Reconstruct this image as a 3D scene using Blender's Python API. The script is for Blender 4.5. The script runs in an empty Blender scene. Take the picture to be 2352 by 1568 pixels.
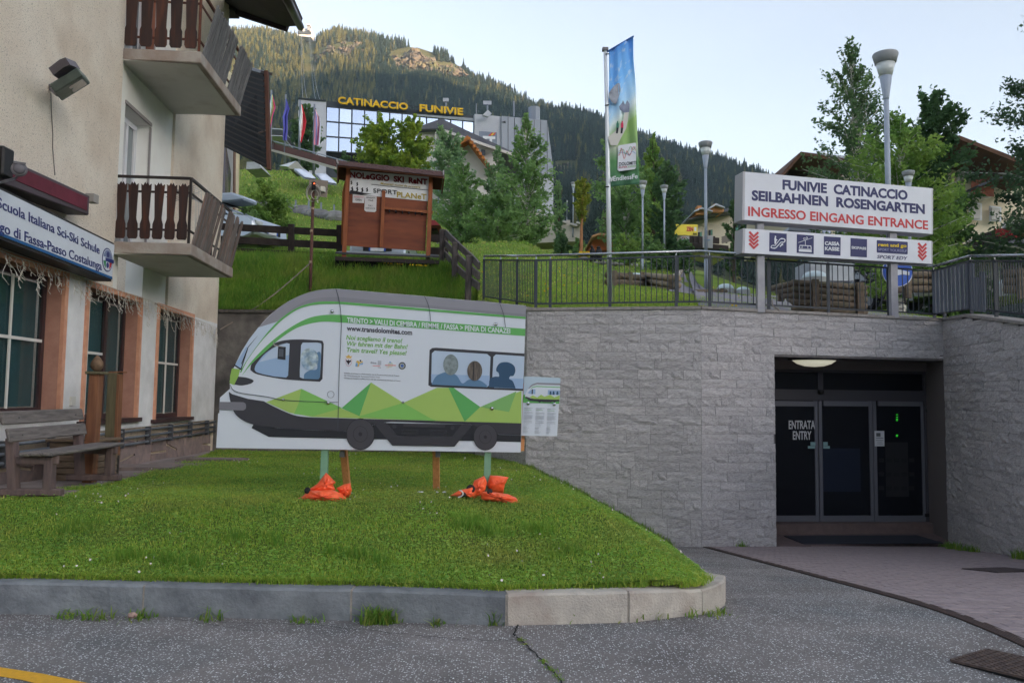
import bpy, bmesh, math, random
import numpy as np
from mathutils import Vector, Matrix
from math import sin, cos, pi, radians, sqrt
random.seed(7); rng = np.random.default_rng(11)
SC = bpy.context.scene; COL = SC.collection
# ------------------------------------------------------------------ camera
FPX = 1801.0; PITCH = radians(4.0); ROLL = radians(0.7); EYE = 1.6
F_ = Vector((0, cos(PITCH), sin(PITCH)))
r0 = Vector((1, 0, 0)); u0 = Vector((0, -sin(PITCH), cos(PITCH)))
R_ = r0 * cos(ROLL) + u0 * sin(ROLL); U_ = -r0 * sin(ROLL) + u0 * cos(ROLL)
cam_d = bpy.data.cameras.new('camera'); cam = bpy.data.objects.new('camera', cam_d); COL.objects.link(cam)
cam_d.sensor_width = 36; cam_d.lens = FPX / 2352 * 36; cam_d.clip_end = 14000; cam_d.clip_start = 0.1
m = Matrix((R_, U_, -F_)).transposed().to_4x4(); m.translation = (0, 0, EYE); cam.matrix_world = m
SC.camera = cam
# ------------------------------------------------------------------ world, sun, exposure
SUN_EL, SUN_AZ = radians(5.0), radians(134)      # azimuth from +Y towards +X
W = bpy.data.worlds.new('World'); SC.world = W; W.use_nodes = True
nt = W.node_tree; nt.nodes.clear()
wo = nt.nodes.new('ShaderNodeOutputWorld'); bg = nt.nodes.new('ShaderNodeBackground'); sk = nt.nodes.new('ShaderNodeTexSky')
sk.sky_type = 'NISHITA'; sk.sun_disc = False; sk.sun_elevation = SUN_EL; sk.sun_rotation = SUN_AZ
sk.altitude = 1300; sk.air_density = 0.7; sk.dust_density = 10.0; sk.ozone_density = 1.5
bg.inputs[1].default_value = 0.15
hs = nt.nodes.new('ShaderNodeHueSaturation'); hs.inputs["Saturation"].default_value = .5
nt.links.new(sk.outputs[0], hs.inputs['Color']); nt.links.new(hs.outputs[0], bg.inputs[0]); nt.links.new(bg.outputs[0], wo.inputs[0])
sl = bpy.data.lights.new('sun', 'SUN'); so = bpy.data.objects.new('sun', sl); COL.objects.link(so)
sl.energy = 5.0; sl.angle = radians(0.5); sl.color = (1.0, 0.66, 0.34)
sd = Vector((sin(SUN_AZ) * cos(SUN_EL), cos(SUN_AZ) * cos(SUN_EL), sin(SUN_EL)))
so.rotation_euler = sd.to_track_quat('Z', 'Y').to_euler()
so.location = (-30, -30, 60)
vs = SC.view_settings; SC.display_settings.display_device = 'sRGB'
vs.view_transform = 'Standard'; vs.look = 'None'; vs.gamma = 1; vs.use_curve_mapping = False
vs.exposure = 2.42
SC.render.engine = 'CYCLES'
cy = SC.cycles
cy.use_denoising = True; cy.max_bounces = 5; cy.diffuse_bounces = 3; cy.glossy_bounces = 3; cy.transmission_bounces = 3
cy.volume_bounces = 1; cy.transparent_max_bounces = 6; cy.caustics_reflective = False; cy.caustics_refractive = False
# ------------------------------------------------------------------ picture measuring
def ray(x, y):
    x = float(x); y = float(y); d = F_ + (x - 1176) / FPX * R_ + (784 - y) / FPX * U_
    return d
def P(x, y, Y):
    d = ray(x, y); k = Y / d.y
    return Vector((d.x * k, Y, EYE + d.z * k))
def Gz(x, y, z):
    d = ray(x, y); k = (z - EYE) / d.z
    return Vector((d.x * k, d.y * k, z))
def XU(x, y=800):
    d = ray(x, y); return d.x / d.y
class Plane:
    """upright plane through two ground points; at() says where the line of sight through a picture point meets it"""
    def __init__(s, a, b):
        s.a = Vector((a[0], a[1], 0)); b = Vector((b[0], b[1], 0))
        s.d = (b - s.a).normalized(); s.n = Vector((s.d.y, -s.d.x, 0))
        if s.n.dot(s.a) > 0: s.n = -s.n
    def at(s, x, y, off=0.0):
        d = ray(x, y); o = Vector((0, 0, EYE)); q = s.a + s.n * off
        k = (q - o).dot(s.n) / d.dot(s.n)
        return o + d * k
    def pt(s, t, z, off=0.0):
        p = s.a + s.d * t + s.n * off; p.z = z; return p
    def t(s, p): return (Vector((p[0], p[1], 0)) - s.a).dot(s.d)
def ZC(ox, oy, sc):
    return lambda x, y: ((ox + x / sc) / 1.7415, (oy + y / sc) / 1.7415)
# ------------------------------------------------------------------ materials
def srgb(r, g, b):
    f = lambda c: (c / 255 / 12.92) if c / 255 <= .04045 else ((c / 255 + .055) / 1.055) ** 2.4
    return (f(r), f(g), f(b))
MATS = {}
def mat(name, c=(.5, .5, .5), c2=None, scale=6., rough=.8, bump=0., bscale=None, rand=0., metal=0., detail=5., spec=.4,
        emit=None, estr=0., coord='pos', stretch=None, contrast=(.35, .65), alpha=None, trans=0., c3=None, scale3=1., f3=.4, dist=.0, ior=1.45):
    if name in MATS: return MATS[name]
    M = bpy.data.materials.new(name); M.use_nodes = True; t = M.node_tree; N = t.nodes; L = t.links
    b = N['Principled BSDF']; b.inputs['Roughness'].default_value = rough; b.inputs['Metallic'].default_value = metal
    b.inputs['Specular IOR Level'].default_value = spec; b.inputs['IOR'].default_value = ior
    if trans: b.inputs['Transmission Weight'].default_value = trans
    if emit: b.inputs['Emission Color'].default_value = (*emit, 1); b.inputs['Emission Strength'].default_value = estr
    vec = None
    def V():
        nonlocal vec
        if vec: return vec
        if coord == 'pos': s = N.new('ShaderNodeNewGeometry').outputs['Position']
        else: s = N.new('ShaderNodeTexCoord').outputs['Object']
        if rand or coord == 'objr':
            oi = N.new('ShaderNodeObjectInfo'); ml = N.new('ShaderNodeMath'); ml.operation = 'MULTIPLY'; ml.inputs[1].default_value = 37.
            L.new(oi.outputs['Random'], ml.inputs[0]); ad = N.new('ShaderNodeVectorMath'); ad.operation = 'ADD'
            L.new(s, ad.inputs[0]); L.new(ml.outputs[0], ad.inputs[1]); s = ad.outputs[0]
        if stretch:
            mp = N.new('ShaderNodeVectorMath'); mp.operation = 'MULTIPLY'; mp.inputs[1].default_value = stretch
            L.new(s, mp.inputs[0]); s = mp.outputs[0]
        vec = s; return s
    def noise(sc, det=detail):
        n = N.new('ShaderNodeTexNoise'); n.inputs['Scale'].default_value = sc; n.inputs['Detail'].default_value = det
        n.inputs['Roughness'].default_value = .6; n.inputs['Distortion'].default_value = dist
        L.new(V(), n.inputs['Vector']); return n.outputs['Fac']
    def ramp(src, a, z):
        r = N.new('ShaderNodeMapRange'); r.inputs[1].default_value = a; r.inputs[2].default_value = z
        L.new(src, r.inputs[0]); return r.outputs[0]
    def mix(fac, A, B, mode='MIX'):
        x = N.new('ShaderNodeMix'); x.data_type = 'RGBA'; x.blend_type = mode
        if isinstance(fac, float): x.inputs[0].default_value = fac
        else: L.new(fac, x.inputs[0])
        for i, q in ((6, A), (7, B)):
            if isinstance(q, tuple): x.inputs[i].default_value = (*q, 1)
            else: L.new(q, x.inputs[i])
        return x.outputs[2]
    col = c
    if c2 is not None: col = mix(ramp(noise(scale), *contrast), c, c2)
    if c3 is not None:
        f = ramp(noise(scale3, 3.), .5, .72); mm = N.new('ShaderNodeMath'); mm.operation = 'MULTIPLY'; mm.inputs[1].default_value = f3
        L.new(f, mm.inputs[0]); col = mix(mm.outputs[0], col, c3)
    if rand:
        oi = N.new('ShaderNodeObjectInfo'); r = N.new('ShaderNodeMapRange'); r.inputs[3].default_value = 1 - rand; r.inputs[4].default_value = 1 + rand
        L.new(oi.outputs['Random'], r.inputs[0]); hv = N.new('ShaderNodeHueSaturation'); L.new(r.outputs[0], hv.inputs['Value'])
        if isinstance(col, tuple): hv.inputs['Color'].default_value = (*col, 1)
        else: L.new(col, hv.inputs['Color'])
        col = hv.outputs[0]
    if isinstance(col, tuple): b.inputs['Base Color'].default_value = (*col, 1)
    else: L.new(col, b.inputs['Base Color'])
    if bump:
        bp = N.new('ShaderNodeBump'); bp.inputs['Strength'].default_value = min(1., bump); bp.inputs['Distance'].default_value = .02 * max(1, bump)
        L.new(noise(bscale or scale * 3), bp.inputs['Height']); L.new(bp.outputs[0], b.inputs['Normal'])
    if alpha is not None: b.inputs['Alpha'].default_value = alpha
    M['h'] = 1; MATS[name] = M
    return M
def nodes(M): return M.node_tree.nodes, M.node_tree.links, M.node_tree.nodes['Principled BSDF']
# ------------------------------------------------------------------ mesh helpers
WT = {}                                   # world translation/matrix of every built object
class MB:
    def __init__(s): s.v = []; s.f = []; s.mi = []; s.cur = 0
    def add(s, vs, fs):
        n = len(s.v); s.v += [tuple(v) for v in vs]; s.f += [tuple(n + i for i in f) for f in fs]; s.mi += [s.cur] * len(fs); return s
    def hexa(s, q):      # 8 points: bottom 4 ccw, top 4
        s.add(q, [(0, 3, 2, 1), (4, 5, 6, 7), (0, 1, 5, 4), (1, 2, 6, 5), (2, 3, 7, 6), (3, 0, 4, 7)]); return s
    def box(s, c, d, rz=0, M=None):
        c = Vector(c); x, y, z = [k / 2 for k in d]
        q = [Vector(p) for p in ((-x, -y, -z), (x, -y, -z), (x, y, -z), (-x, y, -z), (-x, -y, z), (x, -y, z), (x, y, z), (-x, y, z))]
        A = M if M is not None else Matrix.Rotation(rz, 3, 'Z')
        return s.hexa([A @ p + c for p in q])
    def bar(s, a, b, w, h, up=Vector((0, 0, 1))):   # box beam from a to b
        a = Vector(a); b = Vector(b); d = (b - a).normalized()
        if abs(d.z) > .9 and abs(up.z) > .9: up = Vector((0, 1, 0))
        sx = d.cross(up)
        if sx.length < 1e-4: sx = Vector((1, 0, 0))
        sx.normalize(); uz = sx.cross(d); sx = sx * w / 2; uz = uz * h / 2
        return s.hexa([a - sx - uz, a + sx - uz, b + sx - uz, b - sx - uz, a - sx + uz, a + sx + uz, b + sx + uz, b - sx + uz])
    def tube(s, pts, r, n=8, cap=True):
        pts = [Vector(p) for p in pts]; rs = r if isinstance(r, (list, tuple)) else [r] * len(pts)
        vs = []; fs = []
        px = None
        for i, p in enumerate(pts):
            d = (pts[min(i + 1, len(pts) - 1)] - pts[max(i - 1, 0)]).normalized()
            if px is None:
                px = d.cross(Vector((0, 0, 1)));
                if px.length < 1e-3: px = Vector((1, 0, 0))
            px = (px - d * px.dot(d)).normalized(); py = d.cross(px)
            for k in range(n):
                a = 2 * pi * k / n; vs.append(p + (px * cos(a) + py * sin(a)) * rs[i])
        for i in range(len(pts) - 1):
            for k in range(n):
                a = i * n + k; b = i * n + (k + 1) % n; fs.append((a, b, b + n, a + n))
        if cap: fs.append(tuple(reversed(range(n)))); fs.append(tuple(range((len(pts) - 1) * n, len(pts) * n)))
        s.add(vs, fs); return s
    def prism(s, pts, ext):    # polygon + extrusion vector
        pts = [Vector(p) for p in pts]; e = Vector(ext); n = len(pts)
        s.add(pts + [p + e for p in pts], [tuple(range(n)), tuple(reversed(range(n, 2 * n)))] + [(i, i + n, (i + 1) % n + n, (i + 1) % n) for i in range(n)]); return s
    def quad(s, *q): s.add(q, [tuple(range(len(q)))]); return s
    def lathe(s, c, prof, n=12, sx=1., sy=1.):
        c = Vector(c); vs = []; fs = []
        for r, z in prof:
            for k in range(n): vs.append(c + Vector((r * cos(2 * pi * k / n) * sx, r * sin(2 * pi * k / n) * sy, z)))
        for i in range(len(prof) - 1):
            for k in range(n):
                a = i * n + k; b = i * n + (k + 1) % n; fs.append((a, b, b + n, a + n))
        fs.append(tuple(reversed(range(n)))); fs.append(tuple(range((len(prof) - 1) * n, len(prof) * n)))
        s.add(vs, fs); return s
    def mesh(s, name, mats, smooth=False, recenter=True):
        v = np.array(s.v, dtype=np.float32).reshape(-1, 3)
        c = Vector((0, 0, 0))
        if recenter and len(v):
            c = Vector(((v[:, 0].min() + v[:, 0].max()) / 2, (v[:, 1].min() + v[:, 1].max()) / 2, float(v[:, 2].min())))
            v = v - np.array(c)
        me = bpy.data.meshes.new(name); me.from_pydata(v.tolist(), [], s.f)
        if not isinstance(mats, (list, tuple)): mats = [mats]
        for m_ in mats: me.materials.append(m_)
        if len(mats) > 1: me.polygons.foreach_set('material_index', s.mi)
        if smooth: me.polygons.foreach_set('use_smooth', [True] * len(me.polygons))
        me.update(); return me, c
    def build(s, name, mats, parent=None, smooth=False, bevel=0., recalc=True):
        me, c = s.mesh(name, mats, smooth)
        if recalc or bevel:
            bm = bmesh.new(); bm.from_mesh(me); bmesh.ops.recalc_face_normals(bm, faces=bm.faces)
            if bevel: bmesh.ops.bevel(bm, geom=bm.edges[:], offset=bevel, segments=1, affect='EDGES')
            bm.to_mesh(me); bm.free()
        return place(name, me, Matrix.Translation(c), parent)
def place(name, me, M, parent=None):
    o = bpy.data.objects.new(name, me); COL.objects.link(o)
    if parent is not None:
        o.parent = parent; o.matrix_parent_inverse = WT[parent.name].inverted()
    o.matrix_basis = M; WT[o.name] = M.copy()
    return o
def tag(o, label=None, cat=None, group=None, kind=None):
    if label: o['label'] = label
    if cat: o['category'] = cat
    if group: o['group'] = group
    if kind: o['kind'] = kind
    return o
def thing(name, loc, label, cat, group=None, kind=None):
    o = bpy.data.objects.new(name, None); COL.objects.link(o); o.empty_display_size = .2
    o.matrix_basis = Matrix.Translation(loc); WT[o.name] = o.matrix_basis.copy()
    return tag(o, label, cat, group, kind)
def copy_thing(root, loc, rz=0, label=None, scale=1.):
    old = WT[root.name]
    r = root.copy(); COL.objects.link(r); M = Matrix.Translation(loc) @ Matrix.Rotation(rz, 4, 'Z') @ Matrix.Scale(scale, 4)
    r.matrix_basis = M; WT[r.name] = M
    if label: r['label'] = label
    def rec(a, b):
        for ch in [c for c in bpy.data.objects if c.parent == a]:
            c = ch.copy(); COL.objects.link(c); c.parent = b; rec(ch, c)
    rec(root, r); return r
def np_mesh(name, v, f, m, parent=None, smooth=False):
    """v (n,3), f (m,k) arrays with equal polygon size"""
    me = bpy.data.meshes.new(name); k = f.shape[1]
    me.vertices.add(len(v)); me.vertices.foreach_set('co', v.astype(np.float32).ravel())
    me.loops.add(f.size); me.loops.foreach_set('vertex_index', f.astype(np.int32).ravel())
    me.polygons.add(len(f)); me.polygons.foreach_set('loop_start', np.arange(0, f.size, k, dtype=np.int32))
    me.polygons.foreach_set('loop_total', np.full(len(f), k, dtype=np.int32))
    if smooth: me.polygons.foreach_set('use_smooth', np.ones(len(f), bool))
    for q in (m if isinstance(m, (list, tuple)) else [m]): me.materials.append(q)
    me.update(calc_edges=True); me.validate()
    return place(name, me, Matrix.Identity(4), parent)
# ------------------------------------------------------------------ lettering
def text_geo(s, bold=0., ext=0., space=1.):
    cu = bpy.data.curves.new('t', 'FONT'); cu.body = s; cu.offset = bold; cu.extrude = ext; cu.resolution_u = 3; cu.space_character = space
    ob = bpy.data.objects.new('t', cu); me = bpy.data.meshes.new_from_object(ob)
    bpy.data.objects.remove(ob); bpy.data.curves.remove(cu); return me
CAPH = None
def lettering(s, p0, p1, up, m, parent, bold=.0, depth=.004, shear=0., name='lettering', space=1.):
    """write s from baseline point p0 to p1, capital height and direction = up vector"""
    global CAPH
    if CAPH is None:
        h = text_geo('H'); CAPH = max(v.co.y for v in h.vertices)
    ex = lambda t: (lambda q: (min(q), max(q)))([v.co.x for v in text_geo(t, bold, .5, space).vertices])
    x0, x1 = ex(s); p0, p1, up = Vector(p0), Vector(p1), Vector(up)
    X = (p1 - p0) / (x1 - x0); Yv = up / CAPH; nrm = X.cross(Yv).normalized(); k = 0; o = None
    for wrd in s.split(' '):
        k += len(wrd)
        if wrd:
            me = text_geo(wrd, bold, 0.5, space); sh = ex(s[:k])[1] - max(v.co.x for v in me.vertices) - x0
            for v in me.vertices: c = v.co; v.co = X * (c.x + sh + shear * c.y) + Yv * c.y + nrm * (c.z * depth)
            me.materials.clear(); me.materials.append(m); me.name = name; o = place(name, me, Matrix.Translation(p0), parent)
        k += 1
    return o
def ltx(s, pl, zc, a, b, top, m, parent, off=.0, bold=.0, shear=0., depth=.003, space=1.):
    """lettering on plane pl: a,b baseline ends, top = point straight above a at capital height (zoom-picture units)"""
    p0 = pl.at(*zc(*a), off); p1 = pl.at(*zc(*b), off); up = pl.at(*zc(*top), off) - p0
    return lettering(s, p0, p1, up, m, parent, bold, depth, shear, space=space)
# ================================================================== SETTING
def sp(x): return math.log1p(math.exp(max(-40, min(40, x)))) if x < 40 else x
def zroad(X, Y): return -0.125 * 0.35 * sp((Y - 6.0) / 0.35)
Q1 = P(1097, 690, 17.7); Q2 = P(1212, 707, 14.5); Q3 = P(1610, 703, 14.0); Q4 = P(2165, 731, 15.1); Q5 = P(2352, 738, 12.0)
Q0 = Vector((-7.2, 18.3, 3.42)); Q6 = Q5 + (Q5 - P(2217, 721, 14.07)) * 2.0
ZB = -1.35
def ground_z(X, Y):
    zp = 0.47 - 0.022 * (Y - 8.6)
    t = min(1, max(0, (Y - 5.6) / 2.9)); t = t * t * (3 - 2 * t)
    z = 0.19 + (zp - 0.19) * t
    xr = 1.62 + (Y - 6.2) * 0.155
    xs = 1.1 - (Y - 6) * 0.115
    if X > xs:
        f = min(1.3, (X - xs) / max(.2, xr - xs)); zr = zroad(X, Y) + 0.16 * max(0, 1 - (Y - 6) / 8.5)
        f2 = f ** 1.15
        z = z + (zr - z) * f2
    z += 0.015 * sin(X * 1.9 + Y) * cos(Y * 1.3 - X * .7)
    return z
def grid_mesh(name, nx, ny, fn, m, parent=None, smooth=True):
    v = np.array([fn(i / (nx - 1), j / (ny - 1)) for j in range(ny) for i in range(nx)], dtype=np.float64)
    a = np.arange(nx * ny).reshape(ny, nx)
    f = np.stack([a[:-1, :-1], a[:-1, 1:], a[1:, 1:], a[1:, :-1]], -1).reshape(-1, 4)
    return np_mesh(name, v, f, m, parent, smooth)
# ---- asphalt with pale aggregate
def asphalt():
    M = mat('asphalt', srgb(108, 103, 102), srgb(134, 128, 126), scale=1.3, rough=.9, bump=.7, bscale=80, c3=srgb(88, 98, 104), scale3=.5, f3=.5)
    N, L, b = nodes(M); g = N.new('ShaderNodeNewGeometry')
    src = b.inputs['Base Color'].links[0].from_socket
    for sc_, th, colr, st in ((66., .31, srgb(236, 236, 238), 1.), (95., .3, srgb(70, 68, 72), .7)):
        nz = N.new('ShaderNodeTexNoise'); nz.inputs['Scale'].default_value = sc_ * 1.3; L.new(g.outputs['Position'], nz.inputs['Vector'])
        ad = N.new('ShaderNodeVectorMath'); ad.operation = 'MULTIPLY_ADD'; ad.inputs[1].default_value = (.012,) * 3
        L.new(nz.outputs['Color'], ad.inputs[0]); L.new(g.outputs['Position'], ad.inputs[2])
        vo = N.new('ShaderNodeTexVoronoi'); vo.inputs['Scale'].default_value = sc_; L.new(ad.outputs[0], vo.inputs['Vector'])
        r = N.new('ShaderNodeMapRange'); r.inputs[1].default_value = th + .06; r.inputs[2].default_value = th; L.new(vo.outputs['Distance'], r.inputs[0])
        sep = N.new('ShaderNodeSeparateColor'); L.new(vo.outputs['Color'], sep.inputs[0])
        r2 = N.new('ShaderNodeMapRange'); r2.inputs[1].default_value = .35; r2.inputs[2].default_value = .9; r2.inputs[4].default_value = st; L.new(sep.outputs[0], r2.inputs[0])
        mu = N.new('ShaderNodeMath'); mu.operation = 'MULTIPLY'; L.new(r.outputs[0], mu.inputs[0]); L.new(r2.outputs[0], mu.inputs[1])
        mx = N.new('ShaderNodeMix'); mx.data_type = 'RGBA'; L.new(mu.outputs[0], mx.inputs[0]); L.new(src, mx.inputs[6]); mx.inputs[7].default_value = (*colr, 1)
        src = mx.outputs[2]
    L.new(src, b.inputs['Base Color']); return M
ASPH = asphalt()
road = grid_mesh('road', 90, 90, lambda u, v: ((-40 + 80 * u), -20 + 38 * v, zroad(0, -20 + 38 * v)), ASPH); tag(road, kind='structure')
GRASSG = mat('grass_soil', srgb(78, 108, 40), srgb(98, 120, 50), scale=3., rough=.95, bump=.6, bscale=60, c3=srgb(96, 84, 56), scale3=.9, f3=.45, spec=.1)
vg = MB().quad((-4000, -4000, -6), (4000, -4000, -6), (4000, 4000, -6), (-4000, 4000, -6)).build('valley_ground', GRASSG, recalc=False); tag(vg, kind='structure')
# ---- yellow line
YEL = mat('yellow_paint', srgb(226, 168, 40), srgb(200, 150, 50), scale=30, rough=.7, contrast=(.3, .8), bump=.4, bscale=90)
top = [(-400, 1490), (-200, 1504), (0, 1531), (100, 1546), (215, 1570), (330, 1600), (450, 1640)]
bot = [(-400, 1508), (-200, 1524), (0, 1552), (50, 1560), (100, 1572), (240, 1605), (360, 1645)]
yv = [Gz(*p, .004) for p in top]; yb = [Gz(*p, .004) for p in bot]
mb = MB()
for i in range(len(yv) - 1): mb.quad(yb[i], yb[i + 1], yv[i + 1], yv[i])
tag(mb.build('yellow_road_marking', YEL, recalc=False), kind='structure')
# ---- kerb stones
KD = mat('kerb_dark', srgb(98, 101, 106), srgb(126, 129, 133), scale=5, rough=.8, bump=.7, bscale=26, rand=.06, c3=srgb(150, 156, 158), scale3=3.2, f3=.35)
KL = mat('kerb_light', srgb(172, 164, 156), srgb(190, 182, 172), scale=7, rough=.85, bump=.6, bscale=60, rand=.05, c3=srgb(128, 100, 88), scale3=2.4, f3=.5)
kerb = thing('kerb', (0, 5.6, 0), None, None, kind='structure')
kb = [(-600, 1392), (325, 1407), (330, 1407), (803, 1418), (808, 1418), (1160, 1431), (1166, 1431), (1441, 1422), (1446, 1422), (1612, 1409)]
def kzt(x): return .205 if x < 1400 else .19
def kpt(px, py, z=0.): p = Gz(px, py, z); return p
for i in range(0, 10, 2):
    a = kpt(*kb[i]); b = kpt(*kb[i + 1], -.03 if i >= 8 else 0); a.z = b.z = 0
    n = Vector((-(b.y - a.y), b.x - a.x, 0)).normalized(); d = (b - a).normalized()
    jd = MB(); w_ = .17
    K = 7; vs = []
    for k in range(K + 1):
        p = a.lerp(b, k / K); zt = .2 if kb[i][0] < 1400 else .2 - .05 * k / K
        jz = rng.normal(0, .0025); jy = rng.normal(0, .003)
        vs += [p + n * jy + Vector((0, 0, -.12)), p + n * jy + Vector((0, 0, zt - .016 + jz)), p + n * (.014 + jy) + Vector((0, 0, zt + jz)), p + n * w_ + Vector((0, 0, zt + jz)), p + n * w_ + Vector((0, 0, -.12))]
    fs = [(k * 5 + j, (k + 1) * 5 + j, (k + 1) * 5 + j + 1, k * 5 + j + 1) for k in range(K) for j in range(4)] + [(0, 1, 2, 3, 4), tuple(K * 5 + j for j in (4, 3, 2, 1, 0))]
    jd.add(vs, fs); jd.build('kerb_stone', KD if i < 6 else KL, kerb)
MORT = mat('mortar', srgb(170, 160, 150), srgb(150, 142, 134), scale=20, bump=.5)
for i in (1, 3, 5, 7):
    a = kpt(*kb[i]); b = kpt(*kb[i + 1]); a.z = b.z = 0
    MB().box(((a + b) / 2 + Vector((0, .09, .08))), ((b - a).length + .004, .165, .228)).build('mortar_joint', MORT, kerb)
# rounded tip and the low kerb running back to the entrance
tipA = kpt(1614, 1409, -.03); tip = [tipA, Gz(1648, 1404, -.07), Gz(1664, 1398, -.1), Gz(1667, 1388, -.13)]
end = P(1545, 1250, 13.6)
line = tip + [tip[-1].lerp(end, k / 6) for k in (1, 2, 3, 4, 5, 6)]
nrm = []
for i, p in enumerate(line):
    d = line[min(i + 1, len(line) - 1)] - line[max(0, i - 1)]; d.z = 0; nrm.append(Vector((-d.y, d.x, 0)).normalized())
for i in range(0, len(line) - 1):
    if i in (0,): rngs = (0, 3)
    elif i < 3: continue
    else: rngs = (i, i + 1)
    vs = []
    idx = list(range(rngs[0], rngs[1] + 1))
    for k in idx:
        p = line[k].copy(); zr = zroad(p.x, p.y); zt = ground_z(p.x - .1, p.y) if k > 3 else .15 - .012 * k
        w = .15 if k < 4 else .11
        p.z = 0; n = nrm[k]
        zt = zt if k < 4 else max(zr + .05, zt - .01)
        vs += [p + Vector((0, 0, zr - .15)), p + Vector((0, 0, zt - .012)), p + n * .012 + Vector((0, 0, zt)), p + n * w + Vector((0, 0, zt)), p + n * w + Vector((0, 0, zr - .15))]
    K = len(idx) - 1
    fs = [(k * 5 + j, (k + 1) * 5 + j, (k + 1) * 5 + j + 1, k * 5 + j + 1) for k in range(K) for j in range(4)] + [(0, 1, 2, 3, 4), tuple(K * 5 + j for j in (4, 3, 2, 1, 0))]
    MB().add(vs, fs).build('kerb_stone', KL, kerb)
# ---- lawn and building pavement
kx = [kpt(*p) for p in kb] + tip[1:2]
KX = np.array([p.x for p in kx]); KY = np.array([p.y for p in kx])
def yk(x): return float(np.interp(x, KX, KY)) + .15
def xr_(Y): return float(np.interp(Y, [p.y for p in line[2:]], [p.x for p in line[2:]])) - .1
def xl_(Y): return float(np.interp(Y, [5.5, 6.6, 7.75, 9.9, 12.5, 15.2, 18.4], [-14, -9, -5.3, -5.0, -5.45, -6.1, -6.8]))
def lawn_fn(u, v):
    Y = 5.7 + (18.35 - 5.7) * v ** 1.3
    xl, xr = xl_(Y), xr_(min(Y, 13.6)); 
    if Y > 13.6: xr = 2.82 + (Y - 13.6)
    x = xl + (xr - xl) * u
    if v == 0: Y = yk(x) - .01
    elif Y < yk(x): Y = yk(x) + .001
    return (x, Y, ground_z(x, Y) + .015)
lawn = grid_mesh('lawn', 80, 70, lawn_fn, GRASSG); tag(lawn, kind='structure')
PAVM = mat('footpath', srgb(164, 150, 144), srgb(140, 128, 124), scale=2.2, rough=.9, bump=.6, bscale=50, c3=srgb(90, 84, 84), scale3=1.1, f3=.6)
pavement = grid_mesh('pavement', 40, 50, lambda u, v: ((-14 + 9.9 * u), 6.2 + 12.2 * v, ground_z(-14 + 9.9 * u, 6.2 + 12.2 * v) + .002), PAVM); tag(pavement, kind='structure')
SLAB = mat('path_slab', srgb(142, 126, 118), srgb(120, 108, 104), scale=6, rand=.12, bump=.5)
for px, py, w, d, r in ((60, 1150, .9, .4, .1), (250, 1095, .8, .5, .2), (330, 1075, 1., .6, .1), (410, 1062, .8, .6, .05), (470, 1046, .9, .5, 0.), (380, 1058, .5, .3, .3), (500, 1052, 1.0, .35, 0)):
    p = Gz(px, py, .42); z = ground_z(p.x, p.y)
    MB().box((p.x, p.y, z + (.015 if w < 1. else .03)), (w, d, .04 if w < 1. else .07), r).build('paving_slab', SLAB, pavement)
# ---- rough ashlar retaining wall
STONE = mat('ashlar', srgb(194, 189, 190), srgb(162, 158, 161), scale=9., rough=.9, bump=.5, bscale=46, rand=.1, c3=srgb(104, 101, 103), scale3=11, f3=.65, coord='objr', contrast=(.3, .7))
BACK = mat('wall_core', srgb(112, 108, 108), srgb(94, 90, 92), scale=8, bump=.4)
CAPM = mat('cap_stone', srgb(150, 144, 140), srgb(128, 122, 120), scale=12, rough=.85, rand=.08, bump=.3, bscale=70)
def stone_variants(n=14):
    out = []
    for k in range(n):
        r = np.random.default_rng(k + 100); nx, nz = 6, 4
        xs = np.linspace(0, 1, nx); zs = np.linspace(0, 1, nz); vs = []
        d = r.normal(0, 1, (nz, nx)); tilt = r.normal(0, .5), r.normal(0, .5)
        for j in range(nz):
            for i in range(nx):
                e = 0 if (i in (0, nx - 1) or j in (0, nz - 1)) else 1
                y = (.006 + .0052 * d[j, i] + .005 * tilt[0] * (i / (nx - 1) - .5) + .005 * tilt[1] * (j / (nz - 1) - .5)) if e else .003 + .003 * d[j, i]
                jx = 0 if i in (0, nx - 1) else r.normal(0, .03); jz = 0 if j in (0, nz - 1) else r.normal(0, .05)
                vs.append((xs[i] + jx, y, zs[j] + jz))
        fs = [(j * nx + i, j * nx + i + 1, (j + 1) * nx + i + 1, (j + 1) * nx + i) for j in range(nz - 1) for i in range(nx - 1)]
        # triangulate for facets
        fs = [t for a, b, c, d_ in fs for t in (((a, b, c), (a, c, d_)) if r.random() < .5 else ((a, b, d_), (b, c, d_)))]
        base = len(vs); vs += [(0, -.05, 0), (1, -.05, 0), (1, -.05, 1), (0, -.05, 1)]
        row0 = list(range(nx)); rowN = [(nz - 1) * nx + i for i in range(nx)]
        fs += [tuple([base, base + 1] + row0[::-1]), tuple([base + 2, base + 3] + rowN)]
        fs += [tuple([base + 3, base] + [j * nx for j in range(nz)]), tuple([base + 1, base + 2] + [(j * nx + nx - 1) for j in reversed(range(nz))])]
        me = bpy.data.meshes.new('stone'); me.from_pydata(vs, [], fs); me.materials.append(STONE); me.update()
        bm = bmesh.new(); bm.from_mesh(me); bmesh.ops.recalc_face_normals(bm, faces=bm.faces); bm.to_mesh(me); bm.free()
        out.append(me)
    return out
STV = stone_variants()
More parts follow.
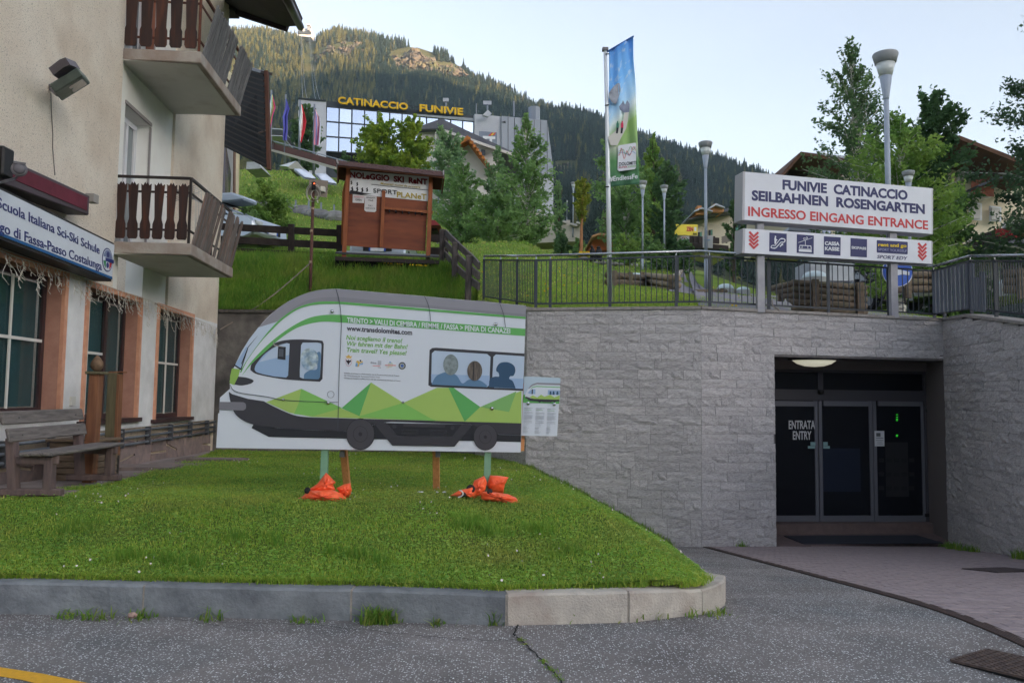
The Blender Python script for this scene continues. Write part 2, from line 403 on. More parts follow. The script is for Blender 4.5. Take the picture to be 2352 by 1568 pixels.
def masonry(parent, a, b, ztop, zbot, holes=(), seed=1, ch=.166, ext=(0, 0)):
    """courses of split-faced blocks from a to b; ztop/zbot functions of distance; holes (t0,t1,z0,z1)"""
    a = Vector((a.x, a.y, 0)); b = Vector((b.x, b.y, 0)); Lw = (b - a).length; d = (b - a) / Lw
    n = Vector((d.y, -d.x, 0)); n = n if n.dot(a) < 0 else -n
    r = random.Random(seed); z = ZB; cnt = 0
    while z < 4.2:
        h = ch * r.uniform(.92, 1.08)
        t = -r.uniform(0, .3)
        while t < Lw:
            w = r.choice((.28, .36, .42, .5, .6, .72)) * r.uniform(.9, 1.1)
            t0, t1 = max(t, 0), min(t + w, Lw)
            if Lw - t1 < .12: t1 = Lw
            t = t + w if t1 < Lw else Lw + 1
            for (h0, h1, hz0, hz1) in holes:
                if z + h * .5 < hz1 and z + h * .5 > hz0:
                    if t0 >= h0 and t1 <= h1: t1 = t0
                    elif t0 < h0 < t1: t1 = h0
                    elif t0 < h1 < t1: t0 = h1
            if t1 - t0 < .04: continue
            tm = (t0 + t1) / 2; zt = ztop(tm); z1 = min(z + h, zt); z0 = z
            if z1 - z0 < .03 or z1 < zbot(tm) - .02: continue
            for (h0, h1, hz0, hz1) in holes:        # course cut by the lintel line
                if tm > h0 and tm < h1 and z0 < hz1 < z1: z0 = hz1
            M = Matrix.Identity(4); p = a + d * t0
            M.col[0] = (*(d * (t1 - t0 - .005)), 0); M.col[1] = (*n, 0); M.col[2] = (0, 0, z1 - z0 - .004, 0)
            jit = r.uniform(-.004, .006)
            M.translation = (p.x + n.x * jit, p.y + n.y * jit, z0); place('stone', STV[r.randrange(len(STV))], M, parent); cnt += 1
        z += h
    return cnt, d, n, Lw
def core(parent, pts, thick=.4, name='wall_core'):
    mb = MB(); mb.prism(pts[0], pts[1]); return mb.build(name, BACK, parent)
def wall_prism(a, b, za, zb, z0, n, off, th):
    a = Vector((a.x, a.y, 0)) + n * off; b = Vector((b.x, b.y, 0)) + n * off; e = -n * th
    return [[a + Vector((0, 0, z0)), b + Vector((0, 0, z0)), b + Vector((0, 0, zb)), a + Vector((0, 0, za))], e]
lin = lambda za, zb, L: (lambda t: za + (zb - za) * t / L)
def nrm_of(a, b):
    d = Vector((b.x - a.x, b.y - a.y, 0)).normalized(); n = Vector((d.y, -d.x, 0)); return d, (n if n.dot(a) < 0 else -n)
# facet left of the entrance
wl = thing('retaining_wall', ((Q2.x + Q3.x) / 2, 14.2, 0), 'grey split stone wall between the train cut-out and the dark entrance', 'wall')
c1 = masonry(wl, Q2, Q3, lin(Q2.z - .05, Q3.z - .05, (Q3 - Q2).length), lambda t: -1.2 + max(0, 1.2 - .62 * t), seed=3)
d23, n23 = nrm_of(Q2, Q3); core(wl, wall_prism(Q2, Q3, Q2.z - .055, Q3.z - .055, ZB, n23, -.01, .35))
d12, n12 = nrm_of(Q1, Q2); n12 = -n12 if n12.x > 0 else n12
c1b = masonry(wl, Q1, Q2, lin(Q1.z - .05, Q2.z - .05, (Q2 - Q1).length), lambda t: .2, seed=13)
print('st', c1[0], c1b[0])
core(wl, wall_prism(Q1, Q2, Q1.z - .055, Q2.z - .055, ZB, n12, -.01, .35))
# entrance facade
DOORPX = 1781
fp = Plane(Q3, Q4); LB = (Vector((Q4.x - Q3.x, Q4.y - Q3.y))).length
J = fp.at(DOORPX, 1000); tJ = fp.t(J); zL = P(1783, 819, J.y).z; FL = P(1781, 1245, J.y).z
we = thing('entrance_wall', ((Q3.x + Q4.x) / 2, 14.5, -1), 'grey stone wall around and above the dark glass entrance', 'wall')
c2 = masonry(we, Q3, Q4, lin(Q3.z - .05, Q4.z - .05, LB), lambda t: -1.2, holes=((tJ, LB, -3, zL),), seed=5)
n34 = fp.n
core(we, wall_prism(Q3, J, Q3.z - .055, Q3.z - .055 - .05 * tJ / LB, ZB, n34, -.01, .35))
core(we, wall_prism(J, Q4, Q3.z - .06, Q4.z - .055, zL + .003, n34, -.01, .35))
# right wall
wr = thing('side_wall', (8, 13, -1), 'grey stone wall right of the entrance coming forward to the frame edge', 'wall')
L45 = (Q6 - Q4).length
zt = lambda t: float(np.interp(t, [0, 1.05, 3.15, 8], [Q4.z - .05, P(2217, 721, 14.07).z - .05, Q5.z - .05, Q5.z - .9]))
Q6g = Vector((Q6.x, Q6.y, 0)); c3 = masonry(wr, Q4, Q6g, zt, lambda t: zroad(0, 15.1 - t) - .2, seed=9)
d46, n46 = nrm_of(Q4, Q6); n46 = n46 if n46.x < 0 else -n46
pts = [Vector((Q4.x, Q4.y, 0)) + d46 * t for t in (0, 1.05, 3.15, (Q6g - Vector((Q4.x, Q4.y, 0))).length)]
for i in range(3):
    za = zt((pts[i] - pts[0]).length) - .005; zb = zt((pts[i + 1] - pts[0]).length) - .005
    core(wr, wall_prism(pts[i], pts[i + 1], za, zb, ZB, n46, -.01, .35))
print('stones', c1[0], c2[0], c3[0])
# cap stones
def caps(parent, a, b, n, w=.34, step=.62):
    d = b - a; Lc = d.length; k = max(1, round(Lc / step)); d = d / Lc
    for i in range(k):
        p = a + d * (Lc * i / k + .003); q = a + d * (Lc * (i + 1) / k - .003)
        o = n * .035; i_ = -n * (w - .035); e = Vector((0, 0, .055))
        MB().hexa([p + o - e, q + o - e, q + i_ - e, p + i_ - e, p + o, q + o, q + i_, p + i_]).build('cap_stone', CAPM, parent, bevel=.004)
caps(wl, Q1, Q2, n12); caps(wl, Q2, Q3, n23); caps(we, Q3, Q4, n34)
cc = [Vector((p.x, p.y, z)) for p, z in zip(pts, (Q4.z, zt(1.05) + .05, zt(3.15) + .05, zt(8) + .05))]
for i in range(3): caps(wr, cc[i], cc[i + 1], n46)
# ---- old concrete wall behind the cut-out
CONC = mat('dark_concrete', srgb(92, 87, 85), srgb(132, 126, 121), scale=2.2, rough=.95, bump=.8, bscale=18, c3=srgb(52, 50, 50), scale3=.9, f3=.8, contrast=(.3, .7))
cw = thing('concrete_wall', (-4, 18.4, 0), 'dark stained concrete wall below the grassy bank behind the train cut-out', 'wall')
z1 = P(560, 718, 18.3).z
MB().box(((Q0.x + Q1.x) / 2, 18.45, (z1 + ZB) / 2), (Q1.x - Q0.x + .2, .3, z1 - ZB)).build('wall_body', CONC, cw)
MB().box(((Q0.x + Q1.x) / 2, 18.43, z1 + .035), (Q1.x - Q0.x + .2, .38, .07)).build('coping', mat('coarse_coping', srgb(96, 90, 84), srgb(60, 58, 56), scale=12, bump=.9, bscale=40), cw)
MB().box((P(1180, 1000, 17.5).x, 17.4, 1.0), (.22, .2, 2.2)).build('concrete_post', CONC, cw)
# ---- recess floor, ramp pavers
DK = mat('recess_dark', srgb(96, 88, 88), srgb(84, 78, 78), scale=10, rough=.8)
BR = mat('paver', srgb(152, 138, 138), srgb(132, 120, 124), scale=14, rough=.85, bump=.35, bscale=80, rand=.09, coord='objr')
ramp = thing('paved_ramp', (5.5, 10, -.6), None, None, kind='structure')
gA, gB = Gz(1597, 1250, -1.0), Gz(2352, 1486, 0.0)
for _ in range(3):
    gA = Gz(1597, 1250, zroad(0, gA.y)); gB = Gz(2352, 1486, zroad(0, gB.y))
gB2 = gB + (gB - gA).normalized() * 1.6
gA.z = gB2.z = 0
gd = (gB2 - gA).normalized(); gn = Vector((-gd.y, gd.x, 0)); gn = gn if gn.x > 0 else -gn
me_b = None
bw, bl = .125, .25
mb = MB().box((0, 0, 0), (bl - .006, bw - .006, .03)); me_b, _c = mb.mesh('brick', BR)
bm = bmesh.new(); bm.from_mesh(me_b); bmesh.ops.recalc_face_normals(bm, faces=bm.faces)
bmesh.ops.bevel(bm, geom=[e for e in bm.edges if all(v.co.z > .0 for v in e.verts)], offset=.005, segments=1, affect='EDGES'); bm.to_mesh(me_b); bm.free()
cand = []
rowi = 0; y = 4.2
while y < 14.9:
    x = 2.6 + (bl / 2 if rowi % 2 else 0)
    while x < 8.9:
        c = Vector((x, y, 0)); s = (c - gA).dot(gn)
        inside = s > .19 and y < 14.03 + max(0, (x - Q3.x)) * (Q4.y - Q3.y) / (Q4.x - Q3.x) - .03 and (c - Vector((Q4.x, Q4.y, 0))).dot(n46) > .04
        if inside and x / y < 1.0: cand.append((x, y))
        x += bl
    y += bw; rowi += 1
cand.sort(key=lambda c: c[1])
slope = math.atan(-.125)
MBs = MB(); rr = random.Random(4)
GR2 = (Gz(2207, 1322, -.6), Gz(2352, 1343, -.6))
for i, (x, y) in enumerate(cand):
    vis = x / y < .665
    z = zroad(x, y) - .004 + rr.uniform(-.0015, .0015)
    M = Matrix.Translation((x, y, z - .015)) @ Matrix.Rotation(slope if y > 6 else slope * .5, 4, 'X') @ Matrix.Rotation(rr.uniform(-.012, .012), 4, 'Z')
    if i < 290 and vis: place('brick', me_b, M, ramp)
    else:
        MBs.hexa([M @ Vector(p) for p in ((-bl / 2 + .003, -bw / 2 + .003, 0), (bl / 2 - .003, -bw / 2 + .003, 0), (bl / 2 - .003, bw / 2 - .003, 0), (-bl / 2 + .003, bw / 2 - .003, 0), (-bl / 2 + .006, -bw / 2 + .006, .03), (bl / 2 - .006, -bw / 2 + .006, .03), (bl / 2 - .006, bw / 2 - .006, .03), (-bl / 2 + .006, bw / 2 - .006, .03))])
tag(MBs.build('far_bricks', BR, ramp), kind='stuff')
print('bricks', len(cand))
jm = MB()
qa = [gA + gn * .12, gB2 + gn * .12, Vector((10, gB2.y, 0)), Vector((8.5, 15, 0)), Vector((Q3.x, 14.0, 0))]
n_ = 24
def bedfn(u, v):
    Y = gB2.y + (15.0 - gB2.y) * v; tt = (Y - gA.y) / (gB2.y - gA.y); xl = gA.x + (gB2.x - gA.x) * tt + .13 if Y < 14 else Q3.x
    return (xl + (9.0 - xl) * u, Y, zroad(0, Y) + .002)
grid_mesh('edge_course', 3, 60, lambda u, v: ((lambda p: (p.x, p.y, zroad(0, p.y) + .007))(gA.lerp(gB2, v) + gn * (.126 + .22 * u))), BR, ramp)
grid_mesh('joint_bed', 4, 60, bedfn, mat('joint_sand', srgb(66, 58, 56), srgb(80, 72, 68), scale=30), ramp)
# drain channel along the pavers
IRON = mat('rusty_iron', srgb(66, 56, 56), srgb(84, 66, 60), scale=20, rough=.7, bump=.3)
dr = thing('drain_channel', (gA.x, gA.y, -1), 'narrow iron slot drain between the asphalt and the paved ramp', 'drain')
def chan(o0, o1, zo, name, m, hh=.03):
    mb = MB(); K = 40; vs = []
    for k in range(K + 1):
        p = gA.lerp(gB2, k / K); z = zroad(0, p.y) + zo
        for o in (o0, o1): vs += [(p + gn * o + Vector((0, 0, z))), (p + gn * o + Vector((0, 0, z - hh)))]
    fs = []
    for k in range(K):
        a = k * 4; b = a + 4; fs += [(a, b, b + 2, a + 2), (a, a + 1, b + 1, b), (a + 2, b + 2, b + 3, a + 3)]
    mb.add(vs, fs); return mb.build(name, m, dr)
for i in range(5): chan(.004 + i * .024, .018 + i * .024, .012, 'grate_bar', IRON)
chan(0, .124, .003, 'channel_floor', mat('black_gap', (.01, .01, .01), rough=.9))
def grate(px, label, name, w, d, rot, holes, zz):
    p = Gz(*px, zz); z = zroad(0, p.y); p.z = z
    t = thing(name, p, label, 'grate')
    A = Matrix.Rotation(slope if p.y > 6.2 else slope * .4, 3, 'X') @ Matrix.Rotation(rot, 3, 'Z')
    MB().box(p + Vector((0, 0, -.0)), (w, d, .02 if holes else .03), M=A).build('frame', mat('black_gap', (.01, .01, .01)), t)
    if holes:
        mb = MB(); nx, ny = 11, 9
        for i in range(nx + 1):
            c = A @ Vector((-w / 2 + w * i / nx, 0, .014)); mb.box(p + c, (.017, d, .014), M=A)
        for j in range(ny + 1):
            c = A @ Vector((0, -d / 2 + d * j / ny, .0145)); mb.box(p + c, (w, .017, .013), M=A)
        mb.build('grate_bars', mat('rust_brown', srgb(96, 80, 72), srgb(74, 62, 60), scale=20, bump=.3), t)
    else:
        MB().box(p + A @ Vector((0, 0, .018)), (w - .02, d - .02, .01), M=A).build('cover_plate', mat('coir', srgb(70, 58, 58), srgb(60, 50, 52), scale=60, bump=.5), t)
grate((2310, 1526), 'square cast iron gully grate with rows of holes in the asphalt', 'gully_grate', .46, .42, .6, True, 0.)
grate((2300, 1332), 'dark flat inspection cover set into the paved ramp', 'inspection_cover', .75, .5, .35, False, -.6)
# cracks with moss in the near asphalt
CR = mat('crack_dark', (.012, .012, .012), rough=1.)
def crack(pts, w, seed):
    r = random.Random(seed); P3 = []
    for i in range(len(pts) - 1):
        for k in range(8):
            f = k / 8; P3.append(Gz(pts[i][0] + (pts[i + 1][0] - pts[i][0]) * f + r.uniform(-3, 3), pts[i][1] + (pts[i + 1][1] - pts[i][1]) * f + r.uniform(-2, 2), .003))
    mb = MB()
    for i in range(len(P3) - 1):
        d = (P3[i + 1] - P3[i]).normalized(); n = Vector((-d.y, d.x, 0)); a = w * r.uniform(.4, 1.2)
        mb.quad(P3[i] - n * a, P3[i + 1] - n * a, P3[i + 1] + n * a, P3[i] + n * a)
    tag(mb.build('asphalt_crack', CR, road, recalc=False))
    return P3
ck = crack([(1190, 1432), (1180, 1455), (1195, 1468), (1230, 1500), (1275, 1545), (1310, 1590)], .006, 1)
crack([(500, 1428), (700, 1432), (900, 1452), (1100, 1468), (1195, 1468)], .0035, 2); crack([(400, 1420), (560, 1445), (700, 1452)], .003, 3)
# ================================================================== HILLSIDE, MOUNTAIN, SKY HAZE
PX = [-700, 100, 560, 780, 1010, 1110, 1200, 1400, 1600, 1800, 2050, 2350, 3000]
#        front z then (Y, z) pairs shared Y rows
YR = [0, 18.0, 21.0, 23.0, 30.0, 45.0, 60.0, 85.0, 110.0, 160.0, 230.0]
HZ = {
 -700: [3.4, 3.4, 5.0, 5.5, 7.0, 12., 17., 27., 33., 44., 55],
 100:  [3.4, 3.4, 5.0, 5.5, 7.0, 12., 17., 27., 33., 44., 55],
 560:  [3.42, 3.5, 5.05, 5.55, 7.0, 11.8, 18.5, 26.3, 32., 44., 55],
 780:  [3.42, 3.5, 5.05, 5.5, 7.1, 11.4, 17.5, 25.3, 31.5, 42., 53],
 1010: [3.42, 3.5, 4.9, 5.35, 7.3, 9.8, 13.5, 23., 30., 40., 50],
 1110: [3.6, 3.8, 4.9, 5.4, 7.4, 9.6, 12.5, 20., 27., 38., 48],
 1200: [3.2, 4.1, 4.75, 5.2, 7.5, 9.9, 11.9, 18., 25., 36., 46],
 1400: [3.2, 3.95, 4.5, 4.85, 6.3, 8.95, 12.0, 17., 22., 32., 42],
 1600: [3.2, 3.85, 4.4, 4.7, 5.75, 8.7, 11.0, 14., 18., 28., 38],
 1800: [3.15, 3.6, 4.1, 4.4, 5.3, 7.4, 9.4, 12., 15., 22., 30],
 2050: [3.1, 3.5, 3.9, 4.1, 4.8, 6.6, 8.2, 10.5, 13., 18., 26],
 2350: [2.8, 3.3, 3.6, 3.8, 4.5, 6.0, 7.5, 9.5, 12., 17., 24],
 3000: [2.6, 3.3, 3.6, 3.8, 4.5, 6.0, 7.5, 9.5, 12., 17., 24]}
UX = np.array([XU(x) for x in PX]); HT = np.array([HZ[x] for x in PX])
poly = [Vector((-60, 18.5, 3.42)), Vector((Q0.x, 18.5, 3.42)), Vector((Q1.x - .01, 18.42, z1 + .0)), Q1 + Vector((0, .12, 0)), Q2 + Vector((.12, .12, 0)), Q3 + Vector((0, .15, 0)), Q4 + Vector((.1, .15, 0)), Vector((cc[1].x + .15, cc[1].y, cc[1].z)), Vector((cc[2].x + .2, cc[2].y, cc[2].z)), Vector((cc[3].x + .3, cc[3].y, cc[3].z)), Vector((60, 3, 2.2))]
def front(u):
    best = None
    for a, b in zip(poly[:-1], poly[1:]):
        dx, dy = b.x - a.x, b.y - a.y; den = dx - u * dy
        if abs(den) < 1e-9: continue
        s = (u * a.y - a.x) / den
        if -1e-6 <= s <= 1 + 1e-6:
            Y = a.y + s * dy
            if Y > 0 and (best is None or Y < best[0]): best = (Y, a.z + s * (b.z - a.z))
    return best or (18, 3.3)
FC = {}
def hill_z(X, Y):
    u = X / Y; k = round(u, 3)
    if k not in FC: FC[k] = front(k)
    yf, zf = FC[k]
    row = np.array([np.interp(u, UX, HT[:, j]) for j in range(len(YR))])
    ys = np.array([yf] + YR[1:]); zs = row.copy(); zs[0] = zf - .06
    ok = np.ones(len(ys), bool); ok[1:] = ys[1:] > yf + .8
    z = float(np.interp(Y, ys[ok], zs[ok]))
    amp = .012 * max(0, Y - yf) if Y < 40 else .3
    return z + min(amp, .3) * (sin(X * .7 + Y * .3) * .5 + sin(Y * .9 - X * .31) * .4)
HILLM = mat('meadow', srgb(92, 118, 46), srgb(110, 128, 54), scale=.9, rough=.95, bump=.8, bscale=14, c3=srgb(122, 110, 58), scale3=.22, f3=.55, spec=.1)
us = np.unique(np.concatenate([np.linspace(-1.3, 1.3, 70), np.linspace(-.75, .75, 110), [u_ for u_ in (-.046, -.044, -.042, .018, .0217, .024, .238, .242, .546, .552)]]))
vv = np.concatenate([[0, .0004], np.linspace(.002, 1, 74) ** 2.1])
def hfn(u, v):
    uu = us[int(round(u * (len(us) - 1)))]; t = vv[int(round(v * (len(vv) - 1)))]
    yf, _ = front(uu); Y = yf + (230 - yf) * t; X = uu * Y
    return (X, Y, hill_z(X, Y) if v > 0 else hill_z(X, Y))
hillside = grid_mesh('hillside', len(us), len(vv), hfn, HILLM); tag(hillside, kind='structure')
# ------------------------------------------------------------------ mountain
RX = [-900, 0, 530, 600, 650, 700, 730, 760, 830, 900, 960, 1010, 1080, 1150, 1230, 1320, 1390, 1480, 1560, 1650, 1720, 1790, 1850, 1950, 2100, 2352, 3200]
RY = [130, 60, 76, 80, 92, 100, 92, 80, 88, 104, 112, 128, 170, 206, 248, 266, 288, 326, 352, 376, 400, 432, 470, 520, 570, 640, 760]
RD = [1000, 1000, 1000, 1000, 1000, 1000, 1000, 1000, 1000, 1000, 990, 980, 960, 930, 900, 870, 850, 820, 800, 770, 750, 720, 700, 680, 650, 600, 560]
RU = np.array([XU(x, 400) for x in RX]); RZt = np.array([P(x, y, d).z / d for x, y, d in zip(RX, RY, RD)])
r_m = np.random.default_rng(5)
PH = r_m.uniform(0, 6.28, (12, 2)); FQ = r_m.uniform(.004, .03, (12, 2)) * r_m.choice([-1, 1], (12, 2))
def mnoise(X, Y):
    s = 0
    for k in range(12): s = s + np.sin(X * FQ[k, 0] + PH[k, 0]) * np.cos(Y * FQ[k, 1] + PH[k, 1]) / (1 + 40 * abs(FQ[k, 0]))
    return s
def mount_z(X, Y):
    u = X / Y; D = np.interp(u, RU, RD); zr = np.interp(u, RU, RZt) * D
    zb = np.interp(u, UX, HT[:, -1]); t = np.clip((Y - 225) / (D - 225), 0, 1.6)
    prof = np.where(t < 1, .52 * t + .48 * t ** 1.7, 1 - (t - 1) * .9)
    w = np.clip(t * 4, 0, 1) * np.clip(abs(1.04 - t) * 5, .04, 1)
    return zb + (zr - zb) * prof + mnoise(X, Y) * 5.5 * w
SOIL = mat('forest_floor', srgb(58, 66, 44), srgb(74, 76, 50), scale=.05, rough=1., c3=srgb(96, 88, 64), scale3=.02, f3=.4, spec=.05)
mu_ = np.linspace(-.95, 1.15, 240); mt_ = np.linspace(0, 1.45, 120)
vm = []
for t in mt_:
    for u in mu_:
        D = np.interp(u, RU, RD); Y = 225 + (D - 225) * t; vm.append((u * Y, Y, float(mount_z(u * Y, Y)) - (.5 if t < .001 else 0)))
vm = np.array(vm); a_ = np.arange(len(vm)).reshape(len(mt_), len(mu_))
fm = np.stack([a_[:-1, :-1], a_[:-1, 1:], a_[1:, 1:], a_[1:, :-1]], -1).reshape(-1, 4)
mountain = np_mesh('mountain', vm, fm, SOIL, smooth=True); tag(mountain, kind='structure')
# rocky outcrops: craggy faces standing out of the slope (centre px, width px, height px, depth, warm)
ROCK = mat('crag_rock', srgb(104, 94, 84), srgb(76, 72, 66), scale=.07, rough=.95, bump=.8, bscale=.4, c3=srgb(82, 92, 50), scale3=.045, f3=1., contrast=(.3, .7))
def find_slope(x, y):
    best = None
    for Y in np.arange(240, 1000, 4):
        p = P(x, y, Y)
        if mount_z(p.x, p.y) > p.z: return Y
    return 900
def outcrop(cx, cy, w, h, seed, dz=12):
    r = np.random.default_rng(seed); Y0 = find_slope(cx, cy + h * .4); nx, ny = 46, 26; vs = []
    g = r.normal(0, 1, (ny, nx)); 
    for _ in range(1): g = (g + np.roll(g, 1, 0) + np.roll(g, 1, 1)) / 1.7
    for j in range(ny):
        for i in range(nx):
            a, b = i / (nx - 1) * 2 - 1, j / (ny - 1)
            edge = max(0, 1 - a * a); top_ = h * (edge ** .5) * (.85 + .15 * sin(a * 7 + seed))
            px = cx + a * w / 2; py = cy + h / 2 - b * top_
            Ys = find_slope(px, cy + h * .5) if i % 6 == 0 or j == 0 else Ys
            yy = Y0 + b * b * 55 + g[j, i] * 2.6 - 10 * edge
            p = P(px, py, yy); vs.append((p.x + g[j, (i + 3) % nx] * 1.2, p.y, p.z + g[(j + 5) % ny, i] * 1.4))
    vs = np.array(vs); a = np.arange(nx * ny).reshape(ny, nx)
    f = np.stack([a[:-1, :-1], a[:-1, 1:], a[1:, 1:], a[1:, :-1]], -1).reshape(-1, 4)
    return np_mesh('rocky_outcrop', vs, f, ROCK)
OUTC = [(946, 134, 122, 50, 1), (985, 157, 170, 32, 2), (768, 122, 90, 34, 3), (800, 108, 80, 26, 4), (1296, 388, 60, 34, 6)]
for oc, lb in zip(OUTC, ('sunlit grassy rock dome below the right shoulder of the ridge', 'long pinkish rock band under the rock dome', 'broken rock face among the firs below the summit', 'upper pale rock face among the firs below the summit', 'small reddish rock scar low on the forested slope')):
    tag(outcrop(*oc), lb, 'rock')
# ------------------------------------------------------------------ fir forest (one mass)
def fir(seed, m):
    r = np.random.default_rng(seed); vs = []; fs = []
    def tri(*p): n = len(vs); vs.extend(p); fs.append((n, n + 1, n + 2))
    L_ = 9; n = 9
    for k in range(L_):
        t = k / L_; z0 = .06 + .94 * t; z1_ = z0 + .19 * (1 - t * .4) ; rad = (.235 * (1 - t) ** .8 + .012) * r.uniform(.85, 1.15)
        off = r.uniform(0, 6.28); ox, oy = r.normal(0, .006, 2)
        for i in range(n):
            a0 = off + 2 * pi * i / n; a1 = a0 + 2 * pi / n * r.uniform(.7, 1.1); rr_ = rad * r.uniform(.6, 1.2)
            am = (a0 + a1) / 2
            tri((ox, oy, min(1.02, z1_)), (cos(a0) * rad * .55, sin(a0) * rad * .55, z0 + .03), (cos(am) * rr_, sin(am) * rr_, z0 - .05 * r.uniform(.3, 1.3)))
            tri((ox, oy, min(1.02, z1_)), (cos(am) * rr_, sin(am) * rr_, z0 - .05 * r.uniform(.3, 1.3)), (cos(a1) * rad * .55, sin(a1) * rad * .55, z0 + .03))
    n0 = len(vs)
    me = bpy.data.meshes.new('fir'); me.from_pydata(vs, [], fs); me.materials.append(m); me.update(); return me
FIRM = mat('fir_needles', srgb(36, 50, 42), rand=.4, rough=.9, spec=.15)
LARM = mat('larch_needles', srgb(84, 84, 48), rand=.3, rough=.9, spec=.15)
def inst_obj(name, src_meshes, pos, scl, idx, m_kind='stuff', rotz=None, tilt=None):
    """one object: points carrying copies of the source meshes through a node group"""
    coll = bpy.data.collections.new(name + '_source')
    for k, me in enumerate(src_meshes):
        o = bpy.data.objects.new('%s_%02d' % (name, k), me); coll.objects.link(o)
    me = bpy.data.meshes.new(name); me.vertices.add(len(pos)); me.vertices.foreach_set('co', pos.astype(np.float32).ravel())
    a = me.attributes.new('scl', 'FLOAT_VECTOR', 'POINT'); a.data.foreach_set('vector', scl.astype(np.float32).ravel())
    a = me.attributes.new('idx', 'INT', 'POINT'); a.data.foreach_set('value', idx.astype(np.int32))
    rot = np.zeros((len(pos), 3)); rot[:, 2] = rotz if rotz is not None else rng.uniform(0, 6.28, len(pos))
    if tilt is not None: rot[:, :2] = tilt
    a = me.attributes.new('rot', 'FLOAT_VECTOR', 'POINT'); a.data.foreach_set('vector', rot.astype(np.float32).ravel())
    me.update()
    ng = bpy.data.node_groups.new(name + '_scatter', 'GeometryNodeTree')
    ng.interface.new_socket('Geometry', in_out='INPUT', socket_type='NodeSocketGeometry'); ng.interface.new_socket('Geometry', in_out='OUTPUT', socket_type='NodeSocketGeometry')
    N = ng.nodes; L = ng.links; gi = N.new('NodeGroupInput'); go = N.new('NodeGroupOutput')
    ci = N.new('GeometryNodeCollectionInfo'); ci.inputs['Collection'].default_value = coll; ci.inputs['Separate Children'].default_value = True; ci.inputs['Reset Children'].default_value = True
    ip = N.new('GeometryNodeInstanceOnPoints'); ip.inputs['Pick Instance'].default_value = True
    def at(nm, dt):
        n = N.new('GeometryNodeInputNamedAttribute'); n.data_type = dt; n.inputs['Name'].default_value = nm; return n.outputs['Attribute']
    L.new(gi.outputs[0], ip.inputs['Points']); L.new(ci.outputs[0], ip.inputs['Instance']); L.new(at('idx', 'INT'), ip.inputs['Instance Index'])
    L.new(at('rot', 'FLOAT_VECTOR'), ip.inputs['Rotation']); L.new(at('scl', 'FLOAT_VECTOR'), ip.inputs['Scale']); L.new(ip.outputs[0], go.inputs[0])
    o = place(name, me, Matrix.Identity(4)); md = o.modifiers.new('scatter', 'NODES'); md.node_group = ng
    return tag(o, kind=m_kind)
def forest():
    r = np.random.default_rng(21); u = r.uniform(-.5, .75, 84000); t = r.uniform(.0, 1.0, 84000) ** .75
    D = np.interp(u, RU, RD); Y = 232 + (D * 1.03 - 232) * t; X = u * Y
    keep = r.random(len(u)) < (Y / 1030) ** 1.0 * .7
    u, Y, X, D, t = u[keep], Y[keep], X[keep], D[keep], t[keep]
    z = mount_z(X, Y)
    # keep the rocks and the lift line clear
    pts = np.stack([X, Y, z - EYE], -1)
    Fv, Rv, Uv = (np.array(v) for v in (F_, R_, U_))
    dep = pts @ Fv; px = 1176 + FPX * (pts @ Rv) / dep; py = 784 - FPX * (pts @ Uv) / dep
    ok = np.ones(len(X), bool)
    for cx, cy_, w, h, _ in OUTC: ok &= ~((((px - cx) / (w / 2 * .92)) ** 2 + ((py - cy_ - 3) / (h * .56)) ** 2) < 1)
    ok &= ~((abs(px - np.interp(py, [90, 240], [712, 716])) < 13) & (py < 200) & (py > 80))
    ok &= ~((px > 690) & (px < 726) & (py < 112))
    ok &= ~((px > 1270) & (px < 1330) & (py > 372) & (py < 400))
    X, Y, z, px, py = X[ok], Y[ok], z[ok], px[ok], py[ok]
    h = r.uniform(10, 16, len(X)) * r.uniform(.75, 1.1, len(X)); 
    gap = np.sin(X * .05 + 1) * np.cos(Y * .043) > .72; h = np.where(gap, h * .55, h)
    w = h * r.uniform(.75, 1.1, len(X))
    lar = ((r.random(len(X)) < .5) & (px < 860)) | (r.random(len(X)) < .10)
    idx = np.where(lar, 4 + r.integers(0, 3, len(X)), r.integers(0, 4, len(X)))
    o = inst_obj('forest', [fir(k, FIRM) for k in range(4)] + [fir(k + 9, LARM) for k in range(3)], np.stack([X, Y, z - .6], -1), np.stack([w, w, h], -1), idx)
    print('firs', len(X)); return o
forest_o = forest()
# ------------------------------------------------------------------ unseen ridge, added to keep the low sun off the village
sa = Vector((sin(SUN_AZ), cos(SUN_AZ), 0)); sb = Vector((-sa.y, sa.x, 0))
RH = 615
def ridge_fn(u, v):
    s = (u * 2 - 1) * 3000; d = 1800 + 1200 * v
    h = RH + 26 * sin(s * .006 + 2) + 16 * sin(s * .017) + 9 * sin(s * .04 + 1)
    prof = sin(pi * min(1, v * .9 + .0)) ** 1.2
    p = sa * d + sb * s
    return (p.x, p.y, -5 + h * prof + 8 * sin(s * .02 + d * .03) * prof)
sun_blocker = grid_mesh('sun_blocking_ridge', 90, 30, ridge_fn, mat('blocker_wood', srgb(52, 66, 42), srgb(70, 82, 50), scale=.02, rough=1., spec=.05)); tag(sun_blocker, kind='structure')
# ------------------------------------------------------------------ air
hz = MB().box((0, 0, 326), (8400, 8400, 674)).build('haze', None or mat('haze_air'), None); tag(hz, kind='stuff')
HM = MATS['haze_air']; N, L, b = nodes(HM); N.remove(b); pv = N.new('ShaderNodeVolumePrincipled')
pv.inputs['Color'].default_value = (.64, .82, 1, 1); pv.inputs['Density'].default_value = .00016; pv.inputs['Anisotropy'].default_value = 0.
L.new(pv.outputs[0], N['Material Output'].inputs['Volume'])
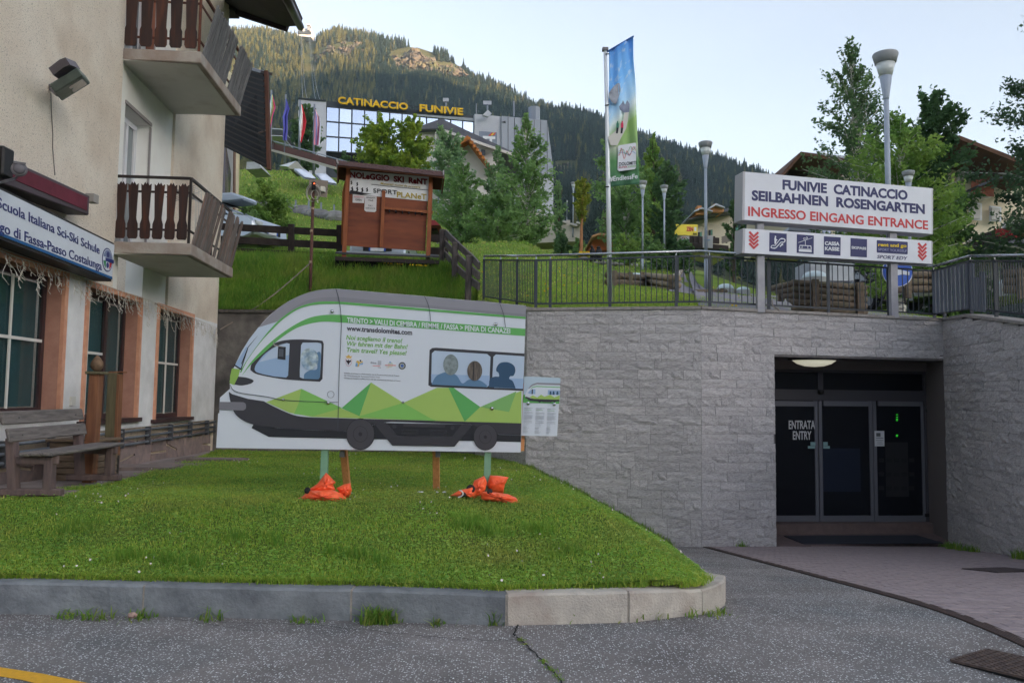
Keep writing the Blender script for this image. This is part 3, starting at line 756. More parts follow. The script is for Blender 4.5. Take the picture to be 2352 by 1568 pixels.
# ================================================================== SKI SCHOOL BUILDING (left)
A0 = P(488, 1034, 18.2); vpd = ray(1031, 908); vpd = Vector((vpd.x, vpd.y, 0)).normalized()
BW = Plane(A0, A0 - vpd * 10)
BW.n = Vector((abs(BW.n.x), BW.n.y if BW.n.x > 0 else -BW.n.y, 0)); BW.d = -vpd      # t grows towards the camera
wd = BW.d; wn = BW.n
def bt(x, y=900, off=0.): return BW.t(BW.at(x, y, off))
def bz(x, y, off=0.): return BW.at(x, y, off).z
bld = thing('ski_school_building', (A0.x, A0.y, .3), 'beige roughcast building with orange trimmed windows at the left', 'building')
def roughcast():
    M = mat('roughcast', srgb(242, 230, 214), srgb(232, 216, 198), scale=1.1, rough=.95, bump=1., bscale=75, c3=srgb(198, 176, 154), scale3=.45, f3=.8, spec=.1)
    N, L, b = nodes(M); g = N.new('ShaderNodeNewGeometry'); src = b.inputs['Base Color'].links[0].from_socket
    n = N.new('ShaderNodeTexNoise'); n.inputs['Scale'].default_value = 60; n.inputs['Detail'].default_value = 2; L.new(g.outputs['Position'], n.inputs['Vector'])
    r = N.new('ShaderNodeMapRange'); r.inputs[1].default_value = .40; r.inputs[2].default_value = .33; r.inputs[4].default_value = .55; L.new(n.outputs['Fac'], r.inputs[0])
    mx = N.new('ShaderNodeMix'); mx.data_type = 'RGBA'; L.new(r.outputs[0], mx.inputs[0]); L.new(src, mx.inputs[6]); mx.inputs[7].default_value = (*srgb(110, 96, 86), 1)
    L.new(mx.outputs[2], b.inputs['Base Color']); return M
ROUGH = roughcast()
WHT = mat('white_render', srgb(236, 234, 234), srgb(222, 220, 220), scale=3, rough=.95, bump=.9, bscale=45, c3=srgb(178, 174, 170), scale3=1.2, f3=.4)
WHS = mat('white_smooth', srgb(236, 234, 228), srgb(228, 224, 218), scale=2, rough=.9)
ORG = mat('orange_trim', srgb(222, 164, 134), srgb(208, 148, 120), scale=9, rough=.9, bump=.8, bscale=70)
ORB = mat('orange_reveal', srgb(180, 134, 116), srgb(168, 122, 106), scale=6, rough=.85, bump=.2)
BRF = mat('brown_frame', srgb(70, 50, 50), srgb(58, 42, 44), scale=20, rough=.45, stretch=(1, 1, .1))
GLS = mat('window_glass', (.02, .05, .055), rough=.03, spec=.9, alpha=.42)
BLU = mat('teal_blind', srgb(112, 172, 178), srgb(84, 140, 150), scale=2.2, stretch=(1, 1, .25), rough=.6)
WBAR = mat('white_bar', srgb(214, 210, 204), rough=.5)
T_END = bt(-700); ZTOP = 11.5; TB = 3.1
# windows: (x left, x right at sill px, top z from pixel, sill z)
def wz(xa, ya): return bz(xa, ya)
WIN = []
for xl, xr, ytop_x, ytop, ysill in ((352.7, 437.5, 357, 694, 956), (185, 316, 201, 644, 958), (None, 141, 160, 626, 949)):
    t1 = bt(xr); t0 = bt(xl) if xl else bt(xr) + 3.0
    WIN.append((t1, t0, wz(ytop_x, ytop), wz(xr, ysill)))
zt_ = sum(w[2] for w in WIN) / 3
def wallpiece(mb, t0, t1, z0, z1, off=0., th=.3):
    p = [BW.pt(t0, z0, off), BW.pt(t1, z0, off), BW.pt(t1, z1, off), BW.pt(t0, z1, off)]
    mb.prism(p, -wn * th)
mw = MB(); mwh = MB(); mpl = MB()
ZP = bz(440, 955) - .12            # top of the stone plinth
ZW = 3.05                          # top of the white render near the far corner
cuts = sorted(WIN); tcur = 0.
for (a, b, ztp, zs) in cuts:
    wallpiece(mwh, tcur, a, ZP, 3.2); wallpiece(mwh, a, b, ztp, 3.2); wallpiece(mwh, a, b, ZP, zs - .02)
    tcur = b
wallpiece(mwh, tcur, T_END, ZP, 3.2)
wallpiece(mpl, 0, T_END, -.6, ZP, -.03)
mwh.build('white_wall', WHT, bld); mpl.build('plinth_core', mat('plinth_mortar', srgb(186, 168, 146), srgb(168, 150, 132), scale=12, bump=.6), bld)
tA, tB = bt(262, 585), bt(387, 649)      # balcony range along the wall (near end, far end)
wallpiece(mw, 0, tB, 3.2, ZTOP); wallpiece(mw, tA, T_END, 3.2, ZTOP); mw.build('roughcast_wall', ROUGH, bld)
# gable end wall and back
mg = MB(); e0 = BW.pt(.0, 0, -.001); mg.prism([e0 + Vector((0, 0, -.6)), BW.pt(0, -.6, -9), BW.pt(0, ZTOP, -9), e0 + Vector((0, 0, ZTOP))], wd * .3); mg.build('end_wall', ROUGH, bld)
# white strip with balcony door, slightly set back

z_1 = ZC(0, 0, 2.138); z_2 = ZC(0, 550, 2.24); z_3 = ZC(0, 1150, 1.742)
def q2(x, y): return z_2(x, y)
dl, dr_ = bt(*z_1(1085, 1200)), bt(*z_1(1300, 1200)); dtop = BW.at(*z_1(1090, 880)).z
ms = MB()
zslab1 = bz(262, 554) ; zslab2 = P(273, 117, BW.at(262, 700).y).z
wallpiece(ms, tB, dr_, 3.2, ZTOP, -.05); wallpiece(ms, dl, tA, 3.2, ZTOP, -.05); wallpiece(ms, dr_, dl, dtop, zslab2, -.05); wallpiece(ms, dr_, dl, zslab2 + 2.3, ZTOP, -.05)
ms.build('white_wall', WHS, bld)
def opening(name, t0, t1, z0, z1, off, fr, m_fr, m_gl, mull=(), bars=False, parent=bld):
    f = MB()
    for a, b, c, d in ((t0, t0 + fr, z0, z1), (t1 - fr, t1, z0, z1), (t0 + fr, t1 - fr, z1 - fr, z1), (t0 + fr, t1 - fr, z0, z0 + fr)): wallpiece(f, a, b, c, d, off, .06)
    for mt in mull: wallpiece(f, mt - fr / 2, mt + fr / 2, z0 + fr, z1 - fr, off + .003, .06)
    o = f.build(name, m_fr, parent)
    g = MB(); wallpiece(g, t0 + fr * .6, t1 - fr * .6, z0 + fr * .6, z1 - fr * .6, off - .03, .012); g.build('pane', m_gl, o)
    return o
UPV = mat('white_window', srgb(220, 218, 222), rough=.4)
CURT = mat('net_curtain_glass', srgb(150, 156, 158), srgb(120, 128, 132), scale=2, rough=.15, spec=.7, stretch=(3, 3, .3))
for zb in (zslab1, zslab2):
    o = opening('balcony_door', dr_ + .12, dl - .05, zb, min(dtop if zb < 5 else zb + 2.3, ZTOP) - .08, -.22, .09, UPV, CURT, mull=((dr_ + dl) / 2,))
    if zb > 5: o['label'] = 'upper balcony door with brown shutter'
    mt = MB(); wallpiece(mt, dr_ - .06, dr_, zb, zb + 2.35, -.035, .03); wallpiece(mt, dr_ - .06, dl + .02, zb + 2.35 if zb > 5 else dtop, (zb + 2.41) if zb > 5 else dtop + .06, -.03, .03); mt.build('door_trim', mat('grey_trim', srgb(150, 142, 140)), bld)
wp = MB(); wallpiece(wp, dr_ + .05, dr_ + .35, zslab2, zslab2 + 2.2, -.02, .03); wp.build('shutter', mat('terracotta_wood', srgb(150, 92, 66), srgb(120, 70, 50), scale=8, stretch=(6, 6, .5)), bld)
# ground floor windows
for i, (a, b, ztp, zs) in enumerate(cuts):
    rv = MB(); ft = .09; rd = .27
    # front trim
    for q in ((a, a + ft, zs, ztp), (b - ft, b, zs, ztp), (a + ft, b - ft, ztp - ft, ztp)): wallpiece(rv, *q, .03, .05)
    tr = rv.build('window_trim', ORG, bld)
    r2 = MB()
    for q in ((a, a + ft, zs, ztp), (b - ft, b, zs, ztp), (a + ft, b - ft, ztp - ft, ztp)): wallpiece(r2, *q, -.02, rd)
    r2.build('reveal', ORB, tr)
    mull = {0: (b - ft - .45,), 1: (a + ft + (b - a) * .36,), 2: ()}[i]
    fo = opening('window_frame', a + ft, b - ft, zs, ztp - ft, -.22, .085, BRF, GLS, mull)
    bl = MB(); wallpiece(bl, a + .2, b - .2, zs + .1, ztp - .2, -.30, .005); bl.build('blind', BLU, fo)
    wb = MB()
    tm = {0: a + (b - a) * .42, 1: (a + (b - a) * .7), 2: a + .95}[i]
    zm = zs + (ztp - zs) * .5
    wallpiece(wb, tm - .02, tm + .02, zs + .08, ztp - .18, -.215, .02)
    ta, tb_ = {0: (a + .2, b - .6), 1: (a + (b - a) * .45, b - .17), 2: (a + .17, b - .17)}[i]
    wallpiece(wb, ta, tb_, zm - .02, zm + .02, -.212, .02); wb.build('glazing_bar', WBAR, fo)
    sl_ = MB(); wallpiece(sl_, a - .08, b + .08, zs - .07, zs - .0, .07, .3); sl_.build('sill', BRF, bld)
# plinth: crazy paving pieces standing proud of the mortar
PST = mat('plinth_stone', srgb(150, 130, 124), srgb(126, 112, 110), scale=5, rough=.9, bump=.5, bscale=40, rand=.16, coord='objr')
rp = random.Random(12); tt = .15; n_p = 0
prof_ = []
while tt < bt(-60):
    w = rp.uniform(.38, .85); z0 = ground_z(BW.pt(tt, 0).x, BW.pt(tt, 0).y) - .04; z1_ = ZP - .24
    j1, j2 = rp.uniform(-.12, .12), rp.uniform(-.12, .12)
    a0, a1, b0, b1 = tt + .02, tt + w - .03, tt + .02 + j1, tt + w - .03 + j2
    if rp.random() < .6:
        zm1, zm2 = z0 + (z1_ - z0) * rp.uniform(.35, .7), z0 + (z1_ - z0) * rp.uniform(.3, .7)
        m0 = a0 + (b0 - a0) * .5 - rp.uniform(.0, .05); m1 = a1 + (b1 - a1) * .5 + rp.uniform(0, .05)
        pcs = [[(a0, z0), (a1, z0), (m1, zm2 - .02), (m0, zm1 - .02)], [(m0, zm1 + .02), (m1, zm2 + .02), (b1, z1_), ((b0 + b1) / 2, z1_ + .03), (b0, z1_)]]
    else: pcs = [[(a0, z0), (a1, z0), (a1 + .04, (z0 + z1_) / 2), (b1, z1_), (b0, z1_ + .02), (a0 - .03, (z0 + z1_) / 2)]]
    for pc in pcs:
        MB().prism([BW.pt(t_, z_, .0) for t_, z_ in pc], -wn * .05).build('stone', PST, bld, bevel=.006); n_p += 1
    tt += w + .015
# pipes along the plinth
PIPE = mat('grey_pipe', srgb(120, 126, 134), srgb(100, 104, 110), scale=4, rough=.5)
for k, dz in enumerate((0, .11, .22)):
    MB().tube([BW.pt(.05, ZP - .05 - dz, .05), BW.pt(T_END - 1, ZP - .05 - dz, .05)], .022, 8).build('pipe', PIPE, bld, smooth=True)
for t_ in np.arange(.6, 9, 1.15):
    mb = MB(); wallpiece(mb, t_, t_ + .03, ZP - .32, ZP, .085, .09); mb.build('pipe_clip', mat('clip', srgb(80, 80, 84)), bld)
# roof overhang at the top
RF = mat('dark_roof_wood', srgb(56, 44, 42), srgb(42, 34, 34), scale=6, rough=.8, stretch=(.3, 3, 1))
q = [P(515, 14, 18.6), P(655, 62, 18.2), P(690, 60, 17.6), P(650, -25, 14.0), P(520, -60, 14.)]
ro = MB(); ro.prism(q, Vector((.05, 0, .18))); ro_ = ro.build('roof', RF, bld)
MB().tube([P(690, 62, 17.5) , P(640, -40, 13.2)], .085, 10).build('gutter', mat('gutter_dark', srgb(66, 60, 60), rough=.4, metal=.3), ro_, smooth=True)
MB().bar(P(660, 66, 18.2), P(528, 24, 18.5), .1, .14).build('barge_board', RF, ro_)
MB().box(P(528, 22, 18.4), (.3, .5, .22)).build('rafter_end', RF, ro_)
# ---------------- balconies
SLABM = mat('balcony_concrete', srgb(168, 160, 152), srgb(146, 130, 120), scale=2.5, rough=.9, bump=.4, bscale=30, c3=srgb(112, 92, 82), scale3=1.3, f3=.7)
UND = mat('balcony_soffit', srgb(206, 204, 198), srgb(198, 196, 190), scale=1.4, rough=.9, c3=srgb(140, 124, 110), scale3=2.1, f3=.25)
DKW = mat('dark_board', srgb(58, 36, 30), srgb(42, 26, 24), scale=5, rough=.5, stretch=(5, 5, .5), rand=.2, c3=srgb(112, 60, 34), scale3=2.5, f3=.5, bump=.3, coord='objr')
GRW = mat('weathered_board', srgb(132, 122, 116), srgb(96, 88, 86), scale=7, rough=.9, stretch=(8, 8, .6), rand=.18, c3=srgb(150, 96, 72), scale3=2.2, f3=.55, bump=.8, bscale=22, coord='objr')
GRW2 = mat('silver_board', srgb(132, 130, 130), srgb(92, 90, 92), scale=7, rough=.9, stretch=(8, 8, .6), rand=.15, bump=.8, bscale=22, coord='objr')
IRB = mat('dark_iron', srgb(44, 36, 34), rough=.5); RST = mat('rusty_rail', srgb(110, 66, 50), srgb(84, 48, 38), scale=18, rough=.8)
def board_mesh(w, h, m, seed, zig=True):
    k = h / 1.0
    prof = [(.5, 0.04), (.5, .26), (.36, .34), (.34, .38), (.5, .97)] if zig else [(.5, .05), (.5, .3), (.4, .36), (.5, 1)]
    right = [(x * w, z * h) for x, z in prof]; left = [(-x, z) for x, z in reversed(right)]
    topz = [(.3 * w, h * .94), (.12 * w, h), (0, h * .96), (-.12 * w, h), (-.3 * w, h * .94)] if zig else []
    pts = [(.38 * w, 0)] + right + topz + left + [(-.38 * w, 0)]
    mb = MB(); mb.prism([Vector((x, 0, z)) for x, z in pts], (0, .022, 0)); me, c = mb.mesh('board', m, recenter=False)
    bm = bmesh.new(); bm.from_mesh(me); bmesh.ops.recalc_face_normals(bm, faces=bm.faces); bm.to_mesh(me); bm.free(); return me
def balcony(zs, depth, near_m, far_m, name, near_n, near_zig, up, lean, groups, rail_m, holes=()):
    a0 = BW.pt(tA + .02, zs, -.05); a1 = BW.pt(tB, zs, -.05); ex = Vector((1, 0.02, 0)).normalized()
    ex = wn
    b0 = a0 + ex * (depth + .05); b1 = a1 + ex * (depth + .05); th = Vector((0, 0, .19))
    root = MB().hexa([a0 - th, b0 - th, b1 - th, a1 - th, a0, b0, b1, a1]).build(name, SLABM, bld, bevel=.012)
    s = Vector((0, 0, .2)); i_ = .09
    MB().hexa([a0 - s + wd * -.0 , b0 - s - ex * i_ - wd * i_, b1 - s - ex * i_ + wd * i_, a1 - s, a0 - th * .95, b0 - th * .95 - ex * i_ - wd * i_, b1 - th * .95 - ex * i_ + wd * i_, a1 - th * .95]).build('soffit', UND, root)
    H = 1.08; hv = Vector((0, 0, H)); ins = .06
    c0 = b0 - ex * ins - wd * ins; c1 = b1 - ex * ins + wd * ins; w0 = a0 - wd * ins + ex * .03
    rl = MB()
    rl.bar(w0 + hv, c0 + hv, .045, .04); rl.bar(c0 + hv, c1 + hv, .045, .04)
    for z in (.22, .84): rl.bar(w0 + Vector((0, 0, z)), c0 + Vector((0, 0, z)), .02, .035); rl.bar(c0 + Vector((0, 0, z)), c1 + Vector((0, 0, z)), .02, .035)
    rl.build('handrail', rail_m, root)
    for p in (c0, c0.lerp(c1, .5), c1): MB().bar(p, p + hv, .035, .035).build('rail_post', rail_m, root)
    # near side boards: hang outside the rail
    L_ = (c0 - w0).length
    bme = board_mesh(L_ / near_n * .82, .93, near_m, 1, near_zig)
    X = (c0 - w0).normalized(); Yv = -wd
    for k in range(near_n):
        if k in holes: continue
        p = w0 + X * (L_ * (k + .46) / near_n) + wd * .035 + Vector((0, 0, .06 + .0 * k))
        M = Matrix.Identity(4); M.col[0] = (*X, 0); M.col[1] = (*Yv, 0); M.translation = p
        M = M @ Matrix.Rotation(rp.uniform(-.02, .02), 4, 'Y')
        place('board', bme, M, root)
    # front boards, leaning outwards at the top
    Lf = (c1 - c0).length; bw_ = .105
    bmf = board_mesh(bw_ * 1.05, 1.04, far_m, 2, True)
    X = (c1 - c0).normalized()
    for f0, n_, ln in groups:
        for k in range(n_):
            dd = f0 * Lf + bw_ * k
            p = c0 + X * dd + ex * .03 + Vector((0, 0, -.12 + rp.uniform(-.02, .02)))
            M = Matrix.Identity(4); M.col[0] = (*X, 0); M.col[1] = (*(-ex), 0); M.translation = p
            M = M @ Matrix.Rotation(ln + rp.uniform(-.02, .02), 4, 'X') @ Matrix.Rotation(rp.uniform(-.03, .03) + .05, 4, 'Y')
            place('board', bmf, M, root)
    return root
b1_ = balcony(zslab1, 1.2, DKW, GRW, 'balcony', 6, True, 1, .2, [(.03, 9, .20), (.52, 1, .14), (.62, 9, .2)], IRB)
b2_ = balcony(zslab2, 1.24, DKW, GRW2, 'balcony', 5, False, 1, .2, [(.04, 9, .22), (.45, 3, .2), (.66, 8, .22)], RST)
# folding clothes airer on the lower balcony
ar = MB(); c_ = BW.pt(tB + .9, zslab1 + .02, .55); 
for k in range(5):
    for s in (-1, 1): ar.tube([c_ + wd * (k * .09 - .1) + wn * (s * .25) + Vector((0, 0, 1.28)), c_ + wd * (k * .09 - .1) + wn * (-s * .25) + Vector((0, 0, 1.05))], .007, 5)
    ar.tube([c_ + wd * (k * .09 - .1) + wn * .25 + Vector((0, 0, 1.28)), c_ + wd * (k * .09 - .1) + wn * .3 + Vector((0, 0, 0))], .006, 5)
tag(ar.build('clothes_airer', mat('airer_metal', srgb(160, 158, 156), metal=.5, rough=.4)), 'grey wire clothes airer standing on the lower balcony', 'clothes airer')
# ---------------- annex behind with dark roof slope
an = thing('annex_building', P(530, 480, 30), 'pale annex with grey shutter glimpsed behind the corner of the beige building', 'building')
zz = ZC(0, 0, 2.138)
MB().prism([P(480, 640, 27), P(546, 560, 29), P(552, 300, 29), P(548, 180, 29), P(480, 130, 27)], Vector((-7, 1.5, 0))).build('wall', mat('annex_cream', srgb(206, 196, 170), srgb(190, 180, 156), scale=2), an)
MB().prism([P(515, 300, 26.8), P(537, 306, 28.3), P(530, 640, 28.3), P(508, 640, 26.8)], Vector((-.1, -.15, 0))).build('shutter', mat('grey_shutter', srgb(168, 164, 164)), an)
MB().prism([P(519, 330, 26.4), P(531, 400, 27.8), P(527, 480, 27.8), P(516, 470, 26.4)], Vector((-.05, -.1, 0))).build('window', mat('dim_glass', srgb(84, 78, 86), rough=.2), an)
MB().tube([P(539, 320, 27.6), P(537, 600, 27.6)], .05, 8).build('downpipe', mat('pipe_rust', srgb(120, 96, 84)), an)
low = thing('lean_to_roof', P(580, 380, 21), 'steep black tiled roof slope with brown fascia seen from below beside the balconies', 'roof')
TL, TR, BR_, BL = P(540, 148, 23.), P(608, 168, 20.), P(614, 387, 20.), P(500, 330, 23.)
nv = (TR - TL).cross(BL - TL).normalized() * .12
if nv.y < 0: nv = -nv
MB().prism([TL, TR, BR_, BL], nv).build('slope', mat('black_underside', srgb(34, 30, 32), srgb(26, 24, 26), scale=5, rough=.8), low)
for k in range(17):
    f = (k + .5) / 17; a = TL.lerp(BL, f); b = TR.lerp(BR_, f); MB().bar(a - nv * .25, b - nv * .25, .03, .035).build('batten', mat('batten_wood', srgb(58, 46, 44), rough=.8), low)
MB().bar(P(612, 164, 19.9), P(618, 390, 19.9), .09, .1).build('fascia', mat('fascia_brown', srgb(112, 76, 64), srgb(88, 60, 52), scale=6, stretch=(4, 4, .4)), low)
MB().bar(P(556, 152, 22.), P(612, 168, 19.9), .3, .07).build('ridge_flashing', mat('flashing', srgb(86, 84, 88), rough=.5, metal=.5), low)
MB().tube([P(539, 332, 24), P(560, 316, 22.5), P(614, 300, 19.9)], .03, 6).build('stay_rod', mat('pipe_rust'), low)
# ---------------- lightbox sign
SBP = Plane(BW.pt(0, 0, .32), BW.pt(10, 0, .32)); SBP.n = wn; SBP.d = wd
def bxpts(pl, c4, off=0.): return [pl.at(*c, off) for c in c4]
sgn = thing('shop_sign', BW.pt(8, 3, .2), 'white lightbox sign with blue ski school lettering above the orange trimmed windows', 'sign')
tl, tr, br, bl = [SBP.at(*c) for c in ((0, 435), (263, 563), (257.6, 641.5), (0, 541))]
dirx = (tl - tr); ext_ = 1.2; tl2 = tr + dirx * ext_; bl2 = br + (bl - br) * ext_
zt0 = (tr.z); 
fr = [tl2, tr, br, bl2]
wl_ = SBP.t(tr); 
BLKM = mat('sign_case', srgb(46, 42, 44), rough=.5); WSG = mat('sign_white', srgb(214, 218, 226), srgb(206, 210, 218), scale=2, rough=.35)
MB().prism([p + wn * -.01 + Vector((0, 0, dz)) for p, dz in zip(fr, (.03, .03, -.035, -.035))], -wn * .26).build('case', BLKM, sgn)
MB().prism(fr, -wn * .015).build('face', WSG, sgn)
def lerpq(f0, f1): return [tr.lerp(br, f0) , tl2.lerp(bl2, f0), tl2.lerp(bl2, f1), tr.lerp(br, f1)]
MB().prism([p + wn * .003 for p in lerpq(.93, 1.)], -wn * .008).build('blue_stripe', mat('sign_blue_edge', srgb(40, 90, 140)), sgn)
NAVY = mat('navy_letter', srgb(40, 48, 110), rough=.5)
ltx('Scuola Italiana Sci-Ski Schule', SBP, z_2, (-25, 620), (893, 1045), (-25, 530), NAVY, sgn, .004, bold=.012)
ltx('go di Fassa-Passo Costalunga', SBP, z_2, (-4, 840), (912, 1190), (-4, 748), NAVY, sgn, .004, bold=.012)
ec = SBP.at(*z_2(962, 1097), .004); r1 = (SBP.at(*z_2(962, 990), .004) - ec).length
def disc(c, r, m, name, par, off, z0=-1, z1=1, pl=SBP, sx=1.):
    pts = [c + pl.n * off + pl.d * (cos(a) * r * sx) + Vector((0, 0, sin(a) * r)) for a in np.linspace(0, 2 * pi, 28, endpoint=False) if z0 <= sin(a) <= z1]
    return MB().prism(pts, -pl.n * .003).build(name, m, par)
emb = disc(ec, r1, NAVY, 'emblem', sgn, .002)
disc(ec, r1 * .9, WSG, 'emblem_ring', emb, .004); disc(ec, r1 * .84, mat('emblem_grey', srgb(120, 130, 160)), 'emblem_face', emb, .006, z0=.05)
disc(ec, r1 * .84, WSG, 'emblem_base', emb, .006, z1=-.15)
for s, m_ in ((1, mat('flag_green', srgb(50, 130, 80))), (-1, mat('flag_red', srgb(190, 50, 60)))):
    MB().prism([ec + wn * .009 + wd * (s * r1 * x) + Vector((0, 0, r1 * z)) for x, z in ((.35, -.15), (.82, -.15), (.6, -.55), (.35, -.72))], -wn * .003).build('emblem_flag', m_, emb)
MB().box(ec + wn * .008, (.004, r1 * 1.9, r1 * .3)).build('emblem_band', NAVY, emb)
for dz in (.45, -.45): disc(ec + Vector((0, 0, dz * r1)), r1 * .24, NAVY, 'emblem_mark', emb, .009)
# ---------------- maroon box awning above it
AWP = Plane(BW.pt(0, 0, .3), BW.pt(10, 0, .3)); AWP.n = wn; AWP.d = wd
aw = thing('awning_box', BW.pt(8, 4, .2), 'closed box awning with dark red cover above the ski school sign', 'awning')
ca = [AWP.at(*z_2(*c)) for c in ((-200, 60), (805, 522), (797, 700), (-200, 330))]
MB().prism([p + wn * .0 for p in ca], -wn * .3).build('cassette', mat('awning_grey', srgb(78, 66, 72), rough=.5), aw, bevel=.015)
ci_ = [AWP.at(*z_2(*c), .01) for c in ((-200, 95), (785, 540), (780, 655), (-200, 238))]
MB().prism(ci_, -wn * .012).build('fabric_cover', mat('maroon_fabric', srgb(110, 40, 56), srgb(96, 34, 48), scale=4, rough=.7), aw)
MB().box(AWP.at(*z_2(825, 548), -.1), (.12, .14, .12)).build('bracket', mat('bracket_grey', srgb(150, 144, 140)), aw)
k0 = AWP.at(*z_2(24, 225), .02)
MB().box(k0 + wn * .02, (.1, .2, .34)).build('motor_head', mat('black_plastic', srgb(30, 28, 30), rough=.5), aw, bevel=.02)
# grey horn loudspeaker / dome on an arm
sp_ = thing('loudspeaker', P(40, 380, 7.6), 'grey rounded loudspeaker on a thin arm in front of the dark red awning', 'loudspeaker')
cc_ = P(*z_2(172, 285), 8.4); rs_ = (P(*z_2(235, 285), 8.4) - cc_).length
ux = Vector((.55, -.8, 0)).normalized()
prof = [(.2, -.9), (.85, -.7), (1.05, -.1), (1.0, .35), (.92, .42)]
GREYP = mat('grey_plastic', srgb(126, 122, 126), srgb(110, 106, 112), scale=6, rough=.5)
def along(c, d, prof, r, n=18):
    d = d.normalized(); sx = d.cross(Vector((0, 0, 1))).normalized(); sy = sx.cross(d)
    mb = MB(); vs = []; fs = []
    for rr_, z in prof:
        for k in range(n): vs.append(c + d * z * r + (sx * cos(2 * pi * k / n) + sy * sin(2 * pi * k / n)) * rr_ * r)
    for i in range(len(prof) - 1):
        for k in range(n): a = i * n + k; b = i * n + (k + 1) % n; fs.append((a, b, b + n, a + n))
    fs += [tuple(range(n)), tuple(range((len(prof) - 1) * n, len(prof) * n))]; mb.add(vs, fs); return mb
along(cc_, ux, prof, rs_).build('housing', GREYP, sp_, smooth=True)
along(cc_ + ux * rs_ * .42, ux, [(.82, 0), (.8, .1), (.6, .25), (.3, .33), (0.05, .36)], rs_).build('cone', mat('grey_dark_plastic', srgb(96, 92, 98), rough=.4), sp_, smooth=True)
MB().bar(cc_ + Vector((0, 0, rs_)) - ux * rs_ * .2, cc_ + ux * rs_ * .75 + Vector((0, 0, rs_ * .75)), rs_ * 1.5, .02).build('hood', GREYP, sp_)
MB().tube([cc_ + Vector((0, 0, -rs_ * .8)), cc_ + Vector((-.05, .02, -rs_ * 1.25)), P(*z_2(0, 405), 8.6), P(*z_2(-160, 450), 8.7)], .014, 6).build('arm', GREYP, sp_)
# floodlight
fl = thing('floodlight', P(130, 210, 10.5), 'green grey floodlight tilted on its bracket high on the beige wall', 'floodlight')
f0 = BW.at(*z_1(425, 740)); FG = mat('flood_green', srgb(104, 116, 110), srgb(92, 102, 98), scale=8, rough=.5)
def fp_(x, y, off): return BW.at(*z_1(x, y), off)
fc = [fp_(530, 868, .12), fp_(775, 715, .55), fp_(710, 650, .75), fp_(470, 795, .3)]
bk = (fc[1] - fc[0]).cross(fc[3] - fc[0]).normalized() * .12
if bk.z < 0: bk = -bk
MB().prism(fc, bk).build('housing', FG, fl, bevel=.015)
MB().prism([fp_(560, 760, .42) + bk, fp_(735, 665, .66) + bk, fp_(650, 632, .7) + bk, fp_(600, 650, .6) + bk, fp_(505, 720, .4) + bk], bk * .8).build('back_cover', mat('flood_grey', srgb(110, 104, 112), rough=.5), fl)
gl = [fc[0].lerp(fc[1], .45).lerp(fc[3].lerp(fc[2], .45), .15), fc[0].lerp(fc[1], .92).lerp(fc[3].lerp(fc[2], .92), .15), fc[0].lerp(fc[1], .92).lerp(fc[3].lerp(fc[2], .92), .85), fc[0].lerp(fc[1], .45).lerp(fc[3].lerp(fc[2], .45), .85)]
MB().prism([p - bk * .05 for p in gl], bk * .04).build('lens', mat('flood_lens', srgb(84, 92, 84), rough=.1, spec=.8), fl)
MB().bar(fp_(425, 735, .0), fp_(560, 740, .3), .05, .03).build('bracket', GREYP, fl); MB().bar(fp_(430, 760, 0), fp_(500, 820, .2), .05, .03).build('bracket', GREYP, fl)
MB().tube([fp_(435, 800, .02), fp_(440, 950, .01), fp_(452, 1150, .01), fp_(450, 1260, .01), fp_(470, 1500, .01)], .006, 5).build('cable', mat('cable_grey', srgb(130, 120, 114)), fl)
MB().box(BW.at(*z_3(505, 790), .02), (.04, .1, .13)).build('wall_socket', mat('socket_white', srgb(200, 196, 188), rough=.5), bld)
# icicle light chain
ch = MB(); ri = random.Random(3)
tpts = [BW.at(*c, .06) for c in ((0, 575), (40, 592), (100, 608), (160, 626), (200, 640), (270, 665), (335, 687), (360, 696), (430, 724), (497, 752))]
ch.tube(tpts, .006, 4, cap=False)
Ltot = [0]
for a, b in zip(tpts[:-1], tpts[1:]): Ltot.append(Ltot[-1] + (b - a).length)
s_ = 0.02
while s_ < Ltot[-1]:
    k = max(i for i in range(len(Ltot) - 1) if Ltot[i] <= s_); f = (s_ - Ltot[k]) / (Ltot[k + 1] - Ltot[k]); p = tpts[k].lerp(tpts[k + 1], f)
    for br_ in range(1 if ri.random() < .6 else 2):
        q_ = p.copy(); pl_ = [q_.copy()]
        for j in range(ri.randint(3, 7)):
            q_ = q_ + wd * ri.uniform(-.06, .06) + wn * ri.uniform(-.02, .03) + Vector((0, 0, -ri.uniform(.03, .07))); pl_.append(q_.copy())
            if ri.random() < .75: e = q_ + wd * ri.uniform(-.07, .07) + Vector((0, 0, -ri.uniform(.01, .05))) + wn * .02; ch.tube([q_, e], .0052, 3, cap=False)
        ch.tube(pl_, .0036, 3, cap=False)
    s_ += ri.uniform(.07, .13)
# loose end hanging from the corner
for k in range(14):
    p = tpts[-1] + Vector((0, 0, -.1 * 0)); pl_ = [p.copy()]
    for j in range(8): p = p + wd * ri.uniform(-.02, .045) + wn * ri.uniform(-.01, .02) + Vector((0, 0, -ri.uniform(.02, .08))); pl_.append(p.copy())
    ch.tube(pl_, .004, 3, cap=False)
tag(ch.build('icicle_lights', mat('light_wire', srgb(226, 220, 210), srgb(190, 182, 172), scale=40, rough=.5), recalc=False), 'unlit icicle light chain tangled along the tops of the orange window trims', 'fairy lights')
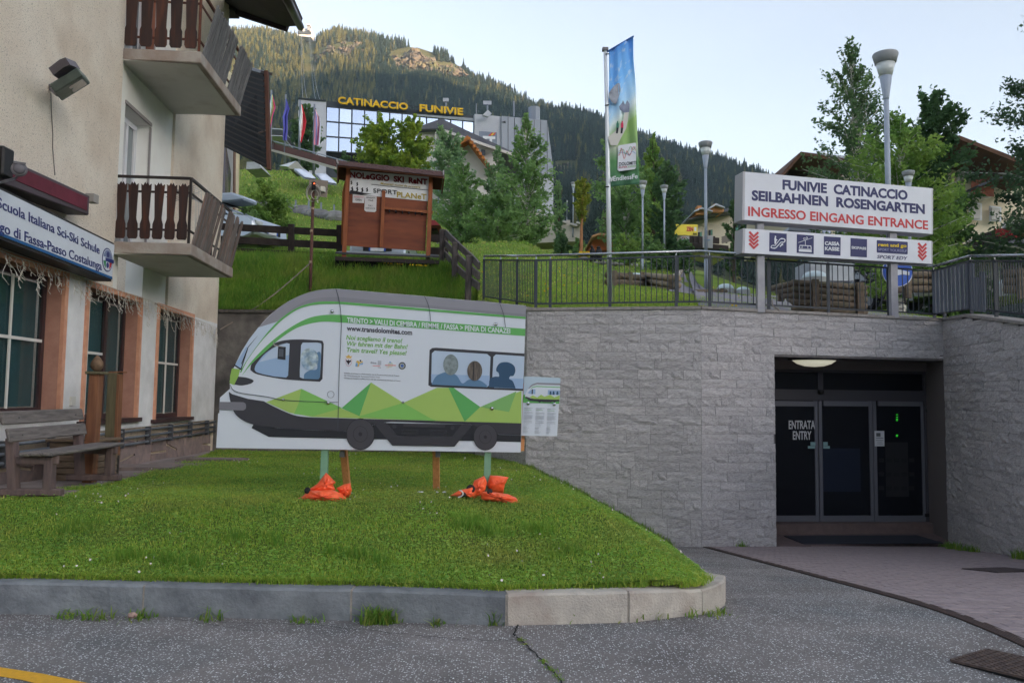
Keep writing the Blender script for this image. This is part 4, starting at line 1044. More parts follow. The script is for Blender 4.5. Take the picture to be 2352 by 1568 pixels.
# ================================================================== ENTRANCE DOORS
DPL = Plane(P(1782, 1197, 15.75), P(2130, 1197, 16.1))
z_4 = ZC(3000, 1350, 1.6505)
ent = thing('glass_entrance', DPL.at(1950, 1197), 'dark glass sliding entrance doors with white door lettering inside the stone wall', 'door')
ALU = mat('grey_aluminium', srgb(112, 112, 120), rough=.45, metal=.3); ALD = mat('dark_aluminium', srgb(72, 70, 76), rough=.5, metal=.2)
DGL = mat('door_glass', (.008, .009, .013), rough=.05, spec=.35)
def dq(mb, x0, y0, x1, y1, off=0., th=.05):
    a = DPL.at(*z_4(x0, y1), off); b = DPL.at(*z_4(x1, y1), off); zt = (DPL.at(*z_4((x0 + x1) / 2, y0), off)).z; zb = (a.z + b.z) / 2
    p = [Vector((a.x, a.y, zb)), Vector((b.x, b.y, zb)), Vector((b.x, b.y, zt)), Vector((a.x, a.y, zt))]
    mb.prism(p, -DPL.n * th); return mb
def dbox(name, m, x0, y0, x1, y1, off=0., th=.05, par=None, lab=None):
    o = dq(MB(), x0, y0, x1, y1, off, th).build(name, m, par or ent)
    if lab: o['label'] = lab
    return o
tL = DPL.t(DPL.at(*z_4(120, 800))); 
for nm, x0, x1 in (('door_panel', 60, 458), ('door_panel', 464, 822), ('door_panel', 826, 1168)):
    y0, y1 = 418, 1214
    f = MB(); w = 22
    for q in ((x0, y0, x0 + w, y1), (x1 - w, y0, x1, y1), (x0 + w, y0, x1 - w, y0 + 34), (x0 + w, y1 - 40, x1 - w, y1)): dq(f, *q, .0, .05)
    fo = f.build(nm, ALU, ent); dbox('pane', DGL, x0 + w, y0 + 34, x1 - w, y1 - 40, -.02, .012, fo)
dbox('header_beam', ALD, 40, 345, 1180, 416, .02, .12); dbox('transom_bar', ALD, 40, 205, 1180, 232, .0, .08)
dbox('mullion', ALD, 448, 232, 484, 345, .0, .08)
dbox('transom_pane', DGL, 40, 232, 448, 345, -.02, .012); dbox('transom_pane', DGL, 484, 232, 1172, 345, -.02, .012)
dbox('side_frame', ALD, 1170, 205, 1205, 1216, .03, .12); dbox('side_profile', ALU, 1212, 205, 1222, 1216, .06, .03); dbox('side_panel', ALD, 1205, 205, 1290, 1216, .01, .1)
dbox('side_profile', ALU, 1232, 205, 1258, 1216, .08, .06)
WL = mat('white_letter', srgb(200, 200, 204), rough=.6)
ltx('ENTRATA', DPL, z_4, (256, 601), (430, 601), (256, 548), WL, ent, .004, bold=.02); ltx('ENTRY', DPL, z_4, (283, 671), (405, 671), (283, 618), WL, ent, .004, bold=.02)
for q in ((400, 688, 432, 711), (383, 714, 430, 731), (484, 688, 513, 712), (484, 714, 527, 731)): dbox('sticker', mat('pale_sticker', srgb(130, 160, 162)), *q, .004, .003)
nt_ = dbox('notice', mat('paper_white', srgb(206, 206, 210)), 824, 615, 888, 716, .006, .003)
for q in ((834, 628, 862, 652), (832, 660, 880, 664), (832, 676, 880, 679), (840, 690, 874, 692), (838, 700, 878, 702)): dbox('notice_print', mat('print_grey', srgb(90, 92, 96)), *q, .011, .002, nt_)
GLED = mat('green_led', (.0, .05, .0), emit=(.05, 1, .05), estr=.14)
for y in (508, 525, 538, 546, 642, 650): dbox('indicator_lamp', GLED, 966, y - 2, 976, y + 2, .004, .004)
pb = dbox('poster_inside', mat('blue_poster', srgb(22, 30, 48)), 484, 730, 732, 1016, -.012, .004); dbox('poster_inside', mat('grey_poster', srgb(34, 34, 38)), 900, 690, 1050, 1050, -.012, .004)
for j in range(3):
    for i in range(5): dbox('poster_picture', mat('dim_picture', srgb(24, 24, 28)), 850 + i * 50, 795 + j * 92, 886 + i * 50, 822 + j * 92, -.01, .003, pb)
c_ = DPL.at(*z_4(469, 358), .07); MB().lathe(c_ + Vector((0, 0, -.05)), [(.02, 0), (.05, .01), (.06, .05), (.06, .09)], 12).build('door_sensor', mat('black_plastic'), ent, smooth=True)
dbox('sign_box', mat('socket_white'), 1248, 738, 1274, 795, .35, .05)
for y in (470, 1160): dbox('hinge', mat('black_plastic'), 1162, y, 1186, y + 22, .04, .05)
# recess: side walls, ceiling, raised floor, mat
rec = thing('entrance_recess', (6, 15, -1), 'dark recess with ceiling and step in front of the glass entrance', 'porch')
zlt = zL; pj = Vector((J.x, J.y, 0)); p4 = Vector((Q4.x, Q4.y, 0)); bk1 = DPL.pt(DPL.t(pj) , 0); bk2 = DPL.at(*z_4(1285, 1000)); bk2.z = 0
bk1 = pj + Vector((.55, 1.7, 0)); bkL = pj + Vector((-.3, 1.9, 0))
CE = mat('recess_ceiling', srgb(112, 104, 104), rough=.9); FLR = mat('porphyry_floor', srgb(112, 94, 92), srgb(96, 82, 82), scale=9, rough=.8)
e_ = lambda p, z: Vector((p.x, p.y, z))
CP = [pj + Vector((.02, .33, 0)), p4 + Vector((0, .0, 0)), p4 + Vector((.25, 1.4, 0)), pj + Vector((0, 1.8, 0))]
MB().prism([e_(p, zlt + .01) for p in CP], (0, 0, .1)).build('ceiling', CE, rec)
fz = zroad(0, 14.3)
MB().prism([e_(p, fz - .3) for p in (pj + Vector((-.0, .0, 0)), p4, p4 + Vector((.25, 1.6, 0)), pj + Vector((0, 2.0, 0)))], (0, 0, .3 + .015)).build('threshold', FLR, rec)
st0 = DPL.pt(-.6, 0, .22); st1 = DPL.pt(4.2, 0, .22); zst = DPL.at(*z_4(700, 1216)).z
MB().prism([e_(st0, fz), e_(st1, fz), e_(st1, zst), e_(st0, zst)], Vector((0, .5, 0))).build('step', mat('step_stone', srgb(112, 94, 90), srgb(98, 82, 80), scale=9, rough=.8), rec)
MB().box(((J.x + Q4.x) / 2 + .1, (st0.y + J.y) / 2 + .15, fz + .022), (2.7, .8, .014), .1).build('doormat', mat('blue_black_mat', srgb(44, 46, 56), rough=.95), rec)
MB().prism([e_(p4 + Vector((.01, .02, 0)), fz), e_(p4 + Vector((.26, 1.6, 0)), fz), e_(p4 + Vector((.26, 1.6, 0)), zlt), e_(p4 + Vector((.01, .02, 0)), zlt)], Vector((.2, 0, 0))).build('side_wall', CE, rec)
MB().prism([e_(pj + Vector((0, .34, 0)), fz), e_(pj + Vector((0, 2, 0)), fz), e_(pj + Vector((0, 2, 0)), zlt), e_(pj + Vector((0, .34, 0)), zlt)], Vector((-.2, 0, 0))).build('side_wall', CE, rec)
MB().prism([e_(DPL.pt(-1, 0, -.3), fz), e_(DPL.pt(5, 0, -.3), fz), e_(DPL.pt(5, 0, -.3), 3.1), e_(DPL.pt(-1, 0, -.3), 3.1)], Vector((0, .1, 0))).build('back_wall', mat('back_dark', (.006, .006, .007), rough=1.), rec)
MB().prism([e_(DPL.pt(-1, 0, .08), zlt - .17), e_(DPL.pt(5, 0, .08), zlt - .17), e_(DPL.pt(5, 0, .08), zlt + .1), e_(DPL.pt(-1, 0, .08), zlt + .1)], Vector((0, .1, 0))).build('lintel_band', CE, rec)
lm = thing('ceiling_lamp', P(1870, 838, 15.0), 'lit oval ceiling lamp just inside the entrance recess', 'lamp')
lc = P(1870, 834, 14.95); lc.z = zlt
MB().lathe(lc + Vector((0, 0, -.03)), [(.50, 0), (.50, .03)], 24, 1, .7).build('bezel', ALD, lm)
MB().lathe(lc + Vector((0, 0, -.15)), [(.02, 0), (.18, .012), (.32, .055), (.41, .12)], 24, 1, .7).build('diffuser', mat('lamp_glow', (.8, .8, .7), emit=(1, .95, .72), estr=.075), lm, smooth=True)
# ================================================================== TRAIN CUT-OUT
YB = 8.8
TP = Plane((-4, YB), (4, YB)); TP.n = Vector((0, -1, 0))
zt4 = ZC(800, 1100, 1.568)
trn = thing('train_cutout', (-1.2, YB, .45), 'white and green printed train cut-out board with face holes standing on the lawn', 'sign board')
WB_ = mat('board_white', srgb(206, 210, 220), rough=.4)
LAY = [0]
def tp(pts, m, name, off, par=None, th=.0025, zc=zt4):
    return MB().prism([TP.at(*zc(*p), off) for p in pts], -TP.n * th).build(name, m, par or trn)
def bez(pts, n=8):   # catmull-rom through points
    out = []
    P_ = [pts[0]] + list(pts) + [pts[-1]]
    for i in range(1, len(P_) - 2):
        for k in range(n):
            t = k / n; a, b, c, d = (np.array(P_[j], float) for j in (i - 1, i, i + 1, i + 2))
            out.append(tuple(.5 * ((2 * b) + (c - a) * t + (2 * a - 5 * b + 4 * c - d) * t * t + (3 * b - a - 3 * c + d) * t ** 3)))
    out.append(tuple(pts[-1])); return out
G1 = mat('train_green', srgb(98, 168, 92), rough=.4); G2 = mat('lime_green', srgb(158, 186, 98), rough=.4); G3 = mat('mid_green', srgb(126, 182, 92), rough=.4); G4 = mat('deep_green', srgb(92, 164, 92), rough=.4)
GY = mat('roof_grey', srgb(140, 138, 146), rough=.4); GY2 = mat('roof_grey_dark', srgb(130, 128, 136), rough=.4); BK = mat('train_black', srgb(58, 56, 62), rough=.4); BK2 = mat('train_jet', srgb(40, 40, 46), rough=.4)
BLW = mat('window_blue', srgb(150, 172, 204), rough=.4); BLT = mat('window_pale', srgb(178, 192, 212), rough=.4); SILM = mat('silhouette_blue', srgb(92, 124, 156), rough=.4)
outer = [(188, 712)] + bez([(186, 665), (200, 600), (215, 575), (270, 470), (330, 380), (400, 290), (500, 200), (620, 132), (740, 95), (855, 86)]) + [(1400, 132), (2045, 192), (2011, 1111), (101, 1082), (114, 866), (121, 866), (125, 768)]
tp(outer, WB_, 'board', 0, th=.018)
D_ = .002
# roof
roofp = bez([(366, 328), (430, 262), (500, 200), (620, 132), (740, 95), (855, 87)]) + [(1400, 133), (2045, 193), (2043, 262)] + [(1400, 205), (870, 166)] + bez([(740, 168), (620, 200), (560, 238), (490, 290)])[::1]
tp(roofp, GY, 'roof_band', D_)
roof2 = bez([(512, 276), (560, 225), (640, 175), (730, 145), (862, 137)]) + [(2044, 245), (2043, 262), (1400, 205), (870, 166), (740, 168), (620, 200), (560, 238)]
tp(roof2, GY2, 'roof_band', D_ * 2)
tp([(870, 166), (2043, 262), (2043, 275), (870, 181)], G1, 'green_stripe', D_ * 2.5)
tp(bez([(870, 166), (740, 168), (620, 200), (520, 262), (440, 340), (360, 440), (290, 540), (250, 610)]) + bez([(258, 610), (300, 530), (370, 432), (450, 345), (530, 270), (630, 208), (740, 184), (870, 181)]), G1, 'green_stripe', D_ * 2.7)
tp([(885, 249), (2041, 337), (2039, 382), (887, 297)], G1, 'green_stripe', D_)
tp(bez([(887, 249), (780, 250), (680, 270), (580, 320), (480, 390), (400, 460), (320, 545), (262, 630)]) + bez([(272, 618), (330, 550), (420, 470), (500, 400), (600, 335), (700, 302), (790, 292), (888, 298)]), G1, 'green_stripe', D_ * 1.1)
# windscreen
ws = tp([(366, 328), (470, 297), (490, 290), (440, 340), (360, 440), (290, 540), (252, 590), (217, 570), (260, 480), (310, 400)], mat('screen_blue', srgb(186, 198, 214), rough=.4), 'windscreen', D_ * 1.3)
tp([(217, 568), (252, 588), (300, 455), (290, 450)], BLW, 'windscreen_tint', D_ * 2, ws)
tp([(213, 566), (217, 560), (256, 584), (296, 462), (301, 462), (258, 596)], BK2, 'screen_rim', D_ * 2.4, ws); tp([(258, 556), (300, 450), (363, 377), (304, 452), (262, 558)], BK2, 'wiper', D_ * 3, ws)
tp([(200, 584), (252, 590), (240, 640), (215, 690), (186, 678), (190, 630)], mat('nose_green', srgb(142, 178, 84), rough=.4), 'nose_patch', D_)
tp([(216, 684), (240, 636)] + bez([(240, 636), (290, 642), (330, 656), (334, 668), (312, 682), (260, 692), (216, 686)]), BK, 'headlight', D_ * 1.4)
# cab window
cab = bez([(316, 595), (322, 560), (360, 510), (420, 455), (490, 418), (560, 405), (640, 403)]) + [(740, 408), (768, 412), (776, 430), (768, 650), (752, 668)] + bez([(640, 662), (520, 652), (420, 635), (350, 618), (316, 595)])
cw_ = tp(cab, BK, 'cab_window', D_)
tp(bez([(342, 592), (352, 560), (400, 500), (450, 462), (500, 438), (545, 426)]) + [(560, 430), (562, 445), (552, 630), (540, 642)] + bez([(470, 636), (400, 622), (355, 608), (342, 592)]), mat('cab_glass', srgb(148, 172, 204), rough=.4), 'cab_glass', D_ * 2, cw_)
tp([(370, 545), (450, 462), (500, 438), (545, 426), (562, 430), (558, 500)], BLT, 'cab_glass', D_ * 2.4, cw_)
tp([(645, 423), (735, 423), (760, 428), (762, 445), (752, 640), (740, 652), (645, 648), (626, 640), (626, 600), (634, 440)], BLT, 'cab_glass', D_ * 2, cw_)
tp([(490, 448), (538, 450), (536, 532), (486, 526)], BK2, 'mirror', D_ * 3, cw_); tp([(496, 462), (524, 464), (522, 512), (492, 510)], mat('mirror_grey', srgb(86, 90, 98)), 'mirror_face', D_ * 3.6, cw_)
tp([(458, 416), (462, 416), (468, 436), (520, 448), (530, 452), (528, 458), (466, 443), (460, 436)], mat('bracket_grey'), 'mirror_arm', D_ * 3, cw_)
tp(bez([(652, 650), (655, 620), (690, 596), (735, 585), (730, 500), (748, 480), (758, 500), (754, 560)]) + [(752, 640), (742, 653)], SILM, 'driver_silhouette', D_ * 2.6, cw_)
# long window
lw = tp([(1456, 457), (1480, 455), (2036, 492), (2026, 725), (1450, 700), (1432, 690), (1440, 470)], BK, 'carriage_window', D_)
tp([(1472, 474), (1800, 494), (1822, 512), (1814, 690), (1800, 702), (1464, 686), (1450, 672), (1454, 490)], BLT, 'carriage_glass', D_ * 2, lw)
tp([(1450, 620), (1818, 630), (1814, 690), (1800, 702), (1464, 686), (1450, 672)], BLW, 'carriage_glass', D_ * 2.4, lw)
tp([(1856, 497), (2035, 509), (2027, 713), (1846, 706), (1831, 690), (1840, 512)], BLT, 'carriage_glass', D_ * 2, lw); tp([(1834, 640), (2030, 650), (2027, 713), (1846, 706), (1831, 690)], BLW, 'carriage_glass', D_ * 2.4, lw)
tp([(1452, 686)] + bez([(1455, 680), (1480, 635), (1530, 610), (1570, 608), (1612, 632), (1645, 678), (1680, 658), (1710, 652), (1760, 662), (1800, 690)]) + [(1798, 702), (1464, 687)], SILM, 'passenger_silhouette', D_ * 3, lw)
tp([(1812, 702), (1814, 665)] + bez([(1820, 645), (1850, 636), (1875, 635), (1872, 612), (1858, 600), (1862, 575), (1885, 550), (1930, 546), (1968, 566), (1978, 600), (1966, 630), (1946, 634), (1940, 650), (1962, 665), (1980, 710)], 5), mat('curly_blue', srgb(56, 82, 110)), 'passenger_silhouette', D_ * 3, lw)
# mountains
for pts, m_ in (([(415, 796), (635, 712), (800, 796), (885, 835), (1010, 885), (2015, 928), (2015, 930), (700, 888), (560, 862)], G2), ([(635, 712), (890, 832), (740, 886), (590, 870), (620, 800)], G3), ([(870, 838), (1000, 884), (870, 893), (700, 886)], G2),
                ([(1073, 673), (1000, 884), (888, 833)], G4), ([(1073, 673), (1275, 800), (1000, 884)], G2), ([(1275, 800), (1520, 904), (1460, 913), (1000, 890), (1000, 884)], G3), ([(1275, 800), (1485, 706), (1560, 706), (1660, 918), (1500, 914), (1450, 900)], G2),
                ([(1558, 706), (1590, 706), (1758, 826), (1660, 918)], G4), ([(1660, 918), (1758, 826), (2016, 725), (2015, 930)], G2), ([(1758, 826), (1985, 728), (1938, 858)], mat('soft_green', srgb(124, 172, 104)))):
    LAY[0] += 1; tp(pts, m_, 'mountain_print', D_ + .0006 * LAY[0])
# underside
tp([(180, 730), (200, 745), (300, 775), (400, 790)] + bez([(440, 812), (520, 850), (600, 880), (680, 890), (760, 893), (860, 896)]) + [(2015, 928), (2013, 1004), (1880, 998), (1700, 935), (1200, 918), (1100, 930), (1040, 960), (960, 978), (860, 978)] + bez([(700, 970), (500, 958), (380, 946), (300, 925), (240, 890), (208, 848), (190, 790), (180, 730)]), BK, 'skirt', D_ * 1.6 + .006)
tp([(336, 934), (480, 958), (700, 972), (960, 980), (1040, 962), (1120, 925), (1700, 936), (1790, 960), (1880, 1000), (2013, 1006), (2012, 1046), (1880, 1042), (1100, 1028), (432, 1014), (323, 958)], BK2, 'underframe', .006)
tp([(1086, 924), (1168, 924), (1236, 1004), (1580, 1012), (1640, 938), (1710, 938), (1596, 1074), (1206, 1068)], BK, 'bogie_frame', D_ * 2 + .008)
tp([(1276, 930), (1536, 936), (1536, 958), (1276, 950)], BK, 'vent', .012)
for x0 in (1262, 1440): 
    for k in range(5): tp([(x0, 970 + k * 8.2), (x0 + 108, 972 + k * 8.2), (x0 + 108, 976 + k * 8.2), (x0, 974 + k * 8.2)], BK, 'vent', .012)
for cx, cy_, r in ((1006, 996, 90), (1790, 1014, 76)):
    cir = lambda q: [(cx + q * cos(a), cy_ + q * 1.1 * sin(a)) for a in np.linspace(0, 2 * pi, 36, endpoint=False)]
    w_ = tp(cir(r), BK2, 'wheel', .013); tp(cir(r * .95), mat('wheel_grey', srgb(70, 68, 74)), 'wheel_disc', .015, w_); tp(cir(r * .51), BK2, 'wheel_ring', .0165, w_); tp(cir(r * .48), mat('wheel_grey'), 'wheel_hub', .018, w_); tp(cir(r * .13), BK2, 'axle', .0195, w_)
for cx, cy_ in ((1219, 948), (1584, 958)): tp([(cx + 13 * cos(a), cy_ + 13 * sin(a)) for a in np.linspace(0, 6.28, 14, endpoint=False)], BK, 'vent', .012)
BUFM = mat('buffer_grey', srgb(120, 118, 126), rough=.3)
tp([(121, 794), (270, 796)] + bez([(270, 796), (286, 808), (286, 836), (270, 848)]) + [(121, 844)], BUFM, 'coupling', .012)
# seams and lines
LN = mat('line_dark', srgb(70, 74, 82))
def seam(pts, w=1.6, off=.011):
    a = [(x - w, y) for x, y in pts]; b = [(x + w, y) for x, y in reversed(pts)]; tp(a + b, LN, 'seam', off)
seam(bez([(852, 86), (872, 160), (886, 280), (882, 420), (872, 640), (864, 978)]))
seam(bez([(1408, 132), (1435, 200), (1447, 290)])); seam(bez([(1880, 178), (1905, 250), (1916, 328)]))
tp(bez([(188, 688), (210, 725), (270, 744), (420, 765), (520, 785), (700, 794), (868, 798)]) + bez([(868, 795), (700, 791), (520, 781), (420, 761), (270, 740), (212, 721), (191, 688)]), LN, 'seam', .011)
rg = [(820 + 22 * cos(a), 748 + 22 * sin(a)) for a in np.linspace(0, 2 * pi, 30)]; rg2 = [(820 + 20 * cos(a), 748 + 20 * sin(a)) for a in np.linspace(2 * pi, 0, 30)]
tp(rg + rg2, LN, 'hatch_ring', .011)
# lettering
DG = mat('dark_print', srgb(74, 72, 80)); LG = mat('light_green_print', srgb(126, 180, 92))
ltx('TRENTO > VALLI DI CEMBRA / FIEMME / FASSA > PENIA DI CANAZEI', TP, zt4, (922, 296), (1946, 366), (922, 266), mat('print_white', srgb(214, 220, 226)), trn, .006, bold=.022, depth=.001)
ltx('www.transdolomites.com', TP, zt4, (920, 347), (1331, 375), (920, 317), DG, trn, .003, bold=.03, depth=.001)
for s, x1, y0 in (('Noi scegliamo il treno!', 1265, 403), ('Wir fahren mit der Bahn!', 1298, 441), ('Train travel? Yes please!', 1292, 480)):
    ltx(s, TP, zt4, (916, y0), (x1, y0 + 22), (916, y0 - 27), LG, trn, .003, bold=.016, shear=.2, depth=.001)
for s, x1, y0 in (('Iniziativa promossa in collaborazione con la Provincia autonoma di Trento', 1249, 617), ('Mit Unterstützung der Autonome Provinz Trient', 1129, 633), ('Initiative promoted in collaboration with the autonomous province of Trento', 1257, 648)):
    ltx(s, TP, zt4, (904, y0), (x1, y0 + 18 * (x1 - 904) / 345), (904, y0 - 8), DG, trn, .003, depth=.001)
# small crests
zt5 = ZC(1350, 1240, 4.9)
def tq(pts, m, name, off, par=None): return tp(pts, m, name, off, par, zc=zt5)
c1_ = tq([(156, 952), (282, 960), (280, 1030), (250, 1080), (210, 1104), (180, 1080), (158, 1030)], mat('crest_red', srgb(190, 90, 90)), 'crest', .003)
tq([(160, 957), (278, 964), (275, 1028), (246, 1075), (210, 1098), (184, 1076), (162, 1028)], WB_, 'crest_field', .0036, c1_)
tq([(168, 970), (200, 990), (216, 966), (232, 992), (266, 974), (262, 1010), (236, 1030), (212, 1080), (192, 1030), (170, 1008)], mat('crest_eagle', srgb(60, 44, 50)), 'crest_eagle', .0042, c1_)
tq([(155, 885), (180, 908), (218, 872), (256, 910), (288, 893), (262, 944), (178, 938)], mat('crest_gold', srgb(214, 176, 96)), 'crown', .003, c1_)
c2_ = tq([(348, 1100), (360, 1030), (400, 1040), (500, 1030), (498, 1060), (430, 1075), (400, 1110)], mat('logo_blue', srgb(130, 170, 210)), 'logo', .003)
tq([(360, 1010), (400, 985), (440, 1020), (490, 995), (494, 1020), (430, 1050), (410, 1112), (388, 1108), (402, 1050)], mat('crest_gold'), 'logo_mark', .0036, c2_); tq([(432, 975), (466, 978), (462, 1000), (450, 1012), (436, 1000)], mat('crest_eagle'), 'logo_shield', .0042, c2_)
c3_ = tq([(790, 990), (858, 994), (856, 1076), (788, 1072)], mat('logo_grey', srgb(176, 180, 190)), 'logo', .003)
ltx('fiba', TP, zt5, (645, 1044), (762, 1050), (645, 1012), mat('logo_dark', srgb(96, 100, 112)), trn, .003, depth=.001, shear=.1)
tq([(690, 1082), (838, 1090), (838, 1102), (690, 1094)], mat('logo_pink', srgb(220, 140, 140)), 'logo_bar', .003, c3_); tq([(790, 1112), (852, 1118), (852, 1140), (790, 1132)], mat('logo_grey'), 'logo_bar', .003, c3_)
c4_ = tq([(930, 1070), (1145, 1075), (1145, 1092), (930, 1086)], mat('logo_pink'), 'logo', .0034)
tq([(1038 + 52 * cos(a), 1070 + 52 * sin(a)) for a in np.linspace(0, 6.28, 20, endpoint=False)], mat('logo_pale', srgb(196, 200, 190)), 'logo_ring', .003, c4_); tq([(1015, 1012), (1030, 1002), (1060, 1030), (1020, 1034)], mat('logo_blue'), 'logo_mark', .0038, c4_)
for a in range(5): tq([(1000 - 10 * a, 1105 + 8 * a), (990 - 6 * a, 1150 - 16 * a), (994 - 8 * a, 1100 + 8 * a)], mat('crest_gold'), 'logo_ray', .0034, c4_)
cir = lambda q: [(1267 + q * cos(a), 1090 + q * 1.04 * sin(a)) for a in np.linspace(0, 2 * pi, 24, endpoint=False)]
c5_ = tq(cir(70), mat('seal_navy', srgb(52, 58, 84)), 'seal', .003); tq(cir(46), mat('seal_cream', srgb(190, 190, 160)), 'seal_ring', .0036, c5_); tq(cir(34), mat('seal_blue', srgb(84, 110, 170)), 'seal_face', .0042, c5_)
for k in range(12):
    a = k * pi / 6; tq([(1267 + 58 * cos(a) + 5 * cos(b), 1090 + 60 * sin(a) + 5 * sin(b)) for b in (0, 1.57, 3.14, 4.7)], mat('seal_cream'), 'seal_star', .0036, c5_)
# face plugs and bolts
FA = mat('plug_sky', srgb(196, 208, 212), srgb(120, 136, 140), scale=16, rough=.5, c3=srgb(110, 150, 200), scale3=5, f3=.7)
FB = mat('plug_stone', srgb(140, 150, 152), srgb(112, 122, 124), scale=30, rough=.7); FCm = mat('plug_wood', srgb(116, 106, 98), srgb(78, 72, 70), scale=22, stretch=(4, 4, .4), rough=.8)
for cx, cy_, rx, ry, m_ in ((686, 526, 56, 68, FA), (1573, 562, 47, 65, FB), (1723, 600, 47, 62, FCm)):
    tp([(cx + rx * cos(a), cy_ + ry * sin(a)) for a in np.linspace(0, 2 * pi, 34, endpoint=False)], m_, 'face_plug', .012)
tp([(1711, 545), (1717, 545), (1717, 660), (1711, 660)], BK2, 'plug_gap', .0145)
CHR = mat('chrome', srgb(190, 192, 196), rough=.15, metal=1.)
for x, y in ((828, 228), (804, 800), (1854, 308), (1832, 835), (523, 780), (1273, 798)):
    c = TP.at(*zt4(x, y), .012); along(c, TP.n, [(1, 0), (.95, .3), (.7, .7), (.3, .95), (.05, 1)], .022 if x not in (523, 1273) else .016, 12).build('bolt', CHR, trn, smooth=True)
# legs
GPM = mat('green_post', srgb(122, 162, 134), srgb(112, 150, 124), scale=6, rough=.6); OPM = mat('new_wood', srgb(226, 158, 106), srgb(206, 138, 90), scale=7, rough=.7, stretch=(5, 5, .5))
def post(x0, y0, x1, y1, Y0, Y1, w, m, name='leg'):
    a = P(x0, y0, Y0); b = P(x1, y1, Y1); a.z = min(a.z, ground_z(a.x, a.y) + .0) - .05; return MB().bar(a, b, w, w, Vector((0, 1, 0))).build(name, m, trn, bevel=.004)
post(742, 1140, 748, 1000, 8.86, 8.87, .075, GPM); post(1117, 1140, 1122, 1000, 8.86, 8.87, .075, GPM)
post(800, 1125, 786, 1000, 9.5, 8.92, .075, OPM, 'brace'); post(1003, 1135, 1001, 1000, 9.5, 8.92, .075, OPM, 'brace')
for x in (783, 1003): MB().box(P(x + 3, 1042, 9.0), (.05, .06, .07)).build('brace_bolt', mat('zinc', srgb(120, 118, 116), metal=.8, rough=.5), trn)
# information panel at its right edge
inf = thing('information_panel', P(1245, 1000, 9.0), 'small white panel with a train picture and three text columns right of the train cut-out', 'information panel')
zi = ZC(2080, 1490, 5.8056)
def ip(pts, m, name, off, par=None): return MB().prism([TP.at(*zi(*p), -.06 + off) for p in pts], -TP.n * .002).build(name, m, par or inf)
MB().prism([TP.at(*zi(*p), -.06) for p in ((98, 84), (940, 122), (862, 1473), (30, 1460))], -TP.n * .008).build('panel', WB_, inf)
ip([(98, 84), (940, 122), (934, 250), (925, 560), (80, 540)], mat('pale_sky_print', srgb(178, 194, 208)), 'sky_print', .003); pg = ip([(78, 515), (140, 500), (925, 520), (912, 720), (66, 694)], G1, 'ground_print', .0045)
ip(bez([(120, 560), (125, 500), (190, 370), (280, 275), (400, 230)]) + [(935, 246), (920, 640), (900, 665), (240, 650), (170, 600)], WB_, 'train_print', .006)
ip(bez([(190, 370), (280, 275), (400, 230)]) + [(936, 246), (935, 292), (400, 272), (300, 300), (210, 372)], GY, 'roof_print', .0075); ip([(380, 308), (934, 330), (934, 350), (380, 328), (300, 345), (230, 395), (290, 330)], G1, 'stripe_print', .0075)
ip([(176, 470), (230, 410), (290, 385), (362, 384), (356, 500), (240, 494)], BLW, 'window_print', .0075); ip([(272, 386), (302, 386), (298, 496), (268, 494)], BK, 'pillar_print', .009); ip([(648, 398), (932, 408), (926, 520), (642, 508)], BLW, 'window_print', .0075)
for x in (708, 778, 868): ip([(x - 24, 510), (x - 22, 470), (x - 16, 430), (x + 16, 430), (x + 24, 470), (x + 24, 512)], mat('curly_blue'), 'passenger_print', .009)
ip([(220, 568), (300, 525), (400, 575), (490, 508), (570, 555), (680, 518), (710, 518), (800, 572), (922, 520), (918, 625), (300, 606)], G2, 'hills_print', .0085)
ip([(105, 570), (150, 556), (250, 590), (320, 606), (916, 626), (912, 665), (830, 668), (800, 698), (760, 668), (720, 688), (540, 680), (490, 666), (460, 700), (420, 665), (240, 655), (170, 610)], BK, 'skirt_print', .0095)
PT = mat('fine_print', srgb(166, 170, 178)); PTD = mat('fine_print_dark', srgb(120, 124, 132))
rt = random.Random(8)
for col in (0, 1, 2):
    x0 = 100 + 268 * col; yy = 808 + 12 * col; mbp = MB(); mbd = MB()
    y = yy
    for k in range(42):
        skip = k in (2, 4, 6, 11, 20, 23, 25, 27, 29, 31, 36)
        if not skip:
            w = 205 * (rt.uniform(.3, .7) if k in (1, 3, 5, 10, 19) or k > 24 else rt.uniform(.92, 1.02))
            x = x0 - (y - yy) * .055
            pts = [TP.at(*zi(*p), -.06 + .004) for p in ((x, y), (x + w, y + w * .03), (x + w, y + 5 + w * .03), (x, y + 5))]
            (mbd if k in (0, 1, 3, 24, 32) else mbp).prism(pts, -TP.n * .001)
        y += 14.2
    tag(mbp.build('text_column', PT, inf), kind='stuff'); tag(mbd.build('text_heading', PTD, inf), kind='stuff')
    ip([(x0, yy + 44), (x0 + 165, yy + 50), (x0 + 165, yy + 58), (x0, yy + 52)], G1, 'green_heading', .004)
for x, y in ((188, 712), (796, 734)): c = TP.at(*zi(x, y), -.05); along(c, TP.n, [(1, 0), (.9, .3), (.4, .5)], .02, 12).build('washer', CHR, inf)
MB().bar(P(1199, 1035, 8.97), P(1203, 880, 8.97), .05, .03, Vector((0, 1, 0))).build('support_strip', OPM, inf)
